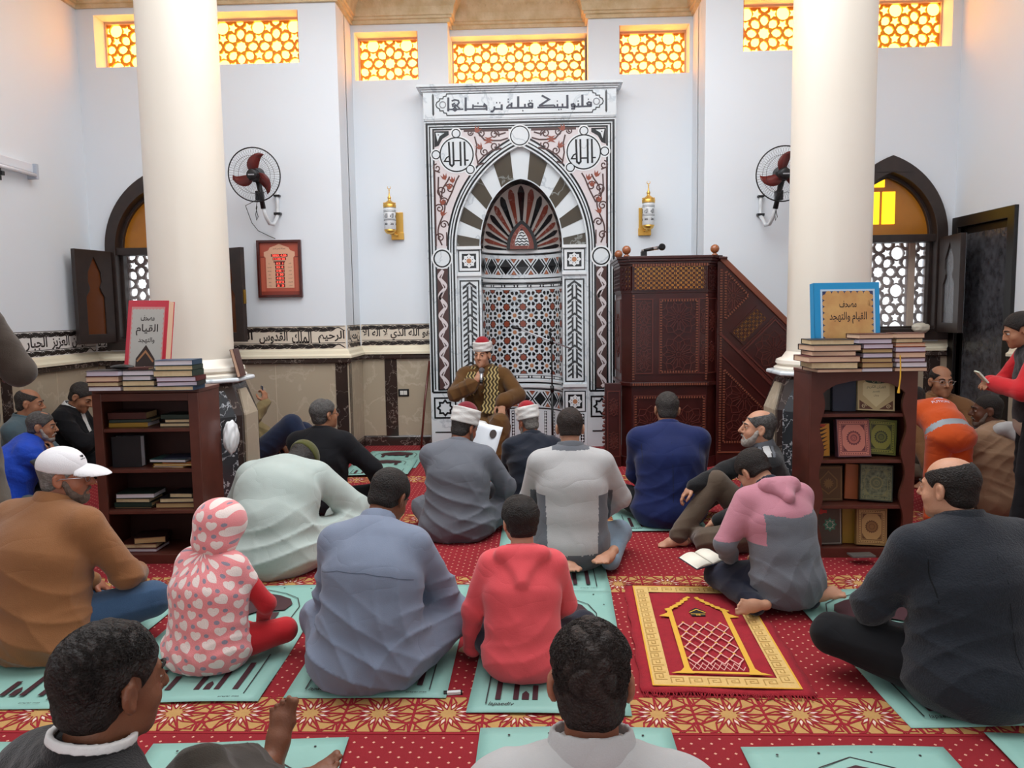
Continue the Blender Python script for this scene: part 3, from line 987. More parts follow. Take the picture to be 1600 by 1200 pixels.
# vine scrolls in the side strips, arabesques in the spandrels
for s in (-1, 1):
    g = MB()
    P = [(s * .75 + .030 * math.sin((z - .575) / .185 * 2 * PI), z) for z in np.linspace(.575, 1.695, 90)]
    g.ribbon(P, .030, .001, .0025, MF, 0)
    for k in range(12):
        z = .62 + k * .0925
        sg = 1 if k % 2 == 0 else -1
        x = s * .75 + sg * .030
        g.prism([(x - sg * .005, z - .045), (x + sg * .012, z - .01), (x - sg * .012, z + .03), (x - sg * .05, z + .045), (x - sg * .03, z + .0)][::sg], .001, .0025, MF, 0)
        g.prism([(x - sg * .012, z - .02), (x + sg * .0, z - .008), (x - sg * .02, z + .018), (x - sg * .032, z + .024), (x - sg * .018, z + .0)][::sg], .0025, .0032, MF, 1)
    W = .0095
    def L(pts, w=W): g.ribbon(pts, w * 1.45, .001, .003, MF, 1)
    # strip above the little circle
    zz = np.linspace(1.93, 2.35, 24)
    L([(s * (.745 + .035 * math.sin((z - 1.93) * 13)), z) for z in zz])
    for cz, a0, sg in ((2.0, .2, 1), (2.12, 3.4, -1), (2.27, .3, 1), (2.33, 2.9, -1)):
        L([(s * x, z) for x, z in scroll(.742 + (.02 if sg > 0 else -.02), cz, .042, a0, 1.35, sg)], .008)
    L([(s * .80, 1.92), (s * .80, 2.62)], .009); L([(s * .70, 1.92), (s * .70, 2.05)], .008)
    for pts in ([(.745, 2.35), (.73, 2.45), (.68, 2.52), (.66, 2.56)], [(.745, 2.35), (.77, 2.45), (.765, 2.56)], [(.70, 2.30), (.64, 2.42), (.60, 2.52), (.57, 2.57)], [(.80, 2.62), (.75, 2.60)]):
        L([(s * x, z) for x, z in pts])
    for cx, cz, r, a0, sg in ((.735, 2.43, .05, 4.5, 1), (.775, 2.64, .04, 1.5, -1), (.66, 2.45, .045, .5, 1)):
        L([(s * x, z) for x, z in scroll(cx, cz, r, a0, 1.3, sg)], .008)
    for x, z, a in ((.70, 2.53, 110), (.63, 2.50, 100), (.665, 2.44, 90), (.745, 2.20, 60), (.735, 2.30, 80)):
        tulip(g, s * x, z, RAD(a) if s < 0 else PI - RAD(a), .062, 2)
    # spandrel towards the crown
    for pts in ([(.11, 2.90), (.18, 2.88), (.26, 2.88), (.33, 2.89), (.40, 2.97)], [(.17, 2.81), (.26, 2.79), (.34, 2.74), (.40, 2.68)], [(.24, 2.97), (.20, 2.93), (.13, 2.95)], [(.42, 2.92), (.40, 2.84), (.41, 2.76), (.39, 2.66), (.34, 2.68)]):
        L([(s * x, z) for x, z in pts])
    for cx, cz, r, a0, sg in ((.235, 2.935, .045, 3.6, -1), (.235, 2.83, .045, 2.6, 1), (.36, 2.945, .04, .2, 1), (.33, 2.78, .04, 1.2, -1), (.46, 2.955, .028, 3., 1)):
        L([(s * x, z) for x, z in scroll(cx, cz, r, a0, 1.4, sg)], .008)
    for x, z, a in ((.27, 2.883, 180), (.36, 2.80, 120), (.31, 2.885, 0), (.41, 2.955, 60)):
        tulip(g, s * x, z, RAD(a) if s < 0 else PI - RAD(a), .066, 2)
    g.prism([(s * .33, 2.984), (s * .50, 2.984), (s * .47, 2.965), (s * .44, 2.972), (s * .40, 2.955), (s * .37, 2.972)][::-s], .001, .003, MF, 1)
    L([(s * .105, 2.975), (s * .52, 2.975)], .016)
    g.build('arabesque_pattern', [LAV, BRN, RST], mih)

# recessed back of the arch: striped voussoirs and jamb panels
RW = -.05
RF = lambda u, v, w: MF(u, v, w + RW)
g = MB()
g.fill([[(-A1 - .01, -.01)] + arch_pts(A1 + .01, H1 + .012, 20, 0, ZS) + [(A1 + .01, -.01)], [(-A2, -.02)] + ell_pts(A2, H2, 40, ZS) + [(A2, -.02)]], -.03, 0, RF)
g.build('recess_slab', WMARB, mih)
g = MB()
N = 15
for k in range(N):
    a, b = PI * k / N, PI * (k + 1) / N
    dark = (k % 2 == 0)
    if k == 7: dark = False
    ts = [a + (b - a) * i / 4 for i in range(5)]
    inn = [(polar_ell(A2 + .012, H2 + .012, t) * math.cos(t), ZS + polar_ell(A2 + .012, H2 + .012, t) * math.sin(t)) for t in ts]
    out = [(polar_arch(A1 - .002, H1 - .002, t) * math.cos(t), ZS + polar_arch(A1 - .002, H1 - .002, t) * math.sin(t)) for t in ts]
    if dark:
        g.prism(inn[::-1] + out, 0, .003, RF, 0)
g.build('voussoirs', OLV, mih)
for s in (-1, 1):
    g = MB()
    c = s * .498
    for z in (1.905, 1.655, .585):
        g.box(c - .116, c + .116, 0, .022, z - .014, z + .014, 1, lambda u, v, w: RF(u, w, v))
    for z0 in (1.682, .33):
        g.prism(rect(c - .103, c + .103, z0 - .002, z0 + .203), 0, .002, RF, 0)
        g.prism(rect(c - .093, c + .093, z0 + .008, z0 + .193), .002, .003, RF, 1)
        zc = z0 + .1
        g.prism(rect(c - .068, c + .068, zc - .068, zc + .068), .003, .004, RF, 0)
        for k in range(8):
            a = k * PI / 4
            p = (c + .045 * math.cos(a), zc + .045 * math.sin(a))
            g.prism([(p[0] + .021 * math.cos(a + j * PI / 2), p[1] + .021 * math.sin(a + j * PI / 2)) for j in range(4)], .004, .005, RF, 1)
        g.prism(star(c, zc, .040, .030, 8), .005, .006, RF, 1)
        g.prism(circ(c, zc, .024, 8), .006, .007, RF, 2)
    g.ribbon(rect(c - .088, c + .088, .625, 1.595), .013, 0, .002, RF, 0, True)
    for k in range(6):
        z = .655 + k * .152
        for t in (-1, 1):
            g.prism([(c + t * .011, z), (c + t * .028, z), (c + t * .028, z + .118), (c + t * .011, z + .135)][::t], 0, .002, RF, 0)
            for j in range(3):
                zz = z + .005 + j * .045
                g.prism([(c + t * .026, zz + .03), (c + t * .066, zz), (c + t * .066, zz + .02), (c + t * .026, zz + .05)][::t], 0, .002, RF, 0)
        g.prism([(c - .066, z + .105), (c, z + .150), (c + .066, z + .105), (c + .066, z + .125), (c, z + .172), (c - .066, z + .125)], 0, .002, RF, 0)
    # checkered slips low on the jambs
    for x in (c - .07, c + .07):
        g.prism(rect(x - .018, x + .018, .03, .31), 0, .002, RF, 0)
        for j in range(9):
            g.prism([(x, .035 + j * .03), (x + .013, .05 + j * .03), (x, .065 + j * .03), (x - .013, .05 + j * .03)], .002, .003, RF, 1)
    g.build('jamb_pattern', [BLK, WHT, ORG], mih)

# the hollow: half-round wall and ribbed half dome
CYY = MY - RW
R0 = A2
CF = F_cyl(MX, CYY, R0)
g = MB()
NS = 40
pts = [(R0 * math.sin(-PI / 2 + PI * i / NS), R0 * math.cos(-PI / 2 + PI * i / NS)) for i in range(NS + 1)]
g.raw([(MX + x, CYY + y, z) for z in (0, ZS) for x, y in pts], [(i, i + 1, NS + 2 + i, NS + 1 + i) for i in range(NS)])
g.build('hollow', WMARB, mih, smooth=True)
S = R0 * PI / 2
def cband(g, z0, z1, w0, w1, m, u0=-S, u1=S, k=36):
    us = [u0 + (u1 - u0) * i / k for i in range(k + 1)]
    g.raw([CF(u, z, w) for w in (w0, w1) for z in (z0, z1) for u in us],
          [(2 * (k + 1) + i, 2 * (k + 1) + i + 1, 3 * (k + 1) + i + 1, 3 * (k + 1) + i) for i in range(k)] +
          [(i, i + 1, 2 * (k + 1) + i + 1, 2 * (k + 1) + i) for i in range(k)] + [(k + 1 + i, 3 * (k + 1) + i, 3 * (k + 1) + i + 1, k + 2 + i) for i in range(k)], m)
g = MB()
for z0, z1, w in ((1.872, 1.90, .012), (1.588, 1.61, .014), (.592, .612, .014), (.535, .56, .012)):
    cband(g, z0, z1, 0, w, 1)
for z0, z1 in ((1.852, 1.868), (1.618, 1.630), (1.568, 1.582), (1.535, 1.565), (.625, .655), (.575, .588), (.512, .524), (.318, .33)):
    cband(g, z0, z1, 0, .002, 0)
for zc in (1.55, .64):                                   # bar and bead bands
    for k in range(-4, 5):
        u = k * .135
        if abs(u) < S - .07:
            g.prism([(u - .048, zc), (u - .040, zc - .009), (u + .040, zc - .009), (u + .048, zc), (u + .040, zc + .009), (u - .040, zc + .009)], .002, .003, CF, 1)
        if abs(u + .0675) < S - .02:
            g.prism(circ(u + .0675, zc, .0105, 10), .002, .003, CF, 1)
for zc, h in ((1.74, .088), (.42, .078)):                # lozenge bands
    p = .172
    for k in range(-3, 4):
        u = k * p
        if abs(u) < S - .06:
            for r_, m in ((.066, 0), (.047, 1)):
                g.prism([(u - r_, zc), (u, zc - r_ * h / .074), (u + r_, zc), (u, zc + r_ * h / .074)], .002 + (.066 - r_) * .05, .003 + (.066 - r_) * .05, CF, m)
            g.prism(star(u, zc, .036, .017, 8), .004, .005, CF, 0)
        v = u + p / 2
        if abs(v) < S - .03:
            for t in (-1, 1):
                g.ribbon([(v - .055, zc - t * .072), (v, zc), (v + .055, zc - t * .072)], .011, .001, .003, CF, 0)
                g.prism([(v - .03, zc + t * .078), (v + .03, zc + t * .078), (v, zc + t * .035)][::-t], .001, .002, CF, 3)
                g.prism([(v - .014, zc + t * .074), (v + .014, zc + t * .074), (v, zc + t * .048)][::-t], .002, .003, CF, 2)
p = .168
for i in range(-3, 4):                                     # star and rosette field
    for j in range(5):
        u, z = i * p - p / 2, .755 + j * p
        if abs(u) < S - .03:
            for k in range(8):
                a = PI / 8 + k * PI / 4
                q = (u + .055 * math.cos(a), z + .055 * math.sin(a))
                pet = [(-.022, 0), (-.006, -.014), (.010, -.0165), (.019, -.008), (.019, .008), (.010, .0165), (-.006, .014)]
                g.prism([(q[0] + x * math.cos(a) - y * math.sin(a), q[1] + x * math.sin(a) + y * math.cos(a)) for x, y in pet], 0, .002, CF, 0)
            g.prism(circ(u, z, .021, 8, PI / 8), 0, .002, CF, 2)
        for zz in ((z - p / 2, z + p / 2) if j == 4 else (z - p / 2,)):
            v = u + p / 2
            if abs(v) < S - .03:
                g.prism(clip_poly(star(v, zz, .044, .034, 8), -9, 9, .672, 1.512), 0, .0015, CF, 0)
                q = clip_poly(star(v, zz, .036, .024, 8), -9, 9, .674, 1.510)
                if len(q) > 2: g.prism(q, .0015, .0025, CF, 3)
for s in (-1, 1):
    cband(g, .66, 1.53, 0, .002, 0, s * (S - .012), s * (S - .004), 1)
for k in range(-5, 6):
    u = k * .115
    g.prism(rect(u - .014, u + .014, .02, .30), 0, .002, CF, 0)
    for j in range(9):
        g.prism([(u, .028 + j * .03), (u + .011, .043 + j * .03), (u, .058 + j * .03), (u - .011, .043 + j * .03)], .002, .003, CF, 1)
g.build('hollow_pattern', [BLK, WHT, ORG, RST], mih)

def dome_pt(t, rho, lift=0.):
    r = polar_ell(A2, H2, t) * rho
    d = R0 * math.sqrt(max(0, 1 - rho * rho)) - lift
    return (MX + r * math.cos(t), CYY + d, ZS + r * math.sin(t))
g = MB()
NT, NR = 48, 14
P = [dome_pt(PI * i / NT, math.sin(PI / 2 * j / NR)) for j in range(NR + 1) for i in range(NT + 1)]
g.raw(P, [(j * (NT + 1) + i, j * (NT + 1) + i + 1, (j + 1) * (NT + 1) + i + 1, (j + 1) * (NT + 1) + i) for j in range(NR) for i in range(NT)])
g.build('half_dome', mat('dome_stone', '#b9b3ae', .3), mih, smooth=True)
g = MB()
NRB = 17
for k in range(NRB):
    tc = RAD(4) + RAD(172) * k / (NRB - 1)
    hw = RAD(172) / (NRB - 1) * .5
    rows = []
    for j in range(9):
        rho = .40 + .52 * j / 8
        f = (.42 + .30 * j / 8) * (1 if j < 8 else .45)
        rows.append([dome_pt(min(PI - .01, max(.01, tc + q * hw * f)), rho + (.02 if (j == 8 and q == 0) else 0), .006) for q in (1, 0, -1)])
    P = [p for r in rows for p in r]
    g.raw(P, [(j * 3 + q, j * 3 + q + 1, j * 3 + q + 4, j * 3 + q + 3) for j in range(8) for q in (0, 1)], 0 if k % 2 == 0 else 1)
g.build('dome_ribs', [BLK, REDM], mih)
g = MB()
ring = lambda a, lift: [dome_pt(PI * i / 60, a, lift) for i in range(61)]
for a0, a1, m, l in ((.955, 1.0, 0, .004),):
    P = ring(a0, l) + ring(a1, l)
    g.raw(P, [(i, i + 1, 62 + i, 61 + i) for i in range(60)], m)
for i in range(60):
    a, b = PI * i / 60, PI * (i + .55) / 60
    g.raw([dome_pt(a, .968, .006), dome_pt(b, .965, .006), dome_pt(b, .99, .006), dome_pt(a, .987, .006)], [(0, 1, 2, 3)], 1)
g.build('dome_rim', [BLK, WHT], mih)
g = MB()
TF = lambda u, v, w: (MX + u, CYY + R0 * .83 - w, v)
g.prism([(-.15, ZS + .012)] + arch_pts(.15, .275, 10, 0, ZS + .02) + [(.15, ZS + .012)], -.06, 0, TF, 0)
g.prism([(-.118, ZS + .012)] + arch_pts(.118, .235, 10, 0, ZS + .02) + [(.118, ZS + .012)], 0, .003, TF, 1)
inner = [(-.07, ZS + .045)] + arch_pts(.07, .15, 10, 0, ZS + .05) + [(.07, ZS + .045)]
g.prism(inner, .003, .005, TF, 2)
for k in range(6):
    z = ZS + .05 + k * .028
    hw_ = .066 * max(.15, 1 - max(0, (k * .028 - .03)) / .13)
    nn = max(2, int(hw_ * 2 / .02))
    zz = [(-hw_ + 2 * hw_ * i / nn, z + (.012 if i % 2 else 0)) for i in range(nn + 1)]
    g.ribbon(zz, .010, .005, .0065, TF, 0)
g.build('dome_centre_tile', [BLK, REDM, WHT], mih)

# ------------------------------------------------------------------ the carved pulpit (minbar)
MAHO = mat('mahogany', '#330f0d', .32, var=(9, .6, '#431613'), coat=.3)
MAHD = mat('carved_mahogany', '#55221b', .4, coat=.25)
MAHL = mat('worn_mahogany_edge', '#7a4431', .4)
HONEY = mat('honey_timber', '#e0a448', .5)
BALLW = mat('polished_oak_ball', '#9a5a34', .25, coat=.5)


def in_poly(p, poly):
    c = False
    for i in range(len(poly)):
        a, b = poly[i - 1], poly[i]
        if (a[1] > p[1]) != (b[1] > p[1]) and p[0] < (b[0] - a[0]) * (p[1] - a[1]) / (b[1] - a[1] + 1e-12) + a[0]:
            c = not c
    return c


def seg_in(g, p, q, poly, w, w0, w1, fr, m):
    """piece of a straight bar that lies inside a convex or concave outline"""
    k = 10
    run_ = []
    for i in range(k + 1):
        t = i / k
        x = (p[0] + (q[0] - p[0]) * t, p[1] + (q[1] - p[1]) * t)
        if in_poly(x, poly):
            run_.append(x)
        else:
            if len(run_) > 1: g.ribbon([run_[0], run_[-1]], w, w0, w1, fr, m)
            run_ = []
    if len(run_) > 1: g.ribbon([run_[0], run_[-1]], w, w0, w1, fr, m)


def rosette(g, c, r, poly, fr, m, w=.0055, w0=0., w1=.006, n=10):
    P = lambda q, a: (c[0] + q * math.cos(a), c[1] + q * math.sin(a))
    for k in range(n):
        a = 2 * PI * k / n
        d = PI / n
        for s in (-1, 1):
            pts = [P(.24 * r, a), P(.42 * r, a + s * d * .62), P(.78 * r, a + s * d * .62), P(.98 * r, a)]
            for i in range(3):
                seg_in(g, pts[i], pts[i + 1], poly, w, w0, w1, fr, m)
        seg_in(g, P(.78 * r, a + d * .62), P(.78 * r, a + d * 1.38), poly, w, w0, w1, fr, m)
        seg_in(g, P(1. * r, a), P(1.22 * r, a + d), poly, w, w0, w1, fr, m)
        seg_in(g, P(1. * r, a), P(1.22 * r, a - d), poly, w, w0, w1, fr, m)
    for i in range(8):
        seg_in(g, P(.15 * r, i * PI / 4), P(.15 * r, (i + 1) * PI / 4), poly, w, w0, w1, fr, m)


def beads(g, p, q, fr, m, size=.011, pitch=.021, w0=0., w1=.012):
    l = math.hypot(q[0] - p[0], q[1] - p[1])
    k = max(1, int(l / pitch))
    dx, dy = (q[0] - p[0]) / l, (q[1] - p[1]) / l
    for i in range(k):
        t = (i + .5) * l / k
        x, y = p[0] + dx * t, p[1] + dy * t
        h = size / 2
        g.prism([(x - dx * h - dy * h * 1.4, y - dy * h + dx * h * 1.4), (x + dx * h - dy * h * 1.4, y + dy * h + dx * h * 1.4), (x + dx * h + dy * h * 1.4, y + dy * h - dx * h * 1.4), (x - dx * h + dy * h * 1.4, y - dy * h - dx * h * 1.4)][::-1], w0, w1, fr, m)


def mash(g, x0, x1, z0, z1, fr, m, s=.048):
    """turned-spindle lattice: little crosses and balls"""
    nx, nz = max(1, round((x1 - x0) / s)), max(1, round((z1 - z0) / s))
    sx, sz = (x1 - x0) / nx, (z1 - z0) / nz
    for i in range(nx + 1):
        g.ribbon([(x0 + i * sx, z0), (x0 + i * sx, z1)], .0055, 0, .012, fr, m)
    for j in range(nz + 1):
        g.ribbon([(x0, z0 + j * sz), (x1, z0 + j * sz)], .0055, 0, .012, fr, m)
    for i in range(nx):
        for j in range(nz):
            x, z = x0 + (i + .5) * sx, z0 + (j + .5) * sz
            for t in range(4):
                a = PI / 4 + t * PI / 2
                g.ribbon([(x + .006 * math.cos(a), z + .006 * math.sin(a)), (x + sx * .66 * math.cos(a), z + sz * .66 * math.sin(a))], [.010, .0045], 0, .010, fr, m)
            g.prism(star(x, z, .014, .009, 4), .002, .014, fr, m)


def facet(p, q):
    l = math.hypot(q[0] - p[0], q[1] - p[1])
    dx, dy = (q[0] - p[0]) / l, (q[1] - p[1]) / l
    return (lambda u, v, w: (p[0] + dx * u + dy * w, p[1] + dy * u - dx * w, v)), l


pul = thing('pulpit', 'carved dark mahogany pulpit with lattice and a stair flank, right of the marble niche', 'pulpit', (1.1, 6.6, 0))
YF, YB = 6.30, 6.90
plan = [(.70, YB), (.70, YF + .09), (.775, YF), (1.385, YF), (1.47, YF + .07), (1.47, YB)]
g = MB()
def poly_z(g, plan, z0, z1, m=0):
    n_ = len(plan)
    g.raw([(x, y, z) for z in (z0, z1) for x, y in plan], [tuple(range(n_ - 1, -1, -1)), tuple(range(n_, 2 * n_))] + [(i, (i + 1) % n_, n_ + (i + 1) % n_, n_ + i) for i in range(n_)], m)
def grow(plan, d):
    cx, cy = 1.085, 6.75
    return [(cx + (x - cx) * (1 + d / .385), min(YB, cy + (y - cy) * (1 + d / .45))) for x, y in plan]
poly_z(g, plan, .08, 1.445)
poly_z(g, grow(plan, .02), 0, .085)
poly_z(g, grow(plan, .018), .675, .705)
poly_z(g, grow(plan, .004), 1.43, 1.455)
for i, (d, z0, z1) in enumerate(((.012, 1.645, 1.662), (.022, 1.662, 1.685), (.034, 1.685, 1.706), (.042, 1.706, 1.728))):
    inner_ = [(.735, YB - .005), (.735, YF + .12), (.80, YF + .045), (1.37, YF + .045), (1.435, YF + .10), (1.435, YB - .005)]
    g.fill([grow(plan, d), inner_], z0, z1, lambda u, v, w: (u, v, w))
for x, y in plan[:]:
    g.box(x - .022 if x > 1 else x, x if x > 1 else x + .022, y, y + .03, 1.445, 1.65)
body = g.build('body', MAHO, pul, bevel=.003)
g = MB()
for i in range(1, 4):
    fr, l = facet(plan[i], plan[i + 1])
    mash(g, .004, l - .004, 1.455, 1.645, fr, 0, .042)
fr, l = facet(plan[0], plan[1])
mash(g, .02, l - .02, 1.455, 1.645, fr, 0, .06)
g.build('lattice', MAHO, pul)
MB().box(.74, 1.43, 6.66, 6.68, 1.456, 1.70).box(.74, 1.43, 6.36, 6.68, 1.4555, 1.462).build('platform_lining', HONEY, pul)
# carved panels of the front
g = MB()
pan = []
frC, lC = facet(plan[2], plan[3]); frL, lL = facet(plan[1], plan[2]); frR, lR = facet(plan[3], plan[4])
def panel(g, fr, u0, u1, z0, z1, cs, r, bead=True, m=1):
    poly = rect(u0, u1, z0, z1)
    g.ribbon(rect(u0 - .012, u1 + .012, z0 - .012, z1 + .012), .009, 0, .008, fr, 0, True)
    for c in cs: rosette(g, c, r, poly, fr, m)
    if bead:
        for a, b in ((poly[0], poly[1]), (poly[1], poly[2]), (poly[2], poly[3]), (poly[3], poly[0])):
            beads(g, a, b, fr, 2)
panel(g, frC, .235, .525, .79, 1.37, ((.38, 1.235), (.38, .93)), .128)
panel(g, frC, .04, .155, .79, 1.37, ((.0975, 1.27), (.0975, 1.08), (.0975, .89)), .085, False)
panel(g, frC, .555, .60, .79, 1.37, ((.578, 1.2), (.578, .95)), .08, False)
panel(g, frC, .03, .585, .13, .58, ((.16, .355), (.455, .355)), .13)
panel(g, frR, .012, lR - .012, .79, 1.37, ((lR / 2, 1.2), (lR / 2, .95)), .07, False)
beads(g, (.012, .72), (.012, 1.42), frC, 2); beads(g, (lC - .008, .72), (lC - .008, 1.42), frC, 2)
beads(g, (0, .69), (lC, .69), frC, 2, .012, .018, .02, .03)
beads(g, (0, 1.655), (lC, 1.655), frC, 2, .014, .02, .014, .024)
frS, lS = facet(plan[0], plan[1])
panel(g, frS, .06, lS - .06, .79, 1.37, ((.25, 1.08),), .15, False)
g.build('carving', [MAHD, MAHD, MAHL], pul)
# stair flank
g = MB()
ST0, ST1 = 1.47, 3.02
rail = lambda x: 1.70 - (x - 1.53)
FS = F_front(YF + .03)
flank = [(ST0, .0), (ST1, .0), (ST1, rail(ST1) - .02), (ST0 + .06, 1.68), (ST0, 1.68)]
g.prism(flank, -.05, 0, FS, 0, True)
g.prism(flank, -.58, -.53, FS, 0, True)
for k in range(7):                                          # treads between the flanks
    x = ST0 + .05 + k * .21
    g.box(x, x + .24, YF + .08, YF + .56, 0, max(.1, 1.05 - k * .17))
g.build('stair_flank', MAHO, pul, bevel=.003)
g = MB()
for w0, w1 in ((-.06, .02), (-.59, -.51)):
    g.ribbon([(ST0 + .03, 1.705), (ST1, rail(ST1))], .045, w0, w1, FS, 0)
g.build('handrail', MAHL, pul, bevel=.004)
g = MB()
D = lambda c, u, v: (c[0] + (u + v) * .7071, c[1] + (v - u) * .7071)     # u down the slope, v across it
def rot_panel(c, hu, hv): return [D(c, -hu, -hv), D(c, hu, -hv), D(c, hu, hv), D(c, -hu, hv)]
tri = [(1.535, 1.60), (1.72, 1.40), (1.535, 1.215)]
rosette(g, (1.60, 1.40), .13, tri, FS, 1)
for i in range(3): beads(g, tri[i - 1], tri[i], FS, 2)
for c in ((1.935, .955), (2.465, .425)):
    poly = rot_panel(c, .155, .155)
    g.ribbon(rot_panel(c, .175, .175), .012, 0, .010, FS, 0, True)
    g.ribbon(rot_panel(c, .195, .195), .008, 0, .006, FS, 0, True)
    rosette(g, c, .13, poly, FS, 1)
g.ribbon([(1.49, 1.10), (2.40, .19)], .02, 0, .012, FS, 0)
g.ribbon([(1.49, .94), (2.25, .18)], .012, 0, .010, FS, 0)
tri = [(1.53, .80), (2.12, .20), (1.53, .20)]
rosette(g, (1.70, .58), .14, tri, FS, 1); rosette(g, (1.70, .30), .13, tri, FS, 1); rosette(g, (1.93, .32), .1, tri, FS, 1)
for i in range(3): beads(g, tri[i - 1], tri[i], FS, 2)
beads(g, (1.50, .12), (1.50, 1.62), FS, 2)
g.ribbon([(1.48, .115), (3.0, .115)], .01, 0, .01, FS, 2)
g.build('flank_carving', [MAHD, MAHD, MAHL], pul)
for c in ((1.73, 1.16), (2.26, .63)):
    g = MB()
    fr_ = lambda u, v, w, c=c: FS(*D(c, u, v), w)
    mash(g, -.062, .062, -.135, .135, fr_, 0, .042)
    g.ribbon([D(c, -.066, -.14), D(c, .066, -.14), D(c, .066, .14), D(c, -.066, .14)], .014, 0, .014, FS, 0, True)
    la = g.build('flank_lattice', MAHO, pul)
    MB().prism(rot_panel(c, .062, .135), 0, .004, FS).build('lattice_backing', HONEY, la)
for x, y in ((.735, YF + .03), (1.45, YF + .05), (.72, YB - .1)):
    g = MB().lathe([(0, 1.72), (.02, 1.722), (.026, 1.735), (.014, 1.745), (.012, 1.752)], 16, lambda a, b, c, x=x, y=y: (x + a, y + b, c))
    g.ball((x, y, 1.782), .036, 20)
    g.build('ball_finial', BALLW, pul, smooth=True)
MB().box(1.47, 1.54, YF - .01, YF + .05, 1.695, 1.715).build('rail_end', MAHO, pul, bevel=.006)
g = MB().box(.555, .69, YF + .02, YF + .06, .0, .70)
side = g.build('side_leaf', MAHO, pul, bevel=.004)
g = MB()
fr = F_front(YF + .02)
panel(g, fr, .59, .665, .10, .62, ((.628, .5), (.628, .22)), .06, False)
for k in range(14):
    g.ball((.55 + .006 * math.sin(k * 2.1), YF + .035, .14 + k * .034), .013 + .004 * (k % 3 == 0), 8)
g.build('leaf_carving', [MAHD, MAHD], side)

# microphone lying on the pulpit ledge
mic = thing('microphone', 'black and silver handheld microphone lying on the pulpit ledge', 'microphone', (.98, YF + .05, 1.745))
BLKP = mat('black_plastic', '#121212', .35)
SILV = mat('brushed_silver', '#b7b9bd', .3, .9)
a, b = Vector((.86, YF + .06, 1.775)), Vector((1.035, YF + .05, 1.805))
d = (b - a)
MB().tube([a, a + d * .78], [.011, .016], 14).build('handle', SILV, mic, smooth=True)
MB().tube([a + d * .1, a + d * .55], [.0125, .0150], 14).build('grip', BLKP, mic, smooth=True)
MB().ball(a + d * .94, .029, 16).build('mesh_head', mat('black_mesh', '#1b1b1d', .5, .4, bump=(500, .8)), mic, smooth=True)
MB().box(.855, .90, YF + .03, YF + .09, 1.7295, 1.770).build('rest', BLKP, mic)

# ------------------------------------------------------------------ columns
COLM = mat('cream_column_plaster', '#ece4d6', .38, var=(1.5, .4, '#e6dccb'), coat=.2)


def column(name, cx, cy, label):
    t = thing(name, label, 'column', (cx, cy, 0), kind='structure')
    oct_ = lambda r, z, a=PI / 8: [(cx + r / math.cos(PI / 8) * math.cos(a + k * PI / 4), cy + r / math.cos(PI / 8) * math.sin(a + k * PI / 4), z) for k in range(8)]
    P = [(.252, .90), (.32, .90), (.325, .915), (.30, .93), (.315, .945), (.31, .965), (.275, .98), (.262, 1.0), (.2475, 1.02), (.246, 2.2), (.243, 4.6)]
    MB().lathe(P, 56, lambda x, y, z: (cx + x, cy + y, z)).build('shaft', COLM, t, smooth=True, auto=35)
    def stack(levels, m, name):
        g = MB()
        V = [p for r, z in levels for p in oct_(r, z)]
        n_ = len(levels)
        g.raw(V, [(j * 8 + i, j * 8 + (i + 1) % 8, (j + 1) * 8 + (i + 1) % 8, (j + 1) * 8 + i) for j in range(n_ - 1) for i in range(8)] + [tuple(range(7, -1, -1)), tuple(range((n_ - 1) * 8, n_ * 8))])
        return g.build(name, m, t, bevel=.004)
    stack([(.335, .872), (.345, .878), (.345, .893), (.335, .90)], WMARB, 'cap_slab')
    stack([(.355, 0), (.355, .66), (.285, .872)], DARKM, 'plinth')
    g = MB()
    for k in range(8):
        a = k * PI / 4
        x, y = math.cos(a), math.sin(a)
        def fr(u, v, w, x=x, y=y):
            r = .355 if v <= .66 else .355 - .07 * (v - .66) / .212
            return (cx + x * (r + w) - y * u, cy + y * (r + w) + x * u, v)
        k1, k2 = .105, .058
        g.raw([fr(u, v, .012) for u, v in ((-k1, .05), (k1, .05), (k1, .655), (-k1, .655), (k2, .82), (-k2, .82))] + [fr(u, v, 0) for u, v in ((-k1, .05), (k1, .05), (k1, .655), (-k1, .655), (k2, .82), (-k2, .82))],
              [(0, 1, 2, 3), (3, 2, 4, 5), (0, 6, 7, 1), (1, 7, 8, 2), (2, 8, 10, 4), (4, 10, 11, 5), (5, 11, 9, 3), (3, 9, 6, 0)], 0 if k % 2 == 0 else 1)
    g.build('plinth_panels', [BEIGEM, GREYM], t)
    return t


column('column', -2.262, 5.0, 'round cream column on an octagonal marble plinth behind the left bookcase')
column('column', 1.865, 5.0, 'round cream column on an octagonal marble plinth behind the right bookcase')

# ------------------------------------------------------------------ books
PG_C = mat('cream_pages', '#d9c39b', .8, var=(60, .4, '#c5ab7d'))
PG_W = mat('white_pages', '#dcd6dc', .8)
PG_L = mat('lilac_pages', '#cfc4d2', .8)
PG_T = mat('tan_pages', '#b99b6c', .8)
PG_P = mat('pinkish_pages', '#dcb99c', .8)
PGS = {'c': PG_C, 'w': PG_W, 'l': PG_L, 't': PG_T, 'p': PG_P}
PGN = {'c': 'cream', 'w': 'white', 'l': 'lilac white', 't': 'tan', 'p': 'peach'}
CVS = {k: mat(k + '_book_cloth', c, .45, bump=(200, .1)) for k, c in (('brown', '#4a2018'), ('green', '#20332a'), ('blue', '#1d3d58'), ('black', '#15161a'), ('maroon', '#571a1e'), ('red', '#b02a35'), ('gold', '#a07a28'), ('teal', '#2a4a48'), ('grey', '#56524e'), ('orange', '#a3562a'), ('navy', '#1c2438'), ('dark brown', '#2c1712'))}


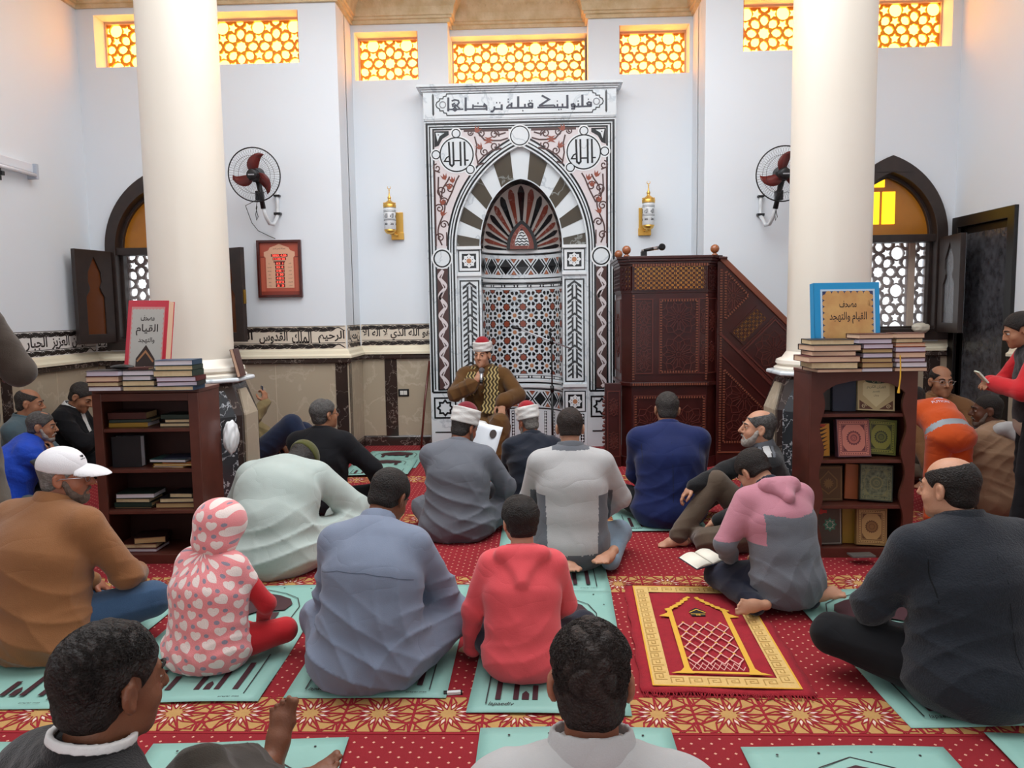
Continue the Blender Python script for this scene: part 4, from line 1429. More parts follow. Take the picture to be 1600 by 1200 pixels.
def flat_book(loc, w, d, t, rz, cover, page, spine, label, group, name='book'):
    """closed book lying flat; spine on side '+y', '-y', '+x' or '-x'"""
    o = thing(name, label, 'book', loc, rz, group)
    g = MB()
    b = .0025
    g.box(-w / 2, w / 2, -d / 2, d / 2, 0, b).box(-w / 2, w / 2, -d / 2, d / 2, t - b, t)
    q = .0035
    e = {'+y': (-w / 2, w / 2, d / 2 - q, d / 2), '-y': (-w / 2, w / 2, -d / 2, -d / 2 + q), '+x': (w / 2 - q, w / 2, -d / 2, d / 2), '-x': (-w / 2, -w / 2 + q, -d / 2, d / 2)}[spine]
    g.box(*e, 0, t)
    g.build('cover', CVS[cover], o, local=True, bevel=.0008)
    m = .004
    x0, x1, y0, y1 = -w / 2 + m, w / 2 - m, -d / 2 + m, d / 2 - m
    if spine == '+y': y1 = d / 2 - q
    if spine == '-y': y0 = -d / 2 + q
    if spine == '+x': x1 = w / 2 - q
    if spine == '-x': x0 = -w / 2 + q
    MB().box(x0, x1, y0, y1, b, t - b).build('pages', PGS[page], o, local=True)
    return o


ORD = ['lowest', 'second from bottom', 'third from bottom', 'fourth from bottom', 'fifth from bottom', 'sixth from bottom', 'seventh from bottom']


def book_pile(x, y, z, items, where, group):
    """items from the bottom: (width, depth, thickness, turn, cover, pages, spine, dx)"""
    for i, (w, d, t, rz, cv, pg, sp, dx) in enumerate(items):
        pos = ORD[i] if i < len(items) - 1 or len(items) == 1 else 'topmost'
        see = '%s-paged %s book' % (PGN[pg].split()[0], cv) if sp != '-y' else '%s book, spine outwards' % cv
        flat_book((x + dx, y, z), w, d, t, RAD(rz), cv, pg, sp, '%s, %s %s' % (see, pos, where), group)
        z += t + .0006
    return z


WOODB = mat('bookcase_timber', '#54291e', .42, var=(12, .55, '#66352a'), coat=.15)
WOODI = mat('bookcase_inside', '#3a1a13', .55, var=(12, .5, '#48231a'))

# ---- left bookcase --------------------------------------------------------------
BLX, BLY = -2.035, 3.9
bl = thing('bookcase', 'brown open bookcase with flat front in front of the left column', 'bookcase', (BLX, BLY + .14, 0), RAD(1.5))
LW, LH, LD = .275, .925, .27
g = MB()
for s in (-1, 1):
    MB().box(s * LW - (.02 if s > 0 else 0), s * LW + (0 if s > 0 else .02), -.14, .13, 0, LH - .02).build('side_panel', WOODB, bl, local=True, bevel=.002)
MB().box(-LW + .02, LW - .02, .115, .13, .03, LH - .02).build('back_panel', WOODI, bl, local=True)
MB().box(-LW - .004, LW + .004, -.145, .134, LH - .02, LH).build('top', WOODB, bl, local=True, bevel=.003)
g = MB().box(-LW, -LW + .048, -.155, -.14, 0, LH - .02).box(LW - .052, LW, -.155, -.14, 0, LH - .02).box(-LW + .048, LW - .052, -.155, -.14, LH - .06, LH - .02).box(-LW + .048, LW - .052, -.155, -.14, 0, .05)
g.build('front_frame', WOODB, bl, local=True, bevel=.002)
LSH = (.702, .487, .267, .03)
for z in LSH:
    MB().box(-LW + .02, LW - .02, -.148, .115, z, z + .018).build('shelf', WOODB, bl, local=True, bevel=.002)

GL = 'books in the left bookcase'
TL = 'books stacked on top of the left bookcase'
zt = LH + .001
book_pile(-2.20, 3.87, zt, [(.17, .13, .024, 1, 'brown', 'w', '+y', .005), (.165, .13, .022, -2, 'brown', 'c', '+y', 0), (.17, .13, .028, 2, 'maroon', 'p', '+y', -.006), (.172, .13, .028, -1, 'black', 'l', '+y', 0)], 'in left stack atop the left bookcase', TL)
ztb = book_pile(-2.02, 3.87, zt, [(.17, .135, .024, 0, 'dark brown', 'c', '+y', .005), (.165, .135, .028, 2, 'black', 'c', '+y', 0), (.15, .13, .024, -2, 'green', 'w', '+y', -.005), (.16, .13, .026, 3, 'black', 'w', '+y', 0), (.10, .08, .012, 6, 'brown', 'c', '-y', -.01)], 'in middle stack atop the left bookcase', TL)
book_pile(-1.83, 3.88, zt, [(.20, .15, .022, 2, 'blue', 'c', '+x', -.01), (.20, .15, .022, 8, 'black', 'l', '+x', .0), (.20, .15, .024, 5, 'maroon', 'l', '+x', .0), (.20, .15, .032, 3, 'green', 'c', '+x', -.012), (.19, .15, .024, 5, 'green', 'c', '+x', -.008), (.19, .15, .026, 6, 'blue', 'w', '+x', -.01)], 'in right stack atop the left bookcase', TL)
pc = thing('glasses_case', 'black zipped glasses case on the left stack of the left bookcase', 'case', (-2.13, 3.87, zt + .1045), RAD(-4))
MB().ball((0, 0, .014), .014, 20, 0, (4.6, 2.0, .93)).build('shell', BLKP, pc, smooth=True, local=True)
MB().tube([(.058 * math.cos(a), .026 * math.sin(a), .014) for a in np.linspace(0, 2 * PI, 30)[:-1]], .0022, 6, 0, True).build('zip_seam', mat('dark_zip', '#2b2b2e', .4, .5), pc, local=True)

def in_left(u, v, z):
    c, s = math.cos(RAD(1.5)), math.sin(RAD(1.5))
    return BLX + u * c - v * s, BLY + .14 + u * s + v * c, z
def lpile(u, v, z, items, where):
    x, y, z = in_left(u, v, z + .019)
    book_pile(x, y, z, items, where, GL)
lpile(-.125, -.02, .702, [(.205, .15, .024, 2, 'gold', 'w', '-y', 0), (.215, .15, .016, 6, 'green', 'c', '-y', .006), (.20, .14, .036, 3, 'brown', 't', '-y', -.008)], 'in left pile, left bookcase top shelf')
lpile(.13, -.03, .702, [(.175, .14, .020, 0, 'black', 'c', '+y', 0), (.145, .13, .019, 1, 'black', 'c', '+y', .01), (.16, .13, .024, 0, 'green', 't', '-y', .0)], 'in right pile, left bookcase top shelf')
lpile(.09, -.05, .487, [(.17, .14, .010, -4, 'gold', 'w', '+y', 0), (.21, .15, .012, 2, 'gold', 'c', '+y', .025), (.17, .14, .006, 3, 'orange', 'w', '+y', .05), (.20, .15, .016, -3, 'teal', 'w', '+y', 0), (.15, .14, .006, 6, 'navy', 'l', '+y', .04)], 'in pile, left bookcase second shelf')
lpile(-.12, -.03, .267, [(.20, .15, .009, 0, 'black', 't', '+y', 0), (.20, .15, .022, 1, 'green', 't', '-y', 0), (.185, .15, .022, -1, 'black', 'c', '+y', .0), (.205, .15, .026, 3, 'green', 'w', '+y', .01)], 'in left pile, left bookcase third shelf')
lpile(.125, -.03, .267, [(.235, .15, .028, 1, 'brown', 't', '+y', -.01), (.215, .14, .024, 3, 'black', 'c', '+y', 0), (.125, .13, .024, -2, 'black', 'c', '+y', .01)], 'in right pile, left bookcase third shelf')
lpile(-.11, -.03, .03, [(.21, .15, .020, 0, 'maroon', 'w', '+y', 0), (.20, .15, .024, 2, 'brown', 'c', '+y', .0), (.16, .14, .034, 14, 'dark brown', 't', '+x', .05)], 'in pile, left bookcase bottom shelf')
# black binder standing on the second shelf
x, y, z = in_left(-.145, -.06, .506)
bd = thing('ring_binder', 'black binder standing upright on the second shelf of the left bookcase', 'binder', (x, y, z), RAD(4))
g = MB().box(-.075, .075, -.03, -.027, 0, .165).box(-.075, .075, .022, .025, 0, .165).box(-.078, -.074, -.03, .025, 0, .165)
g.build('cover', CVS['black'], bd, local=True, bevel=.001)
MB().box(-.07, .072, -.024, .018, .004, .160).build('pages', PG_W, bd, local=True)


def upright_book(name, loc, w, h, t, rz, lean, cover, page, label, group, deco=None, roll=0.):
    """book standing on its tail, front cover to the viewer, leaning back by «lean» degrees"""
    loc = (loc[0], loc[1], loc[2] + t * math.sin(RAD(lean)) + abs(math.sin(RAD(roll))) * w / 2 + .0005)
    o = thing(name, label, 'book', loc, rz, group)
    o.rotation_euler = (-RAD(lean), RAD(roll), rz)
    cm = cover if not isinstance(cover, str) else CVS[cover]
    g = MB().box(-w / 2, w / 2, 0, .003, 0, h).box(-w / 2, w / 2, t - .003, t, 0, h).box(-w / 2, -w / 2 + .004, 0, t, 0, h)
    c = g.build('cover', cm, o, local=True, bevel=.0008)
    MB().box(-w / 2 + .004, w / 2 - .004, .003, t - .003, .003, h - .003).build('pages', PGS[page], o, local=True)
    if deco:
        deco(o, c, lambda u, v, q: (u, -q, v), w, h)
    return o


def ornate(ground, line, centre, medal=True):
    def f(o, c, fr, w, h):
        g = MB()
        g.prism(rect(-w / 2 + .006, w / 2 - .006, .006, h - .006), 0, .0006, fr, 0)
        g.ribbon(rect(-w / 2 + .010, w / 2 - .010, .010, h - .010), .003, .0006, .0011, fr, 1, True)
        g.ribbon(rect(-w / 2 + .026, w / 2 - .026, .028, h - .028), .0035, .0006, .0011, fr, 1, True)
        for i in range(int((w - .04) / .012)):
            for v in (.018, h - .018):
                g.prism(star(-w / 2 + .022 + i * .012, v, .004, .002, 4), .0006, .001, fr, 1)
        for i in range(int((h - .04) / .012)):
            for u in (-w / 2 + .018, w / 2 - .018):
                g.prism(star(u, .024 + i * .012, .004, .002, 4), .0006, .001, fr, 1)
        if medal:
            r = w * .2
            g.prism(star(0, h / 2, r * 1.12, r * .95, 18), .0006, .0011, fr, 1)
            g.prism(circ(0, h / 2, r * .82, 24), .0011, .0014, fr, 2)
            g.ribbon(circ(0, h / 2, r * .45, 16), .003, .0014, .0018, fr, 1, True)
            g.ribbon(scroll(0, h / 2, r * .4, 0, 1.5), .002, .0014, .0018, fr, 1)
            for sx in (-1, 1):
                for sz in (-1, 1):
                    cx, cz = sx * (w / 2 - .03), h / 2 + sz * (h / 2 - .032)
                    g.prism([(cx, cz), (cx - sx * .022, cz), (cx - sx * .012, cz - sz * .01), (cx - sx * .008, cz - sz * .014), (cx, cz - sz * .03)][::-sx * sz], .0006, .0011, fr, 1)
        g.build('cover_ornament', [ground, line, centre], c, local=True)
    return f


# ---- right bookcase ---------------------------------------------------------------
BRX, BRY = 1.665, 3.95
br = thing('bookcase', 'brown bookcase with an arched wavy-edged front in front of the right column', 'bookcase', (BRX, BRY + .14, 0), RAD(-1))
RW_, RH = .265, .975
for s in (-1, 1):
    MB().box(s * RW_ - (.018 if s > 0 else 0), s * RW_ + (0 if s > 0 else .018), -.125, .14, 0, RH - .018).build('side_panel', WOODB, br, local=True, bevel=.002)
MB().box(-RW_ + .018, RW_ - .018, .125, .14, .02, RH - .018).build('back_panel', WOODI, br, local=True)
MB().box(-RW_ - .003, RW_ + .003, -.128, .142, RH - .018, RH).build('top', WOODB, br, local=True, bevel=.003)
RSH = (.735, .495, .255, .02)
for z in RSH:
    MB().box(-RW_ + .018, RW_ - .018, -.13, .125, z, z + .018).build('shelf', WOODB, br, local=True, bevel=.002)
edge = []
for i in range(33):
    z = .05 + (.86 - .05) * i / 32
    edge.append((.205 - .012 * math.cos((z - .08) / .24 * 2 * PI), z))
top = [(.19, .875), (.14, .905), (.06, .922), (0, .926)]
op = edge + top
op = op + [(-u, v) for u, v in reversed(op[:-1])]
MB().fill([rect(-RW_, RW_, 0, RH - .001), op], .126, .146, lambda u, v, w: (u, -w, v)).build('front_frame', WOODB, br, local=True, bevel=.002)

TR = 'books stacked on top of the right bookcase'
GR = 'books displayed in the right bookcase'
zt = RH + .001
book_pile(1.475, 3.93, zt, [(.225, .2, .018, 3, 'brown', 'p', '+y', .015), (.225, .2, .032, -4, 'black', 'c', '+y', .0), (.26, .2, .030, 2, 'maroon', 'p', '+y', -.012), (.215, .19, .024, -3, 'brown', 'p', '+y', -.005), (.24, .2, .030, 3, 'black', 'p', '+y', .0), (.21, .19, .026, -5, 'black', 'c', '+y', -.01)], 'in left stack atop the right bookcase', TR)
book_pile(1.683, 3.92, zt, [(.155, .15, .020, 0, 'black', 'w', '+y', .0), (.155, .15, .026, 1, 'brown', 't', '+y', .0), (.15, .15, .022, -2, 'brown', 't', '+y', .0), (.15, .15, .024, 1, 'black', 'l', '+y', .0), (.15, .15, .020, -1, 'dark brown', 't', '+y', .0), (.15, .15, .024, 2, 'maroon', 'l', '+y', .0), (.165, .15, .024, -2, 'black', 'l', '+y', -.012), (.175, .15, .024, 2, 'brown', 'p', '+y', -.012)], 'in middle stack atop the right bookcase', TR)
book_pile(1.845, 3.92, zt, [(.16, .14, .020, -1, 'brown', 'p', '+y', .006), (.155, .14, .026, 1, 'black', 'w', '+y', .006), (.15, .14, .020, -1, 'maroon', 'l', '+y', .0), (.15, .14, .028, 1, 'brown', 'p', '+y', .0), (.15, .14, .026, 0, 'maroon', 'l', '+y', .0), (.145, .14, .018, -2, 'orange', 'p', '+y', .0), (.135, .13, .022, 1, 'black', 'c', '+y', -.006), (.14, .14, .026, -3, 'brown', 'p', '+y', .0)], 'in right stack atop the right bookcase', TR)
rb = MB().tube([(1.77, 3.80, 1.06), (1.773, 3.798, 1.0), (1.772, 3.795, .95), (1.768, 3.797, .90)], .0035, 8).tube([(1.768, 3.797, .905), (1.766, 3.797, .875)], [.004, .007], 8).build('ribbon_bookmark', mat('yellow_ribbon', '#d9a52c', .6))
tag(rb, 'yellow ribbon bookmark hanging over the front edge of the right bookcase', 'bookmark')

def mm(name, c, r=.45): return mat(name, c, r)
def rshow(name, u, z, w, h, t, rz, lean, cover, page, label, deco=None, v=-.07, roll=0.):
    c, s = math.cos(RAD(-1)), math.sin(RAD(-1))
    upright_book(name, (BRX + u * c - v * s, BRY + .14 + u * s + v * c, z + .0195), w, h, t, RAD(rz), lean, cover, page, label, GR, deco, roll)
CREAMC = mm('parchment_cover', '#c7b487')
def cartouche(o, c, fr, w, h):
    g = MB()
    g.prism(rect(-w / 2 + .005, w / 2 - .005, .005, h - .005), 0, .0006, fr, 0)
    g.prism([(-w * .36, h * .45), (0, h * .10), (w * .36, h * .45), (w * .36, h * .78), (w * .2, h * .95), (-w * .2, h * .95), (-w * .36, h * .78)], .0006, .001, fr, 1)
    for s in (-1, 1):
        g.prism([(s * w * .45, h * .04), (s * w * .45, h * .30), (s * w * .08, h * .04)][::s], .0006, .0011, fr, 2)
        g.ribbon(scroll(s * w * .33, h * .12, .012, 0, 1.4), .0025, .0011, .0015, fr, 1)
    g.prism([(u, h * .86 + v) for u, v in [(w * .30 * math.cos(a), h * .075 * math.sin(a)) for a in np.linspace(0, 2 * PI, 24)[:-1]]], .001, .0014, fr, 3)
    g.ribbon(scroll(-.012, h * .86, .012, 0, 1.5), .002, .0014, .0018, fr, 1)
    g.ribbon(scroll(.014, h * .86, .012, 2, 1.5), .002, .0014, .0018, fr, 1)
    g.text('القران الكريم', 0, h * .62, .020, .001, .0014, fr, 3, width=w * .5)
    g.text('تفسير', 0, h * .52, .013, .001, .0014, fr, 3)
    g.text('وبيان', 0, h * .41, .012, .001, .0014, fr, 2)
    g.build('cover_ornament', [mm('parchment', '#b9a577'), mm('light_parchment', '#d3c596'), mm('brown_print', '#5c3520'), mm('green_print', '#33483a')], c, local=True)
rshow('book', -.135, .735, .10, .165, .04, 3, 3, 'grey', 'c', 'dark grey book standing at the left end of the top shelf of the right bookcase', None, -.02)
rshow('book', -.065, .735, .12, .168, .035, -3, 3, 'navy', 'c', 'navy blue book standing beside the grey one on the top shelf', None, -.06)
rshow('book', .03, .735, .13, .172, .03, -2, 6, CREAMC, 'c', 'cream book standing partly hidden behind the parchment-coloured volume', None, -.02)
rshow('book', .085, .735, .185, .178, .028, -4, 9, CREAMC, 'c', 'parchment-coloured book with a green medallion leaning on the top shelf', cartouche, -.09, 2)
def flame(o, c, fr, w, h):
    g = MB()
    g.prism(rect(-w / 2 + .004, w / 2 - .004, .004, h - .004), 0, .0006, fr, 0)
    for k in range(7):
        z = h * (.08 + .12 * k)
        g.prism([(-w * .35, z), (w * .1, z + .012), (w * .38, z + .03), (w * .05, z + .022), (-w * .3, z + .02)], .0006, .0011, fr, 1)
    g.prism([(-w * .1, h * .9), (w * .2, h * .88), (w * .3, h * .96), (-.0, h * .97)], .0006, .0011, fr, 2)
    g.build('cover_ornament', [mm('amber_print', '#c98a2e'), mm('dark_print', '#2a1a10'), mm('red_print', '#b03a2a')], c, local=True)
rshow('book', -.185, .495, .11, .178, .03, 8, 4, 'black', 'c', 'amber and black patterned book at the left end of the second shelf', flame, -.07)
rshow('book', .128, .495, .155, .185, .03, -6, 10, mm('olive_cover', '#5d6226'), 'c', 'olive green ornate book leaning behind the pink one on the second shelf', ornate(mm('olive_print', '#8c8a35'), mm('dark_olive', '#363a1a'), mm('olive_mid', '#6d6f2a')), -.055, 4)
rshow('book', -.02, .495, .175, .198, .035, 2, 11, mm('plum_cover', '#5a3a46'), 'c', 'pink ornate book with a round medallion on the second shelf of the right bookcase', ornate(mm('pink_print', '#c97d6c'), mm('plum_print', '#6b3038'), mm('pink_mid', '#b56659')), -.10)
def lozenge(o, c, fr, w, h):
    g = MB()
    g.ribbon(rect(-w / 2 + .008, w / 2 - .008, .01, h - .01), .004, 0, .001, fr, 0, True)
    g.ribbon([(0, h * .2), (w * .3, h * .4), (w * .3, h * .6), (0, h * .85), (-w * .3, h * .6), (-w * .3, h * .4)], .006, 0, .001, fr, 0, True)
    g.prism(star(0, h / 2, w * .2, w * .12, 12), 0, .001, fr, 0)
    g.build('cover_ornament', [mm('bronze_print', '#7a5a34')], c, local=True)
rshow('book', -.13, .255, .15, .185, .03, 3, 4, mm('bronze_cover', '#5a3f26'), 't', 'brown embossed book standing at the left of the third shelf', lozenge, -.05)
rshow('book', .025, .255, .13, .185, .016, -4, 7, 'orange', 'c', 'thin rust orange book tucked behind the dark green one', None, -.03, 3)
rshow('book', .10, .255, .165, .19, .03, -8, 11, mm('dark_moss_cover', '#2a3022'), 'c', 'dark green mottled book leaning on the third shelf of the right bookcase', ornate(mat('moss_print', '#3c4430', .5, var=(60, .9, '#7a7c5c')), mm('moss_line', '#77734a'), mm('moss_mid', '#565a3e')), -.085, 3)
def green_tag(o, c, fr, w, h):
    g = MB()
    g.prism(circ(-w * .2, h * .86, .014, 16), 0, .001, fr, 1)
    g.prism([(-w * .32, h * .82), (.0, h * .82), (.0, h * .90), (-w * .32, h * .90)], 0, .0012, fr, 1)
    g.prism(star(w * .1, h * .52, w * .24, w * .17, 8), 0, .001, fr, 2)
    g.ribbon(star(w * .1, h * .52, w * .15, w * .09, 8), .003, .001, .0015, fr, 0, True)
    g.ribbon(rect(-w / 2 + .008, w / 2 - .008, .008, h - .008), .003, 0, .001, fr, 0, True)
    g.build('cover_ornament', [mm('silver_print', '#b9b3a8'), mm('red_label', '#c23430'), mm('jade_print', '#3b7a62')], c, local=True)
rshow('book', -.135, .02, .16, .205, .03, 3, 5, mm('taupe_cover', '#54483f'), 'c', 'taupe book with a red label and green star on the bottom shelf', green_tag, -.06)
rshow('book', .02, .02, .13, .20, .014, -3, 5, 'gold', 'c', 'thin yellow book standing behind the beige one on the bottom shelf', None, -.03)
rshow('book', .085, .02, .155, .195, .03, -5, 9, mm('beige_cover', '#a07c4c'), 'c', 'beige book with a dark round medallion on the bottom shelf of the right bookcase', ornate(mm('beige_print', '#b8935c'), mm('beige_line', '#6e4a28'), mm('beige_mid', '#8d6436')), -.085, 2)
cp = flat_book((BRX - .03, 3.855, .0395), .12, .07, .008, RAD(4), 'grey', 'w', '+y', 'small white booklet lying at the front of the bottom shelf of the right bookcase', None, 'booklet')

# ---- two big book boxes standing on the bookcases ------------------------------------
def red_cover(o, c, fr, w, h):
    g = MB()
    g.prism(rect(-w / 2 + .025, w / 2 - .02, .03, h - .035), 0, .0008, fr, 0)
    x0, x1, z0, z1 = -w / 2 + .036, w / 2 - .030, .04, h - .045
    sc = []
    for i in range(9):
        sc += [(x0 + (x1 - x0) * (i + t) / 9, z1 - .006 + .006 * math.sin(PI * t)) for t in (0, .33, .66)]
    for i in range(14):
        sc += [(x1 + .006 * math.sin(PI * t), z1 - (z1 - z0) * (i + t) / 14) for t in (0, .33, .66)]
    for i in range(9):
        sc += [(x1 - (x1 - x0) * (i + t) / 9, z0 - .006 * math.sin(PI * t)) for t in (0, .33, .66)]
    for i in range(14):
        sc += [(x0 - .006 * math.sin(PI * t), z0 + (z1 - z0) * (i + t) / 14) for t in (0, .33, .66)]
    g.prism(sc[::-1], .0008, .0012, fr, 1)
    cx = (x0 + x1) / 2
    g.prism([(cx - .058, z0 + .03), (cx + .058, z0 + .03), (cx + .058, z0 + .10), (cx, z0 + .175), (cx - .058, z0 + .10)], .0012, .0016, fr, 2)
    g.ribbon([(cx - .05, z0 + .085), (cx, z0 + .14), (cx + .05, z0 + .085)], .010, .0016, .002, fr, 3)
    g.prism([(cx - .006, z0 + .03), (cx + .006, z0 + .03), (cx + .003, z0 + .06), (cx - .003, z0 + .06)], .0016, .002, fr, 1)
    g.text('مصحف', cx, z1 - .065, .030, .0012, .0018, fr, 4, width=.085, bold=.01)
    g.text('القيام', cx, z1 - .145, .062, .0012, .0018, fr, 4, width=.135, bold=.012)
    g.text('والتهجد', cx, z1 - .188, .034, .0012, .0018, fr, 4, width=.10, bold=.01)
    g.build('cover_print', [mm('rose_print', '#c98a86'), mm('silver_grey_print', '#b5b3ac'), mm('dark_drape_print', '#33241f'), mm('gold_band_print', '#a2714a'), INK], c, local=True)
REDB = mat('red_glossy_cover', '#c3293c', .3, coat=.2)
BLUB = mat('sky_blue_glossy_cover', '#1690c8', .3, coat=.2)
upright_book('book', (-2.105, 4.02, zt - RH + LH + .0005), .25, .455, .05, RAD(-11), 9, REDB, 'p', 'large red book with a silver cover panel, standing on the left bookcase', None, red_cover, 1.)
def blue_cover(o, c, fr, w, h):
    g = MB()
    g.prism(rect(-w / 2 + .035, w / 2 - .025, .02, h - .035), 0, .0008, fr, 0)
    g.prism(rect(-w / 2 + .045, w / 2 - .035, .02, h - .045), .0008, .0012, fr, 1)
    x0, x1, z0, z1 = -w / 2 + .06, w / 2 - .05, .03, h - .06
    g.prism(rect(x0, x1, z0, z1), .0012, .0016, fr, 2)
    nx, nz = 7, 11
    for i in range(nx):
        for v in (z0, z1): g.prism(circ(x0 + (x1 - x0) * (i + .5) / nx, v, (x1 - x0) / nx * .5, 14), .0012, .0017, fr, 2)
    for i in range(nz):
        for u in (x0, x1): g.prism(circ(u, z0 + (z1 - z0) * (i + .5) / nz, (z1 - z0) / nz * .5, 14), .0012, .0017, fr, 2)
    g.text('مصحف', (x0 + x1) / 2, z1 - .07, .035, .0018, .0024, fr, 3, width=.09, bold=.008)
    g.text('القيام والتهجد', (x0 + x1) / 2, z1 - .155, .062, .0018, .0024, fr, 3, width=.195, bold=.01)
    g.prism(circ(.0, .12, .028, 20), .0018, .0022, fr, 4)
    g.build('cover_print', [mm('pale_blue_print', '#b9cfe0'), mm('navy_print', '#27325c'), mat('sand_print', '#d3a666', .4, var=(9, .7, '#b57a44')), INK, mm('ivory_print', '#e9dcc6')], c, local=True)
upright_book('book', (1.615, 4.035, RH + .0015), .345, .445, .05, RAD(3), 6, BLUB, 'w', 'large sky blue book with a sand-coloured cover panel, behind the stacks on the right bookcase', None, blue_cover, 0)
lb = thing('book', 'thin book with peach pages leaning upright on the ledge of the left column', 'book', (-1.925, 4.93, .9035))
lb.rotation_euler = (0, RAD(-13), RAD(8))
MB().box(-.012, -.009, -.07, .07, 0, .185).box(.009, .012, -.07, .07, 0, .185).box(-.012, .012, .066, .07, 0, .185).build('cover', CVS['brown'], lb, local=True)
MB().box(-.009, .009, -.066, .066, .003, .182).build('pages', PG_P, lb, local=True)

# ------------------------------------------------------------------ wall things
def wall_fan(cx, cy, cz, label, side, ang):
    t = thing('wall_fan', label, 'fan', (cx + side * .16, YO, cz - .3), 0, 'caged fans on the back wall')
    tilt = RAD(8)
    def fr(u, v, w):                                   # w towards the viewer
        return (cx + u, cy - w * math.cos(tilt) + v * math.sin(tilt) * -1, cz + v * math.cos(tilt) - w * math.sin(tilt))
    DK = mat('fan_black', '#17171a', .4)
    BL = mat('fan_blade_maroon', '#6e231f', .35)
    PW = mat('white_fan_pipe', '#d4d7da', .3, coat=.3)
    R = .222
    g = MB()
    g.tube([fr(R * math.cos(a), R * math.sin(a), 0) for a in np.linspace(0, 2 * PI, 49)[:-1]], .0055, 8, 0, True)
    for r_, w in ((.155, .055), (.155, -.05)):
        g.tube([fr(r_ * math.cos(a), r_ * math.sin(a), w) for a in np.linspace(0, 2 * PI, 37)[:-1]], .0015, 5, 0, True)
    for i in range(60):
        a = 2 * PI * i / 60
        for sg in (1, -1):
            P = [fr(q * math.cos(a), q * math.sin(a), sg * w) for q, w in ((.05, .07), (.11, .068), (.17, .048), (.205, .022), (R, 0))]
            g.tube(P, .0008, 3, 0, caps=False)
    g.build('cage', DK, t)
    for k in range(3):
        g = MB()
        a0 = ang + k * 2 * PI / 3
        U, Dn = [], []
        for i in range(11):
            q = i / 10
            r_ = .04 + .15 * q
            wd_ = .034 + .068 * math.sin(PI * min(1, q * .85 + .12)) * (1 if q < .95 else .6)
            sw = a0 - .55 * q * q
            for lst, s in ((U, 1), (Dn, -1)):
                aa = sw + s * wd_ / (2 * r_)
                lst.append(fr(r_ * math.cos(aa), r_ * math.sin(aa), s * .016 * (1 - q * .4)))
        V = U + Dn
        g.raw(V, [(i, i + 1, 12 + i, 11 + i) for i in range(10)])
        o = g.build('blade', BL, t, smooth=True)
        sd = o.modifiers.new('thickness', 'SOLIDIFY'); sd.thickness = .003
    hub = MB().lathe([(0, .078), (.03, .076), (.045, .066), (.048, .055), (.05, .0), (.062, -.01), (.062, -.09), (.045, -.11), (0, -.112)], 24, lambda x, y, z: fr(x, y, z)).build('motor', DK, t, smooth=True, auto=40)
    MB().prism(rect(-.026, .026, -.005, .005), .077, .079, fr).build('badge', SILV, hub)
    # black neck, white J-shaped pipe to the wall
    top = Vector(fr(0.01, -.05, -.06))
    q = Vector((cx + side * .03, cy + .10, cz - .27))
    MB().tube([top, top * .5 + q * .5, q], [.026, .02, .022], 12).build('neck', DK, t, smooth=True)
    pw = [q, q + Vector((side * .01, .03, -.07)), q + Vector((side * .025, .07, -.12)), q + Vector((side * .04, .13, -.12)), q + Vector((side * .052, .17, -.07))]
    wall = Vector((cx + side * .085, YO - .022, cz - .30))
    pw += [wall, wall + Vector((0, 0, .08)), wall + Vector((0, 0, .20))]
    MB().tube(pw, .016, 12).build('wall_pipe', PW, t, smooth=True)
    MB().box(wall.x - .03, wall.x + .03, YO - .045, YO - .0, wall.z - .0, wall.z + .02).box(wall.x - .026, wall.x + .026, YO - .045, YO, wall.z + .16, wall.z + .175).build('clamp', DK, t)
    cb = MB().box(cx - .05 + .02, cx + .03, cy + .08, cy + .14, cz - .20, cz - .12).build('switch_box', DK, t, bevel=.004)
    MB().tube([(cx - .02, cy + .1, cz - .2), (cx - .03, cy + .09, cz - .27), (cx - .015, cy + .09, cz - .34), (cx - .03, cy + .09, cz - .37), (cx - .035, cy + .09, cz - .32), (cx - .02, cy + .09, cz - .25)], .003, 6).build('pull_cord', DK, t)
    return t
wall_fan(-2.38, 6.58, 2.485, 'caged wall fan with maroon blades right of the left column', 1, RAD(97))
wall_fan(2.05, 6.55, 2.40, 'caged wall fan with maroon blades half behind the right column', -1, RAD(100))
cb = MB().tube([(-2.41, 6.72, 2.30), (-2.55, 6.80, 2.26), (-2.53, 6.88, 2.12), (-2.48, 6.895, 2.05), (-2.38, 6.895, 2.0), (-2.33, 6.895, 1.978)], .003, 6).build('power_cable', BLKP)
tag(cb, 'thin dark cable hanging from the left wall fan to the prayer time board', 'cable')

# prayer time board
ck = thing('prayer_time_board', 'framed red digital prayer time board on the wall below the left fan', 'clock', (-2.30, YO, 1.455))
fr = F_front(YO - .001, -2.30, 1.71)
MB().fill([rect(-.2, .2, -.255, .255), rect(-.175, .175, -.232, .232)], 0, .035, fr).build('frame', mat('clock_frame', '#4a1712', .35, coat=.3), ck, bevel=.004)
g = MB()
g.prism(rect(-.18, .18, -.236, .236), 0, .012, fr, 0)
arch = [(-.125, -.17), (-.125, .10), (-.14, .115), (-.14, .15), (-.10, .165), (-.085, .19), (-.04, .205), (0, .222)]
arch = arch + [(-u, v) for u, v in reversed(arch[:-1])]
g.prism(arch[::-1], .012, .0128, fr, 1)
for s in (-1, 1):
    g.prism(rect(s * .155 - .015, s * .155 + .015, -.2, .1)if s > 0 else rect(-.17, -.14, -.2, .1), .012, .0126, fr, 2)
    g.prism(rect(s * .155 - .019, s * .155 + .019, .1, .112), .012, .013, fr, 3)
    g.prism(rect(s * .155 - .019, s * .155 + .019, -.212, -.2), .012, .013, fr, 3)
g.prism(rect(-.175, .175, -.232, -.2), .012, .0124, fr, 3)
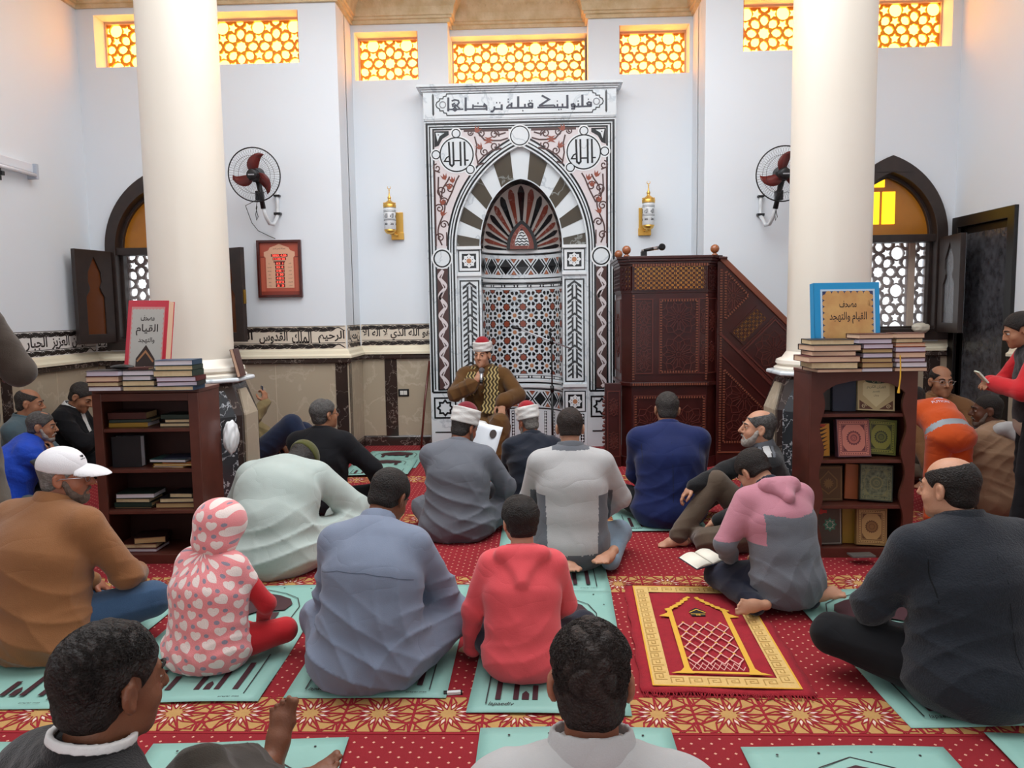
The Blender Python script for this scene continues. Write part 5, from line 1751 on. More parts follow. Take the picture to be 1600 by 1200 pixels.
face = g.build('face', [mat('coral_board', '#b4543f', .35), mat('peach_board', '#e3b091', .4), mat('board_column', '#c0614a', .4), mat('board_dark', '#8c3b2d', .4)], ck)
g = MB()
g.text('بسم الله الرحمن الرحيم', 0, .168, .022, .0128, .0134, fr, 0, width=.11)
names = ['الفجر', 'الشروق', 'الظهر', 'العصر', 'المغرب', 'العشاء', 'الحرارة']
latin = ['Fajr', 'Sunrise', 'Dhuhr', 'Asr', 'Maghrib', 'Isha', 'Temp']
for i in range(7):
    z = .042 - i * .033
    g.text(names[i], .092, z, .012, .0128, .0134, fr, 0)
    g.text(latin[i], -.094, z, .009, .0128, .0134, fr, 0)
g.build('board_lettering', [mat('board_ink', '#4a2018', .5)], face)
LEDB = mat('led_window', '#5a0a0a', .3)
LED = mat('led_digits', '#ff5a48', .4, emit=('#ff4a3a', 2.5))
g = MB()
dg = MB()
for tx, u0, u1, z in (('2023. 4.20', -.075, .075, .108), ('11:32 26', -.06, .06, .077)):
    g.prism(rect(u0, u1, z, z + .024), .0128, .0140, fr, 0)
    dg.text(tx, 0, z + .004, .016, .014, .0146, fr, 0, width=(u1 - u0) * .85, bold=.015)
g.prism(rect(-.055, .05, .058, .068), .0128, .0140, fr, 0)
for i, tx in enumerate(['52 1', '52 4', '0 85 1', '2 30', '4 05 2', '8 07 8', '2 3']):
    z = .034 - i * .033
    g.prism(rect(-.042, .042, z, z + .028), .0128, .0140, fr, 0)
    dg.text(tx, 0, z + .006, .017, .014, .0146, fr, 0, width=.062, bold=.015)
lw = g.build('display', LEDB, ck)
dg.build('digits', LED, lw)

def sconce(cx, px, label):
    t = thing('wall_sconce', label, 'lamp', (px, YI, 2.0), 0, 'brass sconces beside the niche')
    BR = mat('polished_brass', '#e0b25c', .32, .9)
    GLS = mat('frosted_shade', '#dfe2e4', .3)
    EN = mat('shade_lettering', '#33383f', .5)
    g = MB().box(px - .055, px + .055, YI - .018, YI, 2.0, 2.26).box(px - .06, px + .06, YI - .03, YI, 2.0, 2.07)
    g.build('back_plate', BR, t, bevel=.003)
    y = YI - .13
    MB().tube([(px, YI - .02, 2.05), (px, YI - .07, 2.04), (cx, y, 2.05), (cx, y, 2.07)], .010, 10).build('arm', BR, t, smooth=True)
    f = lambda a, b, c: (cx + a, y + b, c)
    sh = MB().lathe([(.052, 2.08), (.056, 2.085), (.056, 2.29), (.052, 2.295)], 32, f).build('glass_shade', GLS, t, smooth=True, auto=40)
    g = MB()
    def cf(u, v, w):
        a = u / .056
        return (cx + (.0562 + w) * math.sin(a), y - (.0562 + w) * math.cos(a), v)
    for z in (2.25, 2.262, 2.17, 2.18):
        g.ribbon([(-.16 + .32 * i / 30, z) for i in range(31)], .004, 0, .0008, cf, 0)
    for u in (-.09, -.03, .03, .09):
        g.text('الله', u, 2.19, .042, 0, .0008, cf, 0, width=.036, bold=.02)
        g.text('محمد', u, 2.125, .026, 0, .0008, cf, 0, width=.032, bold=.02)
    g.build('shade_lettering', EN, sh)
    MB().lathe([(.0, 2.045), (.03, 2.047), (.045, 2.06), (.058, 2.085), (.05, 2.085)], 28, f).build('lower_cup', BR, t, smooth=True)
    g = MB().lathe([(.06, 2.288), (.062, 2.315), (.057, 2.325), (.03, 2.345), (.012, 2.36), (.016, 2.375), (.018, 2.385), (.008, 2.40), (.004, 2.44), (.007, 2.45), (.002, 2.462)], 28, f)
    for i in range(12):
        a = i * PI / 6
        g.ball(f(.054 * math.cos(a), .054 * math.sin(a), 2.33), .007, 6)
    cap = g.build('crown_cap', BR, t, smooth=True)
    MB().tube([(cx + .015 * math.cos(a), y, 2.478 + .015 * math.sin(a)) for a in np.linspace(RAD(-230), RAD(50), 14)], [.001 + .003 * math.sin(PI * i / 13) for i in range(14)], 6).build('crescent', BR, cap, smooth=True)
    return t
sconce(-1.375, -1.325, 'brass wall lamp with engraved white shade on the wall left of the niche')
sconce(1.055, 1.035, 'brass wall lamp with engraved white shade on the wall above the pulpit')

# tube light on the left wall
tl = thing('tube_light', 'white fluorescent tube fitting on the left wall', 'lamp', (XL, 5.75, 2.45))
MB().box(XL, XL + .05, 5.2, 6.13, 2.45, 2.52).build('housing', mat('white_enamel', '#dfe3ea', .3), tl, bevel=.006)
MB().tube([(XL + .065, 5.22, 2.43), (XL + .065, 6.10, 2.43)], .016, 12).build('tube', mat('lamp_tube_glass', '#f4f6ff', .2), tl, smooth=True)
MB().box(XL, XL + .08, 6.10, 6.13, 2.40, 2.52).box(XL, XL + .08, 5.2, 5.23, 2.40, 2.52).build('end_cap', mat('grey_enamel', '#b8c0cc', .3), tl, bevel=.004)
MB().box(XL, XL + .05, 5.66, 5.73, 2.33, 2.43).box(XL, XL + .09, 5.68, 5.71, 2.36, 2.39).build('bracket', BLKP, tl)

ol = thing('wall_socket', 'black framed double socket on the marble dado left of the niche', 'socket', (-1.31, YI - .012, .52))
fr = F_front(YI - .0125, -1.31, .522)
MB().prism(rect(-.053, .053, -.036, .036), 0, .008, fr).build('surround', BLKP, ol, bevel=.003)
for s in (-1, 1):
    MB().prism(rect(s * .018 - .0165, s * .018 + .0165, -.02, .02), .008, .011, fr).build('insert', mat('white_plastic', '#dcdad4', .35), ol)
st = MB().tube([(-1.115, 7.20, .005), (-1.085, 7.31, .45), (-1.045, 7.43, .83)], [.010, .011, .012], 10).build('walking_stick', mat('red_brown_cane', '#5e2318', .35, coat=.4), smooth=True)
tag(st, 'red-brown wooden stick leaning on the wall beside the niche', 'stick')

# microphone stand
ms = thing('microphone_stand', 'black microphone stand with a silver boom in front of the niche', 'microphone stand', (.13, 6.78, 0))
MB().tube([(.13, 6.78, .02), (.13, 6.78, .62)], .011, 10).build('lower_pole', BLKP, ms, smooth=True)
MB().tube([(.13, 6.78, .60), (.129, 6.78, 1.02)], .007, 10).build('upper_pole', BLKP, ms, smooth=True)
MB().tube([(.13, 6.78, .58), (.13, 6.78, .64)], .017, 12).build('height_clutch', BLKP, ms, smooth=True)
for a in (90, 210, 330):
    c, s = math.cos(RAD(a)), math.sin(RAD(a))
    MB().tube([(.13, 6.78, .10), (.13 + .1 * c, 6.78 + .1 * s, .06), (.13 + .27 * c, 6.78 + .27 * s, .012)], .008, 8).build('leg', BLKP, ms, smooth=True)
MB().tube([(.30, 6.72, .968), (.129, 6.77, 1.035), (-.14, 6.70, 1.142)], .006, 10).build('boom', SILV, ms, smooth=True)
MB().ball((.129, 6.775, 1.03), .022, 12, 0, (1, 1, 1.3)).build('boom_clamp', BLKP, ms, smooth=True)
MB().tube([(.13, 6.79, 1.04), (.11, 6.80, 1.11), (.15, 6.80, 1.13)], .009, 8).build('clip', BLKP, ms, smooth=True)
MB().tube([(-.14, 6.70, 1.142), (-.165, 6.69, 1.155), (-.205, 6.68, 1.165)], [.009, .013, .016], 10).build('boom_end_clip', BLKP, ms, smooth=True)

def crumple(name, loc, size, label, cat, m, seed):
    rnd = np.random.RandomState(seed)
    bm = bmesh.new()
    bmesh.ops.create_icosphere(bm, subdivisions=4, radius=1)
    ph = rnd.uniform(0, 6, (6, 3)); k = rnd.normal(0, 3.2, (6, 3))
    for v in bm.verts:
        p = np.array(v.co)
        d = 1 + sum(.06 * abs(math.sin(k[i] @ p + ph[i, 0])) for i in range(6)) - .2
        v.co = Vector([p[j] * d * size[j] for j in range(3)])
    me = bpy.data.meshes.new(name); bm.to_mesh(me); bm.free()
    me.materials.append(m)
    me.polygons.foreach_set('use_smooth', [True] * len(me.polygons))
    o = bpy.data.objects.new(name, me); COL.objects.link(o); o.location = loc
    return tag(o, label, cat)
crumple('plastic_bag', (-1.725, 4.22, .62), (.035, .07, .09), 'crumpled white plastic bag hanging beside the left bookcase', 'bag', mat('white_film', '#dedfe0', .3), 3)
crumple('plastic_bag', (3.36, 6.85, 1.105), (.075, .05, .045), 'crumpled cream plastic bag on the sill of the right arched window', 'bag', mat('cream_film', '#d9d2c0', .35), 8)

# ------------------------------------------------------------------ mats and rugs on the carpet
MINT = mat('mint_mat', '#86b3a8', .55, var=(4, .6, '#92bcb1'), bump=(18, .12))
MARO = mat('maroon_print', '#3c1a22', .55)
MINK = mat('mat_ink', '#2a2326', .6)


def prayer_mat(x0, x1, y0, y1, rz, label, z=.003):
    w, l = x1 - x0, y1 - y0
    cx, cy = (x0 + x1) / 2, (y0 + y1) / 2
    t = thing('prayer_mat', label, 'mat', (cx, cy, z), RAD(rz), 'mint prayer mats laid in rows')
    n_ = 24
    g = MB()
    P = []
    rnd = random.Random(label)
    ph = [rnd.uniform(0, 6) for _ in range(4)]
    for j in range(n_ + 1):
        for i in range(13):
            u, v = -w / 2 + w * i / 12, -l / 2 + l * j / n_
            e = .0022 * (math.sin(u * 9 + v * 5 + ph[0]) + math.sin(v * 11 - u * 4 + ph[1])) + .0045
            P.append((u, v, max(.0005, e)))
    g.raw(P, [(j * 13 + i, j * 13 + i + 1, (j + 1) * 13 + i + 1, (j + 1) * 13 + i) for j in range(n_) for i in range(12)])
    o = g.build('sheet', MINT, t, smooth=True, local=True)
    sd = o.modifiers.new('thickness', 'SOLIDIFY'); sd.thickness = .0015; sd.offset = -1
    fr = lambda u, v, q: (u, v, .0085 + q)
    g = MB()
    k = w / .58
    dome = [(-.15, .24), (-.165, .31), (-.14, .37), (-.08, .415), (0, .45), (.08, .415), (.14, .37), (.165, .31), (.15, .24), (.09, .235), (.07, .20), (.03, .225), (0, .19), (-.03, .225), (-.07, .20), (-.09, .235)]
    s = l / 1.1
    g.prism([(u * k, v * s) for u, v in dome][::-1], 0, .0005, fr, 0)
    for u, wd_ in ((-.12, .03), (.12, .03)):
        g.prism(rect((u - wd_ / 2) * k, (u + wd_ / 2) * k, .10 * s, .215 * s), 0, .0005, fr, 0)
    g.build('dome_print', [MARO, MINK], o, local=True)
    for sg in (-1, 1):
        g = MB()
        g.ribbon([(sg * .20 * k, .08 * s), (sg * .205 * k, .28 * s), (sg * .17 * k, .38 * s), (sg * .10 * k, .44 * s), (0, .49 * s)], .004, 0, .0005, fr, 1)
        for u, hh in ((.05, .10), (.12, .15), (.185, .20)):
            g.prism(rect((sg * u - .010) * k, (sg * u + .010) * k, -.47 * s, (-.47 + hh) * s), 0, .0005, fr, 0)
        g.ribbon([(sg * .225 * k, -.50 * s), (sg * .225 * k, -.2 * s)], .004, 0, .0005, fr, 1)
        g.prism([(sg * .085 * k - .012, -.47 * s), (sg * .085 * k + .012, -.47 * s), (sg * .085 * k + .012, -.43 * s), (sg * .085 * k, -.41 * s), (sg * .085 * k - .012, -.43 * s)], 0, .0005, fr, 0)
        g.build('pillar_print', [MARO, MINK], o, local=True)
    g = MB()
    for u, v in ((-.2, .5), (-.08, .51), (.07, .515), (.2, .5), (-.24, .40), (.245, .38), (-.245, .1), (.24, .05)):
        g.prism(circ(u * k, v * s, .004, 8), 0, .0005, fr, 1)
    g.text('lapaediv', -.17 * k, -.515 * s, .028, 0, .0005, fr, 1, width=.085, slant=.3)
    g.text('prayer mat', .18 * k, -.525 * s, .008, 0, .0005, fr, 1, width=.07)
    g.build('lettering', [MARO, MINK], o, local=True)
    return t


prayer_mat(-2.15, -1.56, 1.08, 2.185, 1, 'mint prayer mat in the front row, at the left edge')
prayer_mat(-1.14, -.55, 1.10, 2.205, 4, 'mint prayer mat under the bare feet in the front row')
prayer_mat(-.19, .40, 1.18, 2.285, 0, 'mint prayer mat in the front row, under the curly-haired foreground head')
prayer_mat(.59, 1.18, 1.08, 2.185, 0, 'mint prayer mat in the front row, below the red rug')
prayer_mat(1.32, 1.91, 1.14, 2.25, -2, 'mint prayer mat in the front row, at the right edge')
prayer_mat(-2.20, -1.62, 2.385, 3.50, 1, 'mint prayer mat under the man in the tan jacket')
prayer_mat(-1.55, -.97, 2.43, 3.53, 2, 'mint prayer mat under the child in the heart-print vest')
prayer_mat(-.875, -.32, 2.47, 3.54, 0, 'mint prayer mat under the man in the blue-grey robe')
prayer_mat(-.225, .31, 2.365, 3.46, -2, 'mint prayer mat under the boy in the coral hoodie')
prayer_mat(1.13, 1.73, 2.30, 3.47, 1, 'mint prayer mat under the man in the charcoal jacket')
prayer_mat(-.22, .33, 3.45, 4.58, 0, 'mint prayer mat under the man in the light grey sweatshirt', .0045)
prayer_mat(.46, 1.0, 4.42, 5.5, 0, 'mint prayer mat under the man in the navy jacket')
prayer_mat(-1.56, -1.03, 6.32, 7.10, 0, 'mint prayer mat by the wall left of the seated preacher')
prayer_mat(-1.58, -1.05, 5.98, 6.62, 2, 'mint prayer mat overlapping the one by the wall', .0175)
prayer_mat(-1.62, -1.06, 4.66, 5.62, 1, 'mint prayer mat under the man in the black suit')

# red patterned rug under the boy
rg = thing('prayer_rug', 'worn red prayer rug with a gold key-pattern border, under the reading boy', 'rug', (.66, 3.01, .003), RAD(-3))
RUGR = mat('rug_red', '#9c1626', .95, var=(30, .5, '#84101e'), bump=(250, .4))
RUGG = mat('rug_gold', '#d6b472', .95, var=(50, .5, '#c79f58'), bump=(250, .3))
RUGY = mat('rug_yellow', '#d8a63a', .95)
RUGP = mat('rug_pink', '#dca59a', .95)
RUGK = mat('rug_black', '#1a1512', .95)
W_, L_ = .29, .515
g = MB()
P = []
for j in range(31):
    for i in range(19):
        u, v = -W_ + 2 * W_ * i / 18, -L_ + 2 * L_ * j / 30
        P.append((u + .004 * math.sin(v * 30), v + .004 * math.sin(u * 40), .005 + .003 * math.sin(u * 14 + v * 6) + .002 * math.sin(v * 22)))
g.raw(P, [(j * 19 + i, j * 19 + i + 1, (j + 1) * 19 + i + 1, (j + 1) * 19 + i) for j in range(30) for i in range(18)])
pile = g.build('pile', RUGR, rg, smooth=True, local=True)
sd = pile.modifiers.new('thickness', 'SOLIDIFY'); sd.thickness = .004; sd.offset = -1
fr = lambda u, v, q: (u, v, .0105 + q)
g = MB()
go, gi = (.245, .475), (.185, .405)
g.fill([rect(-go[0], go[0], -go[1], go[1]), rect(-gi[0], gi[0], -gi[1], gi[1])], 0, .0012, fr, 0)
KEYC = mat('rug_key_line', '#a98545', .95)
for a, b, fx in (((-.215, -.44), (-.215, .44), (0, 1)), ((.215, -.44), (.215, .44), (0, -1)), ((-.19, -.44), (.19, -.44), (1, 0)), ((-.19, .44), (.19, .44), (1, 0))):
    l = math.hypot(b[0] - a[0], b[1] - a[1]); k = int(l / .055)
    dx, dy = (b[0] - a[0]) / l, (b[1] - a[1]) / l
    for i in range(k):
        s0 = (i + .5) * l / k
        key = [(-.024, -.02), (-.024, .02), (.018, .02), (.018, -.008), (-.008, -.008), (-.008, .006), (.006, .006)]
        g.ribbon([(a[0] + dx * (s0 + p) - dy * q, a[1] + dy * (s0 + p) + dx * q) for p, q in key], .004, .0012, .0018, fr, 1)
g.ribbon(rect(-go[0] - .003, go[0] + .003, -go[1] - .003, go[1] + .003), .006, 0, .0016, fr, 2, True)
# niche outline, columns, chandelier, lattice
for s in (-1, 1):
    g.prism([(s * .095, -.385), (s * .175, -.385), (s * .140, -.368), (s * .125, -.34), (s * .125, .12), (s * .165, .13), (s * .13, .16), (s * .12, .2), (s * .105, .2), (s * .105, -.34)][::s], 0, .0015, fr, 2)
    w_ = [(s * (.13 - .115 * t) + .006 * math.sin(t * 40), .19 + .11 * t + .05 * t * t) for t in np.linspace(0, 1, 18)]
    g.ribbon(w_, .017, 0, .0015, fr, 2)
g.ribbon([(-.115, -.375), (.115, -.375)], .014, 0, .0015, fr, 2)
for i in range(9):
    x = -.098 + i * .0225
    for s in (-1, 1):
        P_ = [(x + s * .012 * q, -.355 + .028 * q) for q in (0, 1, 2)]
        P_ = [p for p in P_ if abs(p[0]) < .1]
        if len(P_) > 1: g.ribbon(P_, .0025, 0, .0015, fr, 3)
for row in range(4):
    for i in range(4):
        x, y = -.075 + i * .05, -.265 + row * .095
        for s in (-1, 1):
            g.ribbon([(x - .025, y), (x, y + s * .042), (x + .025, y)], .005, 0, .0015, fr, 3)
        for q in ((x - .025, y), (x, y + .045)):
            g.prism(star(q[0], q[1], .007, .0035, 4), .0015, .002, fr, 2)
g.prism([(-.028, .135), (.028, .135), (.034, .185), (0, .225), (-.034, .185)], 0, .0015, fr, 4)
g.ribbon([(-.034, .17), (0, .205), (.034, .17)], .005, .0015, .002, fr, 2)
g.ribbon([(-.03, .155), (.03, .155)], .004, .0015, .002, fr, 2)
g.text('EE', 0, .138, .014, .0015, .002, fr, 2)
g.build('woven_pattern', [RUGG, KEYC, RUGY, RUGP, RUGK], pile, local=True)
g = MB()
rnd = random.Random(5)
for s in (-1, 1):
    g = MB()
    for i in range(90):
        x = -W_ + 2 * W_ * (i + .5) / 90
        y = s * L_
        dx = rnd.uniform(-.012, .012)
        g.tube([(x, y - s * .004, .006), (x + dx * .5, y + s * .012, .006), (x + dx, y + s * rnd.uniform(.018, .03), .003)], .0016, 4)
    g.build('fringe', RUGR, rg, local=True)

# ------------------------------------------------------------------ people: smooth bodies from blended volumes
def V3(*a):
    return np.array(a[0] if len(a) == 1 else a, float)


def unit(v):
    return v / (np.linalg.norm(v) + 1e-12)


def cone(a, b, ra, rb=None, k=.03, sub=False):
    return ['cone', V3(a), V3(b), ra, ra if rb is None else rb, k, sub]


def ell(c, r, R=None, k=.03, sub=False):
    return ['ell', V3(c), V3(r), np.eye(3) if R is None else R, k, sub]


def ecap(a, b, r0, r1, xa, k=.04, sub=False):
    """elliptical tapered capsule: r0, r1 = (half width along xa, half depth)"""
    return ['ecap', V3(a), V3(b), r0, r1, unit(V3(xa)), k, sub]


def fat(p, d):
    """the same volume grown by d"""
    q = list(p)
    if q[0] == 'cone':
        q[3], q[4] = max(.001, q[3] + d), max(.001, q[4] + d)
    elif q[0] == 'ell':
        q[2] = np.maximum(.002, q[2] + d)
    else:
        q[3] = tuple(x + d for x in q[3]); q[4] = tuple(x + d for x in q[4])
    return q


def bounds(p, m):
    if p[0] == 'cone':
        r = max(p[3], p[4])
        return np.minimum(p[1], p[2]) - r - m, np.maximum(p[1], p[2]) + r + m
    if p[0] == 'ell':
        e = np.sqrt(((p[3] * p[2][None, :]) ** 2).sum(1))
        return p[1] - e - m, p[1] + e + m
    r = max(max(p[3]), max(p[4]))
    return np.minimum(p[1], p[2]) - r - m, np.maximum(p[1], p[2]) + r + m


def dist(p, X, Y, Z):
    if p[0] == 'cone':
        a, ab = p[1], p[2] - p[1]
        L = ab @ ab + 1e-12
        x, y, z = X - a[0], Y - a[1], Z - a[2]
        t = np.clip((x * ab[0] + y * ab[1] + z * ab[2]) / L, 0, 1)
        return np.sqrt((x - t * ab[0]) ** 2 + (y - t * ab[1]) ** 2 + (z - t * ab[2]) ** 2) - (p[3] + (p[4] - p[3]) * t)
    if p[0] == 'ell':
        c, r, R = p[1], p[2], p[3]
        x, y, z = X - c[0], Y - c[1], Z - c[2]
        q = [x * R[0, i] + y * R[1, i] + z * R[2, i] for i in range(3)]
        k0 = np.sqrt(sum((q[i] / r[i]) ** 2 for i in range(3)))
        k1 = np.sqrt(sum((q[i] / r[i] ** 2) ** 2 for i in range(3))) + 1e-9
        return k0 * (k0 - 1) / k1
    a, b, r0, r1, xa = p[1:6]
    d = b - a
    L = np.linalg.norm(d)
    za = d / L
    xa = unit(xa - za * (xa @ za))
    ya = np.cross(za, xa)
    x, y, z = X - a[0], Y - a[1], Z - a[2]
    u, v, w = (x * q[0] + y * q[1] + z * q[2] for q in (xa, ya, za))
    t = np.clip(w / L, 0, 1)
    rx, ry = r0[0] + (r1[0] - r0[0]) * t, r0[1] + (r1[1] - r0[1]) * t
    rm = np.minimum(rx, ry)
    n = np.sqrt((u / rx) ** 2 + (v / ry) ** 2 + ((w - t * L) / rm) ** 2)
    return (n - 1) * rm


def volume_mesh(prims, h, warp=None, cuts=None, floor=None):
    """surface of the blended volumes: (vertices, quads)"""
    lo = np.min([bounds(p, .03)[0] for p in prims if not p[-1]], 0)
    hi = np.max([bounds(p, .03)[1] for p in prims if not p[-1]], 0)
    if floor is not None:
        lo[2] = max(lo[2], floor - 2 * h)
    n = np.ceil((hi - lo) / h).astype(int) + 2
    ax = [(lo[i] + h * np.arange(n[i])).astype(np.float32) for i in range(3)]
    D = np.full(tuple(n), .25, np.float32)
    for p in prims:
        k, sub = p[-2], p[-1]
        a, b = bounds(p, k + .025)
        i0 = np.clip(np.floor((a - lo) / h).astype(int), 0, n)
        i1 = np.clip(np.ceil((b - lo) / h).astype(int) + 1, 0, n)
        if np.any(i1 <= i0):
            continue
        sl = tuple(slice(i0[i], i1[i]) for i in range(3))
        d = dist(p, ax[0][sl[0]][:, None, None], ax[1][sl[1]][None, :, None], ax[2][sl[2]][None, None, :]).astype(np.float32)
        o = D[sl]
        if sub:
            q = np.clip(.5 - .5 * (o + d) / k, 0, 1)
            D[sl] = o * (1 - q) - d * q + k * q * (1 - q)
        else:
            q = np.clip(.5 + .5 * (d - o) / k, 0, 1)
            D[sl] = d * (1 - q) + o * q - k * q * (1 - q)
    if warp or cuts:
        X, Y, Z = ax[0][:, None, None], ax[1][None, :, None], ax[2][None, None, :]
        if warp:
            D += warp(X, Y, Z).astype(np.float32)
        for c in cuts or ():
            D = np.maximum(D, c(X, Y, Z).astype(np.float32))
    if floor is not None:
        D = np.maximum(D, (floor - ax[2])[None, None, :].astype(np.float32))
    D[0] = D[-1] = .2; D[:, 0] = D[:, -1] = .2; D[:, :, 0] = D[:, :, -1] = .2
    S = D < 0
    c = np.zeros(tuple(n - 1), np.int8)
    for i in (0, 1):
        for j in (0, 1):
            for k in (0, 1):
                c += S[i:n[0] - 1 + i, j:n[1] - 1 + j, k:n[2] - 1 + k]
    idx = np.argwhere((c > 0) & (c < 8))
    pos = np.zeros((len(idx), 3)); cnt = np.zeros(len(idx))
    co = [(i, j, k) for i in (0, 1) for j in (0, 1) for k in (0, 1)]
    for a in co:
        for e in range(3):
            if a[e] == 0:
                b = list(a); b[e] = 1
                da = D[idx[:, 0] + a[0], idx[:, 1] + a[1], idx[:, 2] + a[2]].astype(float)
                db = D[idx[:, 0] + b[0], idx[:, 1] + b[1], idx[:, 2] + b[2]].astype(float)
                m = (da < 0) != (db < 0)
                t = np.where(m, da / np.where(m, da - db, 1), 0)
                q = np.tile(np.array(a, float), (len(idx), 1)); q[:, e] += t
                pos[m] += q[m]; cnt[m] += 1
    V = (idx + pos / np.maximum(cnt, 1)[:, None]) * h + lo
    ids = np.full(tuple(n - 1), -1, np.int64)
    ids[idx[:, 0], idx[:, 1], idx[:, 2]] = np.arange(len(idx))
    Q = []
    for e in range(3):
        u, w = (e + 1) % 3, (e + 2) % 3
        sa = [slice(None)] * 3; sb = [slice(None)] * 3
        sa[e] = slice(0, -1); sb[e] = slice(1, None)
        g = np.argwhere(S[tuple(sa)] != S[tuple(sb)])
        g = g[(g[:, u] > 0) & (g[:, w] > 0) & (g[:, u] < n[u] - 1) & (g[:, w] < n[w] - 1)]
        ins = S[g[:, 0], g[:, 1], g[:, 2]]
        def cell(du, dw):
            q = g.copy(); q[:, u] -= du; q[:, w] -= dw
            return ids[q[:, 0], q[:, 1], q[:, 2]]
        f = np.stack([cell(1, 1), cell(0, 1), cell(0, 0), cell(1, 0)], 1)
        f[~ins] = f[~ins][:, ::-1]
        Q.append(f[(f >= 0).all(1)])
    return V, np.concatenate(Q)


def relax(V, Q, it=2):
    """a little smoothing that keeps the volume"""
    a = np.concatenate([Q[:, 0], Q[:, 1], Q[:, 2], Q[:, 3]]); b = np.concatenate([Q[:, 1], Q[:, 2], Q[:, 3], Q[:, 0]])
    deg = np.bincount(a, minlength=len(V)) + np.bincount(b, minlength=len(V))
    for i in range(it * 2):
        s = np.stack([np.bincount(a, V[b, j], len(V)) + np.bincount(b, V[a, j], len(V)) for j in range(3)], 1)
        V = V + (.5 if i % 2 == 0 else -.52) * (s / np.maximum(deg, 1)[:, None] - V)
    return V


def volume_object(name, prims, mats, parent, h=.009, warp=None, cuts=None, floor=None, paint=None, smooth=1, keep=False):
    V, Q = volume_mesh(prims, h, warp, cuts, floor)
    if smooth:
        V = relax(V, Q, smooth)
        if floor is not None:
            V[:, 2] = np.maximum(V[:, 2], floor)
    if keep:                                                # drop stray crumbs: only the largest connected piece stays
        lab = np.arange(len(V))
        while True:
            m = lab[Q].min(1)
            new = lab.copy()
            for j in range(4):
                np.minimum.at(new, Q[:, j], m)
            new = new[new]
            if (new == lab).all():
                break
            lab = new
        big = np.bincount(lab).argmax()
        sel = lab == big
        mp = np.cumsum(sel) - 1
        Q = mp[Q[sel[Q[:, 0]]]]; V = V[sel]
    me = bpy.data.meshes.new(name)
    me.vertices.add(len(V)); me.vertices.foreach_set('co', V.astype(np.float32).ravel())
    me.loops.add(len(Q) * 4); me.loops.foreach_set('vertex_index', Q.astype(np.int32).ravel())
    me.polygons.add(len(Q)); me.polygons.foreach_set('loop_start', np.arange(0, len(Q) * 4, 4, dtype=np.int32))
    me.polygons.foreach_set('use_smooth', np.ones(len(Q), bool))
    for m in (mats if isinstance(mats, (list, tuple)) else [mats]):
        me.materials.append(m)
    if paint:
        C_ = V[Q].mean(1)
        me.polygons.foreach_set('material_index', np.asarray(paint(C_[:, 0], C_[:, 1], C_[:, 2]), np.int32))
    me.update()
    me.validate()
    o = bpy.data.objects.new(name, me)
    COL.objects.link(o)
    o.parent = parent
    return o


def folds(seed, amp=.006, freq=1., top=9.):
    """cloth creases: narrow valleys and rounded ridges that run across and down the garment"""
    r = np.random.RandomState(seed)
    ph = r.uniform(0, 6.28, 14)
    def v(q):
        return np.sqrt(np.abs(np.sin(q)) + .02) - .78
    def f(X, Y, Z):
        w1 = 1.0 * np.sin(7 * X + 4 * Z + ph[0]) + .8 * np.sin(6 * Y - 7 * Z + ph[1])
        w2 = 1.0 * np.sin(9 * Z + 5 * X + ph[2]) + .7 * np.sin(9 * X - 4 * Y + ph[3])
        a = v((Z * 30 + X * 20 + Y * 6) * freq + 1.5 * w1 + ph[4])
        b = v((Z * 26 - X * 24 + Y * 12) * freq + 1.6 * w2 + ph[5])
        c = v((X * 30 + Y * 22 + Z * 6) * freq * .8 + 1.3 * w1 - w2 + ph[6])
        m1 = np.clip(.5 + .9 * np.sin(5 * Z + 6 * X + ph[7]), 0, 1); m2 = np.clip(.5 + .9 * np.sin(6 * X - 5 * Z + ph[8]), 0, 1)
        m3 = np.clip(.45 + .9 * np.sin(7 * X + 4 * Y - 3 * Z + ph[9]), 0, 1)
        fade = np.clip((top - Z) * 6, .12, 1)
        return amp * fade * (a * m1 + b * m2 + .8 * c * m3) + amp * .5 * np.sin(9 * X + 8 * Z + ph[10])
    return f


def ik(a, b, l1, l2, pole):
    d = b - a
    L = np.linalg.norm(d)
    if L > (l1 + l2) * .998:
        b = a + d / L * (l1 + l2) * .998; d = b - a; L = np.linalg.norm(d)
    x = (l1 * l1 - l2 * l2 + L * L) / (2 * L)
    y = math.sqrt(max(0, l1 * l1 - x * x))
    u = d / L
    p = pole - u * (pole @ u)
    return a + u * x + unit(p) * y, b


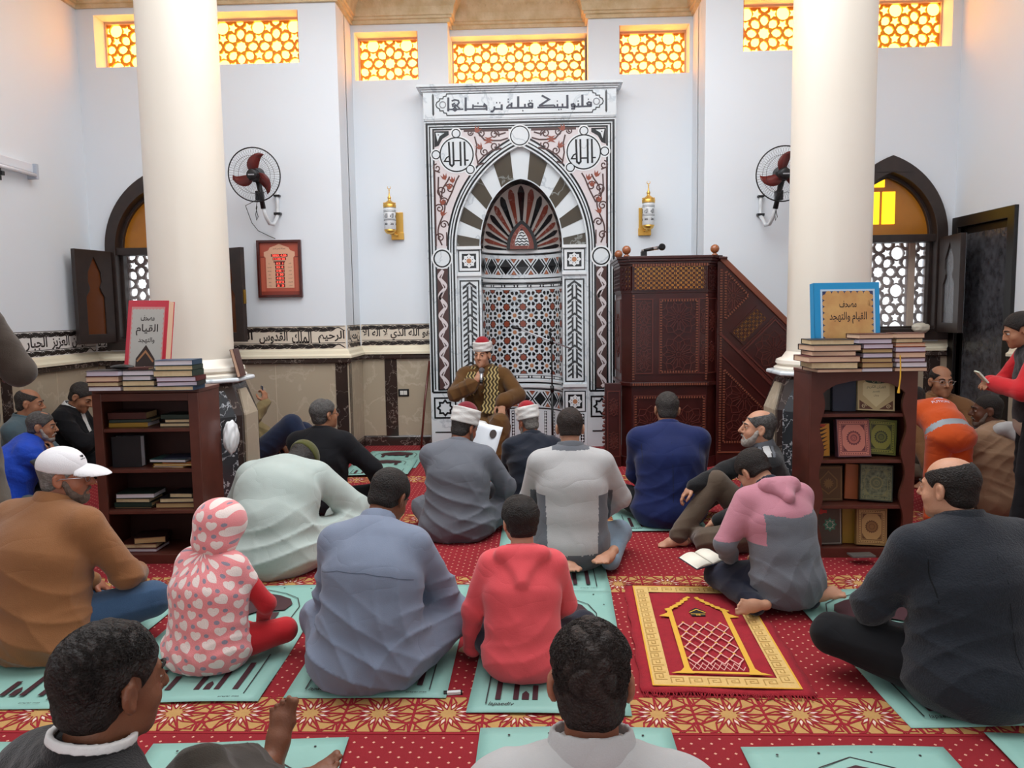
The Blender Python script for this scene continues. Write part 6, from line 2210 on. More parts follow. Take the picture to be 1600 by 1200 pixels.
def hand_prims(w, f, n, right, curl=.5, s=1., grip=False, spread=1.):
    """palm, five bent fingers and a thumb; f along the fingers, n out of the palm"""
    f = unit(f); n = unit(n - f * (n @ f))
    sd = np.cross(f, n) * (1 if right else -1)              # towards the thumb
    P = []
    at = lambda a, b, c: w + (f * a + sd * b + n * c) * s
    R = np.stack([sd, f, n], 1)
    P.append(ell(at(.045, -.002, 0), V3(.040, .052, .0165) * s, R, .012))
    P.append(cone(at(-.02, 0, 0), at(.03, 0, 0), .026 * s, .028 * s, .02))
    for j, (o, l, q) in enumerate(((.029, .068, .0), (.010, .076, .004), (-.010, .070, .002), (-.028, .054, -.006))):
        c = curl * (1 + .12 * j)
        p = at(.082 + q, o, 0)
        fd = unit(f + sd * (o * 2.2 * spread))
        ang = 0.
        for seg, (fr_, r0, r1) in enumerate(((.46, .0095, .0088), (.30, .0088, .0080), (.24, .0080, .0068))):
            ang += c * (.75 if seg == 0 else 1.0)
            d = fd * math.cos(ang) + n * math.sin(ang)
            q2 = p + d * l * fr_ * s
            P.append(cone(p, q2, r0 * s, r1 * s, .006))
            p = q2
    t0 = at(.012, .026, .004)
    t1 = t0 + unit(f * .55 + sd * .75 + n * (.25 + .5 * grip)) * .042 * s
    t2 = t1 + unit(f * .85 + sd * (.30 - .5 * grip) + n * (.25 + .55 * grip)) * .032 * s
    t3 = t2 + unit(f * .9 - sd * (.05 + .3 * grip) + n * (.3 + .4 * grip)) * .024 * s
    P += [cone(t0, t1, .0135 * s, .011 * s, .012), cone(t1, t2, .011 * s, .0098 * s, .006), cone(t2, t3, .0098 * s, .008 * s, .006)]
    return P


def foot_prims(ank, toe, up, right, s=1.):
    """bare foot with heel, arch, ball and five toes"""
    t = unit(toe); u = unit(up - t * (up @ t))
    sd = np.cross(t, u) * (-1 if right else 1)              # towards the big toe
    at = lambda a, b, c: ank + (t * a + sd * b + u * c) * s
    R = np.stack([sd, t, u], 1)
    P = [ell(at(-.038, 0, -.050), V3(.031, .036, .032) * s, R, .03), cone(at(-.01, 0, -.005), at(.06, .004, -.038), .034 * s, .032 * s, .03),
         ell(at(.062, -.002, -.052), V3(.037, .075, .024) * s, R, .03), ell(at(.118, .004, -.063), V3(.045, .036, .018) * s, R, .02)]
    for j, (b, l, r) in enumerate(((.029, .052, .0125), (.010, .050, .0088), (-.007, .044, .0082), (-.022, .037, .0078), (-.036, .029, .0078))):
        p = at(.135 - abs(b - .01) * .45, b, -.062)
        q = p + (t * l - u * .004 + sd * b * .15) * s
        P += [cone(p, q, r * s, r * .92 * s, .005), ell(q, V3(r * 1.08, r * 1.2, r) * s, R, .004)]
    return P


def euler(yaw, pitch, roll):
    """head turned left by yaw, bowed by pitch, tilted to the right by roll (degrees); columns x right, y forward, z up"""
    a, b, c = RAD(yaw), -RAD(pitch), RAD(roll)
    Rz = np.array([[math.cos(a), -math.sin(a), 0], [math.sin(a), math.cos(a), 0], [0, 0, 1]])
    Rx = np.array([[1, 0, 0], [0, math.cos(b), -math.sin(b)], [0, math.sin(b), math.cos(b)]])
    Ry = np.array([[math.cos(c), 0, math.sin(c)], [0, 1, 0], [-math.sin(c), 0, math.cos(c)]])
    return Rz @ Rx @ Ry


def head_prims(o, R, s=1., child=False):
    """skull, jaw and features; local y forward, z up, origin between the ears"""
    L = lambda x, y, z: o + R @ (V3(x, y, z) * s)
    E = lambda c, r, k=.02, sub=False, Q=None: ell(L(*c), V3(r) * s, R if Q is None else R @ Q, k, sub)
    K = lambda a, b, r0, r1, k=.012, sub=False: cone(L(*a), L(*b), r0 * s, r1 * s, k, sub)
    f = .85 if child else 1.
    P = [E((0, -.014, .036), (.0735, .094, .080)), E((0, .036, -.030 * f), (.058, .060, .082 * f), .03), E((0, .046, -.080 * f), (.044, .046, .034), .03),
         K((0, .080, -.103 * f), (0, .078, -.105 * f), .0165, .0165, .02)]
    for x in (-1, 1):
        P += [E((x * .036, .060, -.034 * f), (.024, .024, .024), .02), K((x * .012, .088, .024), (x * .040, .080, .020), .0085, .007, .014),
              E((x * .031, .096, .004), (.017, .012, .0115), .012, True), E((x * .031, .0805, .004), (.0125, .0115, .0115), .004), K((x * .020, .0925, .0125), (x * .042, .0885, .0105), .0042, .0040, .005), K((x * .021, .0905, -.0055), (x * .041, .087, -.005), .0035, .0035, .005)]
        Q = euler(x * 22, -10, 0)
        P += [E((x * .077, -.006, -.008), (.0105, .021, .033), .006, False, Q), E((x * .083, .0, -.006), (.006, .010, .018), .005, True, Q), E((x * .074, .0, -.034), (.008, .009, .010), .006)]
    nl = 1. if not child else .8
    P += [K((0, .093, .016), (0, .093 + .024 * nl, -.026), .0075, .0125 * nl, .010), E((-.0115, .101, -.032), (.0085, .010, .0075), .006), E((.0115, .101, -.032), (.0085, .010, .0075), .006),
          E((0, .088, -.066 * f), (.024, .013, .0075), .006), E((0, .087, -.076 * f), (.021, .013, .0075), .006), E((0, .101, -.0705 * f), (.022, .008, .0018), .003, True),
          E((0, .092, -.055 * f), (.006, .006, .008), .006)]
    return P


SKINS = {}
def skin(name, c, c2):
    m = mat(name, c, .48, var=(9, .7, c2), bump=(160, .12), spec=.35)
    m.node_tree.nodes['Principled BSDF'].inputs['Subsurface Weight'].default_value = .08
    m.node_tree.nodes['Principled BSDF'].inputs['Subsurface Radius'].default_value = (.02, .008, .004)
    return m
SK_TAN = skin('tan_skin', '#a8775a', '#98664b')
SK_DARK = skin('brown_skin', '#7d5039', '#6d4330')
SK_DEEP = skin('deep_brown_skin', '#5f3b2a', '#523122')
SK_LIGHT = skin('light_skin', '#c49377', '#b58065')
SK_RED = skin('ruddy_skin', '#a56a50', '#94563f')


def fabric(name, c, c2=None, scale=220., b=.25, rough=.85, sheen=.2, vs=6., wr=.20):
    m = mat(name, c, rough, var=(vs, .5, c2 or c), bump=(scale, b), sheen=sheen, spec=.25)
    if wr and 'wrinkle' not in m:                           # fine creases over the weave
        m['wrinkle'] = 1
        nt = m.node_tree
        N, L = nt.nodes.new, nt.links.new
        tc = N('ShaderNodeTexCoord')
        mp = N('ShaderNodeMapping'); mp.inputs['Scale'].default_value = (1., 1., 1.7)
        L(tc.outputs['Object'], mp.inputs['Vector'])
        n = N('ShaderNodeTexNoise'); n.inputs['Scale'].default_value = 3.6; n.inputs['Detail'].default_value = 1.6; n.inputs['Distortion'].default_value = .7
        L(mp.outputs[0], n.inputs['Vector'])
        s = N('ShaderNodeMath'); s.operation = 'SUBTRACT'; s.inputs[1].default_value = .5; L(n.outputs['Fac'], s.inputs[0])
        a = N('ShaderNodeMath'); a.operation = 'ABSOLUTE'; L(s.outputs[0], a.inputs[0])
        q = N('ShaderNodeMath'); q.operation = 'POWER'; q.inputs[1].default_value = .6; L(a.outputs[0], q.inputs[0])
        bp = N('ShaderNodeBump'); bp.inputs['Strength'].default_value = wr; bp.inputs['Distance'].default_value = .03
        L(q.outputs[0], bp.inputs['Height'])
        old = [k for k in nt.links if k.to_node.type == 'BSDF_PRINCIPLED' and k.to_socket.name == 'Normal'][0].from_node
        L(bp.outputs[0], old.inputs['Normal'])
    return m


def hairmat(name, c, c2, b=.9, s=150):
    return mat(name, c, .55, var=(55, .8, c2), bump=(s, b), spec=.35)
HAIR_BLACK = hairmat('black_hair', '#17120f', '#241b16')
HAIR_GREY = hairmat('grey_hair', '#5e5c5a', '#34312f')
HAIR_PALE = hairmat('pale_grey_hair', '#8b8782', '#5d5853')
HAIR_SALT = hairmat('dark_grey_hair', '#3b3633', '#241f1c')
HAIR_BROWN = hairmat('dark_brown_hair', '#2a1d17', '#1c1411')
BEARD_W = hairmat('white_beard', '#b9b2aa', '#8e857c', .8, 260)
BEARD_G = hairmat('grizzled_beard', '#7d6d62', '#4d4039', .8, 260)
EYEW = mat('eye_white', '#b9afa6', .25)
EYED = mat('dark_iris', '#1c120d', .15)


def person(label, loc, yaw=0., top=None, **p):
    """a clothed figure. «top» is the height of the crown above the floor; the whole figure is scaled to reach it"""
    g = lambda k, d=None: p.get(k, d)
    root = thing('person', label, 'person', (loc[0], loc[1], loc[2] if len(loc) > 2 else 0), RAD(yaw), g('group'))
    H = g('h', .009)
    bw, bd = g('bulk', 1.), g('belly', 0.)
    a1, a2, a3, an = (RAD(q) for q in g('lean', (-4, 16, 32, 25)))
    sx = RAD(g('side', 0))
    seat = g('seat', 0.)
    P0 = V3(0, 0, .105 + seat)
    dirv = lambda a, k=1.: V3(math.sin(sx) * k * math.cos(a), math.sin(a), math.cos(a) * math.cos(sx * k))
    sl = g('spine', (.15, .17, .185))
    P1 = P0 + dirv(a1, .6) * sl[0]
    P2 = P1 + dirv(a2) * sl[1]
    P3 = P2 + dirv(a3, .8) * sl[2]
    hy, hp, hr = g('head', (0, 15, 0))
    hs = g('head_scale', 1.)
    R = euler(hy, hp, hr)
    N1 = P3 + dirv(an, .5) * g('neck', .085)
    HC = N1 + R @ (V3(0, .028, .085) * hs)
    child = g('child', False)
    tw = RAD(g('twist', 0))
    xs = V3(math.cos(tw), math.sin(tw), 0)
    sw = g('shoulders', .185)
    SC_ = P3 - dirv(a3) * .045
    S_ = [SC_ - xs * sw + V3(0, 0, g('shrug', (0, 0))[0]), SC_ + xs * sw + V3(0, 0, g('shrug', (0, 0))[1])]
    ua, fa = g('arm', (.285, .245))
    hands = g('hands', ((-.07, .34, .14 + seat), (.07, .34, .14 + seat)))
    poles = g('elbows', ((-1, -.25, -.45), (1, -.25, -.45)))
    hips = [P0 + V3(-.09, 0, -.005), P0 + V3(.09, 0, -.005)]
    kn = [V3(q) for q in g('knees', ((-.31, .27, .125), (.31, .27, .125)))]
    an_ = [V3(q) for q in g('ankles', ((.06, .36, .065), (-.06, .30, .065)))]
    # ---- volumes of the body, region by region
    B = {}
    B['torso'] = [ecap(P0 + V3(0, -.005, 0), P1, (.155 * bw, .112 * bw), (.143 * bw, .105 * bw), (1, 0, 0)), ecap(P1, P2, (.143 * bw, .105 * bw), (.158 * bw, .112 * bw), xs),
                  ecap(P2, P3 - dirv(a3) * .05, (.158 * bw, .112 * bw), (.125, .085), xs), cone(S_[0] + xs * .03, S_[1] - xs * .03, .058, .058, .06),
                  cone(P3, S_[0] + xs * .04, .052, .05, .05), cone(P3, S_[1] - xs * .04, .052, .05, .05)]
    if bd:
        B['torso'].append(ell(P1 + V3(0, .06, -.02), (.13 * bw, .10 + bd, .13), k=.06))
    B['seat'] = [ell(P0 + V3(0, -.025, -.005), (.175 * bw, .135 * bw, .105), k=.05)]
    B['neck'] = [cone(P3 - dirv(a3) * .03, HC + R @ (V3(0, -.022, -.06) * hs), .058 * hs, .053 * hs, .03)]
    B['head'] = head_prims(HC, R, hs, child)
    E_, W_ = [], []
    B['upper_arms'], B['forearms'], B['hands'] = [], [], []
    for i in (0, 1):
        e, w = ik(S_[i], V3(hands[i]), ua, fa, V3(poles[i]))
        E_.append(e); W_.append(w)
        B['upper_arms'] += [cone(S_[i], e, .053 * g('limb', 1.), .042 * g('limb', 1.), .03)]
        B['forearms'] += [cone(e, w, .042 * g('limb', 1.), .028 * g('limb', 1.), .025)]
        hd = g('hand_dir', (None, None))[i]
        pn = g('palm', (None, None))[i]
        f = V3(hd) if hd is not None else unit(w - e) + V3(0, .1, -.2)
        nn = V3(pn) if pn is not None else V3(0, 0, -1)
        B['hands'] += hand_prims(w + unit(f) * .015, f, nn, i == 1, g('curl', (.45, .45))[i], g('hand_scale', .95), g('grip', (False, False))[i])
    th, sh = g('thigh', (.083, .060)), g('shin', (.055, .038))
    B['thighs'] = [cone(hips[i], kn[i], th[0] * bw, th[1], .05) for i in (0, 1)]
    B['shins'] = [cone(kn[i], an_[i], sh[0], sh[1], .03) for i in (0, 1)]
    ft = g('toes', ((.75, .35, -.1), (-.75, .35, -.1)))
    fu = g('foot_up', ((-.1, .2, 1), (.1, .2, 1)))
    B['feet'] = [q for i in (0, 1) for q in foot_prims(an_[i], V3(ft[i]), V3(fu[i]), i == 1, g('foot_scale', .95))]
    # ---- scale to the wanted height
    crown = max(HC[2] + (R @ (V3(0, -.02, .115) * hs))[2], HC[2] + .09 * hs)
    k = g('k') or (top / crown if top else 1.)
    root.scale = (k, k, k)
    H = H / k
    J = dict(P0=P0, P1=P1, P2=P2, P3=P3, N1=N1, HC=HC, R=R, S=S_, E=E_, W=W_, K=kn, A=an_, hips=hips, hs=hs, xs=xs, k=k, B=B, d3=dirv(a3), dn=dirv(an, .5), h=H)
    bare = g('bare', ())
    allp = []
    for key in B:
        d = 0 if key in ('head', 'neck', 'hands', 'feet') or key in bare else -.012
        allp += [fat(q, d) if d else q for q in B[key]]
    J['body_prims'] = allp
    body = volume_object('body', allp, g('skin', SK_TAN), root, g('body_h', H), floor=.002 if not g('lift') else None, smooth=1, keep=True)
    J['body'] = body
    # eyes and brows
    if g('eyes', True):
        for x in (-1, 1):
            c = HC + R @ (V3(x * .031, .0805, .004) * hs)
            e = MB().ball((0, 0, 0), .0128 * hs, 12)
            iris = MB()
            Rm = Matrix([list(r) for r in R]).to_4x4(); Rm.translation = Vector(c)
            o = MB()
            gz = g('gaze', 0)
            o.v = [tuple(Rm @ Vector(q)) for q in e.v]; o.f = e.f; o.m = [0] * len(e.f)
            iris.lathe([(0, .0137 * hs), (.0045 * hs, .0131 * hs), (.0072 * hs, .0112 * hs)], 12, lambda a, b, d: tuple(Rm @ (Vector((a + gz * d * .4, d, b)))))
            o.raw(iris.v, iris.f, 1)
            o.build('eye', [EYEW, EYED], root, smooth=True, local=True)
        for x in (-1, 1):
            br = MB()
            br.tube([tuple(HC + R @ (V3(x * u, v, w) * hs)) for u, v, w in ((.014, .0985, .024), (.028, .096, .0295), (.042, .087, .0275), (.050, .077, .022))], [.003 * hs, .0042 * hs, .0035 * hs, .0015 * hs], 6)
            br.build('eyebrow', g('brow', HAIR_BLACK), root, smooth=True, local=True)
    if g('hair'):
        hair(root, J, **g('hair'))
    if g('beard'):
        beard(root, J, **g('beard'))
    return root, J


def hair(root, J, m=None, t=.008, bald=0., curl=0., nape=-.066, front=.026, seed=1, cf=1., h=None, side=1.):
    """hair cap grown from the skull, cut at brow, ears and nape; bald = how far the crown is bare"""
    HC, R, s = J['HC'], J['R'], J['hs']
    L = lambda x, y, z: HC + R @ (V3(x, y, z) * s)
    P = [ell(L(0, -.015, .036), V3(.0735 * side + t, .094 + t, .080 + t) * s, R), ell(L(0, -.045, -.03), V3(.060 + t * .6, .050 + t * .6, .055) * s, R, .02)]
    for x in (-1, 1):
        P.append(ell(L(x * .085, .004, -.008), V3(.030, .030, .041) * s, R, .006, True))
    if bald:
        P.append(ell(L(0, .02, .036 + .080), V3(.060 * bald + .012, .10 * bald, .075 * bald) * s, R, .01, True))
    def loc(X, Y, Z):
        x, y, z = X - HC[0], Y - HC[1], Z - HC[2]
        return [(x * R[0, i] + y * R[1, i] + z * R[2, i]) / s for i in range(3)]
    def c1(X, Y, Z):
        x, y, z = loc(X, Y, Z)
        return (.8 * y - .6 * z - front + .25 * np.maximum(0, np.abs(x) - .05)) * s
    def c2(X, Y, Z):
        x, y, z = loc(X, Y, Z)
        return (nape - z + np.maximum(0, y + .02) * .55) * s
    def warp(X, Y, Z):
        x, y, z = loc(X, Y, Z)
        f = 120 * cf
        if curl:
            w = np.sin(f * .6 * x + 2 * np.sin(f * .4 * z)) + np.sin(f * .7 * y + 2 * np.sin(f * .5 * x + 1)) + np.sin(f * .65 * z + 2 * np.sin(f * .45 * y + 2))
            return -curl * s * (np.abs(w) / 1.5 - .6)
        return -.0012 * s * np.sin(f * x + 3 * np.sin(30 * z)) * np.sin(f * .8 * z + seed)
    return volume_object('hair', P, m or HAIR_BLACK, root, h or min(.0055, J['h']), warp, [c1, c2], smooth=0 if curl else 1, keep=True)


def beard(root, J, m=None, t=.006, moustache=True, chin=True):
    HC, R, s = J['HC'], J['R'], J['hs']
    L = lambda x, y, z: HC + R @ (V3(x, y, z) * s)
    P = []
    if chin:
        P += [ell(L(0, .044, -.080), V3(.046 + t, .047 + t, .036 + t) * s, R), ell(L(0, .076, -.103), V3(.024 + t, .018 + t, .018 + t) * s, R)]
        for x in (-1, 1):
            P.append(cone(L(x * .058, .015, -.02), L(x * .045, .045, -.07), (.010 + t) * s, (.016 + t) * s, .02))
        P.append(ell(L(0, .098, -.068), V3(.020, .02, .012) * s, R, .006, True))
    if moustache:
        for x in (-1, 1):
            P.append(cone(L(0, .102, -.052), L(x * .026, .088, -.066), .0065 * s, .005 * s, .008))
    def cut(X, Y, Z):
        x, y, z = X - HC[0], Y - HC[1], Z - HC[2]
        yy = (x * R[0, 1] + y * R[1, 1] + z * R[2, 1]) / s
        return (.004 - yy) * s
    return volume_object('beard', P, m or BEARD_G, root, min(.005, J['h']), lambda X, Y, Z: .0012 * np.sin(260 * X + 90 * Y) * np.sin(240 * Z + 80 * Y), [cut], smooth=1)


def garment(name, root, J, parts, m, off=.014, extra=(), warp=None, h=None, cuts=None, floor=.001, paint=None, collar=None, cm=None, per=None, smooth=1):
    """clothing grown from the body regions it covers"""
    if set(parts) <= {'upper_arms', 'forearms'} and not extra:   # a pair of sleeves: one piece for each arm
        for i in (0, 1):
            volume_object('sleeve', [fat(J['B'][key][i], off) for key in parts], m, root, h or J['h'], warp, None, floor, paint, smooth, keep=True)
        return
    P = []
    for key in parts:
        d = (per or {}).get(key, off)
        P += [fat(q, d) for q in J['B'][key]]
    P += list(extra)
    o = volume_object(name, P, m, root, h or J['h'], warp, cuts, floor, paint, smooth, keep=True)
    if collar:
        r, hgt = collar
        a = J['P3'] + J['dn'] * (hgt * .5 + .015)
        b = J['P3'] + J['dn'] * (hgt + .028)
        c = J['P3'] - J['d3'] * .012 + V3(0, .012, 0)
        volume_object('collar', [cone(c, a, r + .026, r + .010, .01), cone(a, b, r + .010, r + .002, .01), cone(a - J['dn'] * .05, b + J['dn'] * .06, r - .003, r - .007, .004, True)],
                      (cm or (m[-1] if isinstance(m, (list, tuple)) else m)), root, min(.006, J['h']), keep=True,
                      cuts=[lambda X, Y, Z: ((X - b[0]) * J['dn'][0] + (Y - b[1]) * J['dn'][1] + (Z - b[2]) * J['dn'][2])])
    return o


def seam(root, target, lines, m, width=.0035):
    """stitched seams pressed onto the back of a garment; lines in (x, z)"""
    g = MB()
    for L in lines:
        P = []
        for i in range(len(L) - 1):
            for k in range(6):
                P.append((L[i][0] + (L[i + 1][0] - L[i][0]) * k / 6, L[i][1] + (L[i + 1][1] - L[i][1]) * k / 6))
        P.append(L[-1])
        g.ribbon(P, width, 0, .0004, lambda u, v, w: (u, -.6 - w, v))
    o = g.build('seam', m, root, local=True)
    s = o.modifiers.new('press', 'SHRINKWRAP')
    s.target = target; s.wrap_method = 'PROJECT'; s.use_project_y = True; s.use_positive_direction = True; s.use_negative_direction = False; s.offset = .0012
    return o


def drape(J, w0=.165, d0=.105, w1=.195, d1=.14):
    """cloth hanging straight from the shoulder blades to the seat"""
    return [ecap(J['P2'] + J['d3'] * .06, J['P0'] + V3(0, -.012, .01), (w0, d0), (w1, d1), J['xs'], .06)]


def hood_back(J, w=.105, l=.13, t=.045):
    """hood lying on the back of a sweatshirt"""
    d = J['d3']; b = unit(np.cross(J['xs'], d)) * -1
    if b[1] > 0: b = -b
    c = J['P3'] + b * (.055 + t) + d * .0
    tip = J['P3'] - d * l + b * (.105 + t)
    return [ell(c, V3(w, t + .012, .055), np.stack([J['xs'], -b, d], 1), .02), cone(c + J['xs'] * w * .62, tip, .038, .022, .03), cone(c - J['xs'] * w * .62, tip, .038, .022, .03), cone(c - d * .03 + b * .01, tip, .045, .026, .03),
            cone(c + J['xs'] * w * .8, J['P3'] + J['xs'] * .075 - b * .07 - d * .02, .036, .024, .03), cone(c - J['xs'] * w * .8, J['P3'] - J['xs'] * .075 - b * .07 - d * .02, .036, .024, .03)]


def headwear(name, root, J, prims, m, cuts=None, warp=None, h=None):
    """prims given in the head's own frame"""
    HC, R, s = J['HC'], J['R'], J['hs']
    out = []
    for q in prims:
        q = list(q)
        if q[0] == 'ell':
            q[1] = HC + R @ (q[1] * s); q[2] = q[2] * s; q[3] = R @ q[3]
        elif q[0] == 'cone':
            q[1], q[2], q[3], q[4] = HC + R @ (q[1] * s), HC + R @ (q[2] * s), q[3] * s, q[4] * s
        else:
            q[1], q[2], q[3], q[4], q[5] = HC + R @ (q[1] * s), HC + R @ (q[2] * s), tuple(x * s for x in q[3]), tuple(x * s for x in q[4]), R @ q[5]
        out.append(q)
    def wrap(c):
        def f(X, Y, Z):
            x, y, z = X - HC[0], Y - HC[1], Z - HC[2]
            return c(*[(x * R[0, i] + y * R[1, i] + z * R[2, i]) / s for i in range(3)]) * s
        return f
    wp = None
    if warp:
        def wp(X, Y, Z):
            x, y, z = X - HC[0], Y - HC[1], Z - HC[2]
            return warp(*[(x * R[0, i] + y * R[1, i] + z * R[2, i]) / s for i in range(3)]) * s
    return volume_object(name, out, m, root, h or min(.006, J['h']), wp, [wrap(c) for c in cuts] if cuts else None, keep=True)


FEZ = fabric('red_felt', '#9c1a26', '#84131d', 250, .2)
FEZD = fabric('dark_red_felt', '#7a1a28', '#611320', 250, .2)
WRAPW = fabric('white_turban_cotton', '#dcdad6', '#cfccc6', 200, .3)


def turban(root, J, felt=FEZ, low=.025, hi=.115):
    fez = headwear('red_cap', root, J, [ecap((0, -.012, .03), (0, -.014, .118), (.081, .094), (.066, .078), (1, 0, 0), .01), ell((0, -.014, .125), (.064, .076, .05), None, .02)], felt, [lambda x, y, z: .045 - z])
    def tw(x, y, z):
        a = np.arctan2(y + .012, x)
        return .0030 * np.abs(np.sin((z * 60 + a * 1.3) * 1.0)) - .002 + .0015 * np.sin(z * 140 - a * 3)
    w = headwear('turban_wrap', root, J, [ecap((0, -.012, low + .012), (0, -.013, hi), (.094, .107), (.096, .109), (1, 0, 0), .01), ell((0, -.013, hi + .055), (.078, .090, .052), None, .01, True)], WRAPW,
                 [lambda x, y, z: low + .10 * np.clip(y, -.1, .1) * .18 - z, lambda x, y, z: z - (hi + .018)], tw)
    return fez, w


def robe_skirt(J, rx=.30, ry=.26, z=.10, dy=.17):
    return [ell(J['P0'] * V3(1, 1, 0) + V3(0, dy, z - .01), (rx, ry, z + .03), k=.07), ell(J['P0'] * V3(1, 1, 0) + V3(0, -.02, .085), (.215, .165, .125), k=.06)]


def hem(J, w=.205, d=.155, z=.12, dy=-.02):
    c = J['P0'] * V3(1, 1, 0)
    return [ell(c + V3(0, dy, z * .75), (w, d, z), k=.06)]


def on_cloth(name, body, target, parent, m, lift=.0015):
    """print laid onto a garment: the flat lettering is pressed onto the cloth"""
    o = body.build(name, m, parent, local=True)
    sw = o.modifiers.new('press', 'SHRINKWRAP')
    sw.target = target; sw.wrap_method = 'NEAREST_SURFACEPOINT'; sw.wrap_mode = 'ABOVE_SURFACE'; sw.offset = lift
    return o

# ------------------------------------------------------------------ the congregation
# cloths
BLUEGREY = fabric('blue_grey_poplin', '#7b8598', '#717b8e', 300, .12, .8, .1)
TANJ = fabric('tan_canvas', '#8b5d38', '#7c5130', 260, .25)
JEANS = fabric('blue_denim', '#35506e', '#27405c', 350, .3)
REDK = fabric('red_knit', '#bf2128', '#a81b22', 260, .2)
MINTR = fabric('pale_mint_cotton', '#b3beb8', '#a7b4ae', 300, .12)
OLIVE = fabric('olive_felt', '#4f4f22', '#434419', 260, .3)
BLKSUIT = fabric('black_suiting', '#0e0e12', '#121217', 400, .1, .9, .05)
BLKT = fabric('black_trouser_cloth', '#101114', '#15161a', 400, .1, .9, .05)
CORAL = fabric('coral_fleece', '#e4565c', '#d84b52', 260, .2)
NAVYT = fabric('navy_trouser_cloth', '#161a2c', '#121523', 300, .15)
GREYSUIT = fabric('grey_suiting', '#676a72', '#5b5e66', 400, .1, .75, .1)
DKNAVY = fabric('dark_navy_wool', '#161c2a', '#121722', 300, .15)
LGREY = fabric('light_grey_marl', '#b3b2b1', '#a7a6a5', 300, .15)
MGREY = fabric('mid_grey_marl', '#5f6268', '#54575d', 300, .15)
DENIML = fabric('faded_denim', '#7f93a3', '#6f8496', 300, .2)
NAVYJ = fabric('navy_blazer_cloth', '#0f1f52', '#0c1843', 400, .1, .8, .15)
BLKSW = fabric('black_knit', '#131315', '#1a1a1c', 200, .35)
BROWNT = fabric('brown_twill', '#5b4c3e', '#4e4135', 300, .2)
KHAKI = fabric('khaki_twill', '#8b7c5c', '#7d6f52', 300, .2)
PINKF = fabric('dusty_pink_fleece', '#b87b88', '#ab6f7c', 260, .2)
GREYF = fabric('grey_blue_fleece', '#6d7077', '#60636b', 260, .25)
CHAR = fabric('charcoal_tweed', '#23272e', '#1b1e24', 160, .4, .95, .15, 60)
BRNW = fabric('brown_wool', '#5e3f1b', '#523616', 300, .15)
WHITER = fabric('white_cotton', '#dcdcda', '#cfcfcd', 300, .1)
ROYAL = fabric('royal_blue_quilting', '#1545b8', '#0f3aa0', 60, .3, .6, .1)
GREYT = fabric('grey_green_cotton', '#4f5a5c', '#465052', 300, .15)
ORANGE = fabric('orange_workwear', '#c64e18', '#b54312', 260, .2)
REFLB = mat('grey_reflective_band', '#8d959b', .4)
BEIGEJ = fabric('beige_canvas', '#96765c', '#88694f', 260, .3)
REDT = fabric('red_track_cloth', '#c01f26', '#a8181f', 200, .15)
MUDR = fabric('grey_brown_cotton', '#62584d', '#574e44', 260, .15)
MUDD = fabric('dark_brown_sleeve', '#453b33', '#3b322b', 260, .15)
KHAKIJ = fabric('khaki_jacket_cloth', '#81714e', '#736443', 260, .2)
ADULT = ('torso', 'seat', 'upper_arms', 'forearms')


def trousers(root, J, m, off=.016, seed=1, per=None, parts=('seat', 'thighs', 'shins'), extra=(), amp=.006, name='trousers'):
    return garment(name, root, J, parts, m, off, extra, folds(seed, amp, 1.2), per=per or {'seat': .005})


# -- the man in the blue-grey robe
r, J = person('person in a blue-grey robe, head bowed, sitting cross-legged on a mint mat', (-.605, 2.60, .013), -3, .685, bulk=1.12, neck=.105, lean=(-6, 20, 36, 44), head=(-20, 34, 4), shoulders=.18, skin=SK_DARK, hair=dict(m=HAIR_BLACK, t=.010), h=.0065, knees=((-.30, .29, .135), (.30, .31, .15)), hands=((-.08, .36, .14), (.10, .38, .15)), elbows=((-1, -.2, -.6), (1, .1, -.5)))
rb_ = garment('robe', r, J, ('torso', 'seat', 'upper_arms', 'forearms', 'thighs', 'shins'), BLUEGREY, .018, robe_skirt(J) + drape(J, .175, .11, .215, .15), folds(3, .015, 1., .52), collar=(.072, .060), per={'shins': .03, 'forearms': .022})
z_ = J['P3'][2]
seam(r, rb_, [[(-.20, z_ - .115), (-.10, z_ - .085), (.02, z_ - .085), (.12, z_ - .105), (.20, z_ - .135)]], fabric('blue_grey_stitching', '#566071', None, 300, .1))

# -- the boy in the coral hoodie
r, J = person('person, a boy in a coral hoodie sitting with his left hand on the carpet', (-.06, 2.645, .013), 0, .605, child=True, bulk=1.08, lean=(-4, 14, 26, 20), head=(22, 8, 0), head_scale=1.12, shoulders=.165, skin=SK_LIGHT, hair=dict(m=HAIR_BLACK, t=.016, curl=.003), h=.0075,
              knees=((-.28, .30, .12), (.33, .30, .13)), hands=((-.285, .17, .05), (.10, .34, .14)), elbows=((-1, -.8, -.1), (1, -.2, -.5)), hand_dir=((-.5, .6, -.3), None), arm=(.28, .25))
trousers(r, J, NAVYT, .016, 4)
garment('hoodie', r, J, ADULT, CORAL, .020, hem(J, .195, .15, .12) + drape(J, .16, .105, .185, .135) + hood_back(J, .135, .15, .04), folds(6, .009, .9, .48), per={'forearms': .02}, collar=(.085, .035))

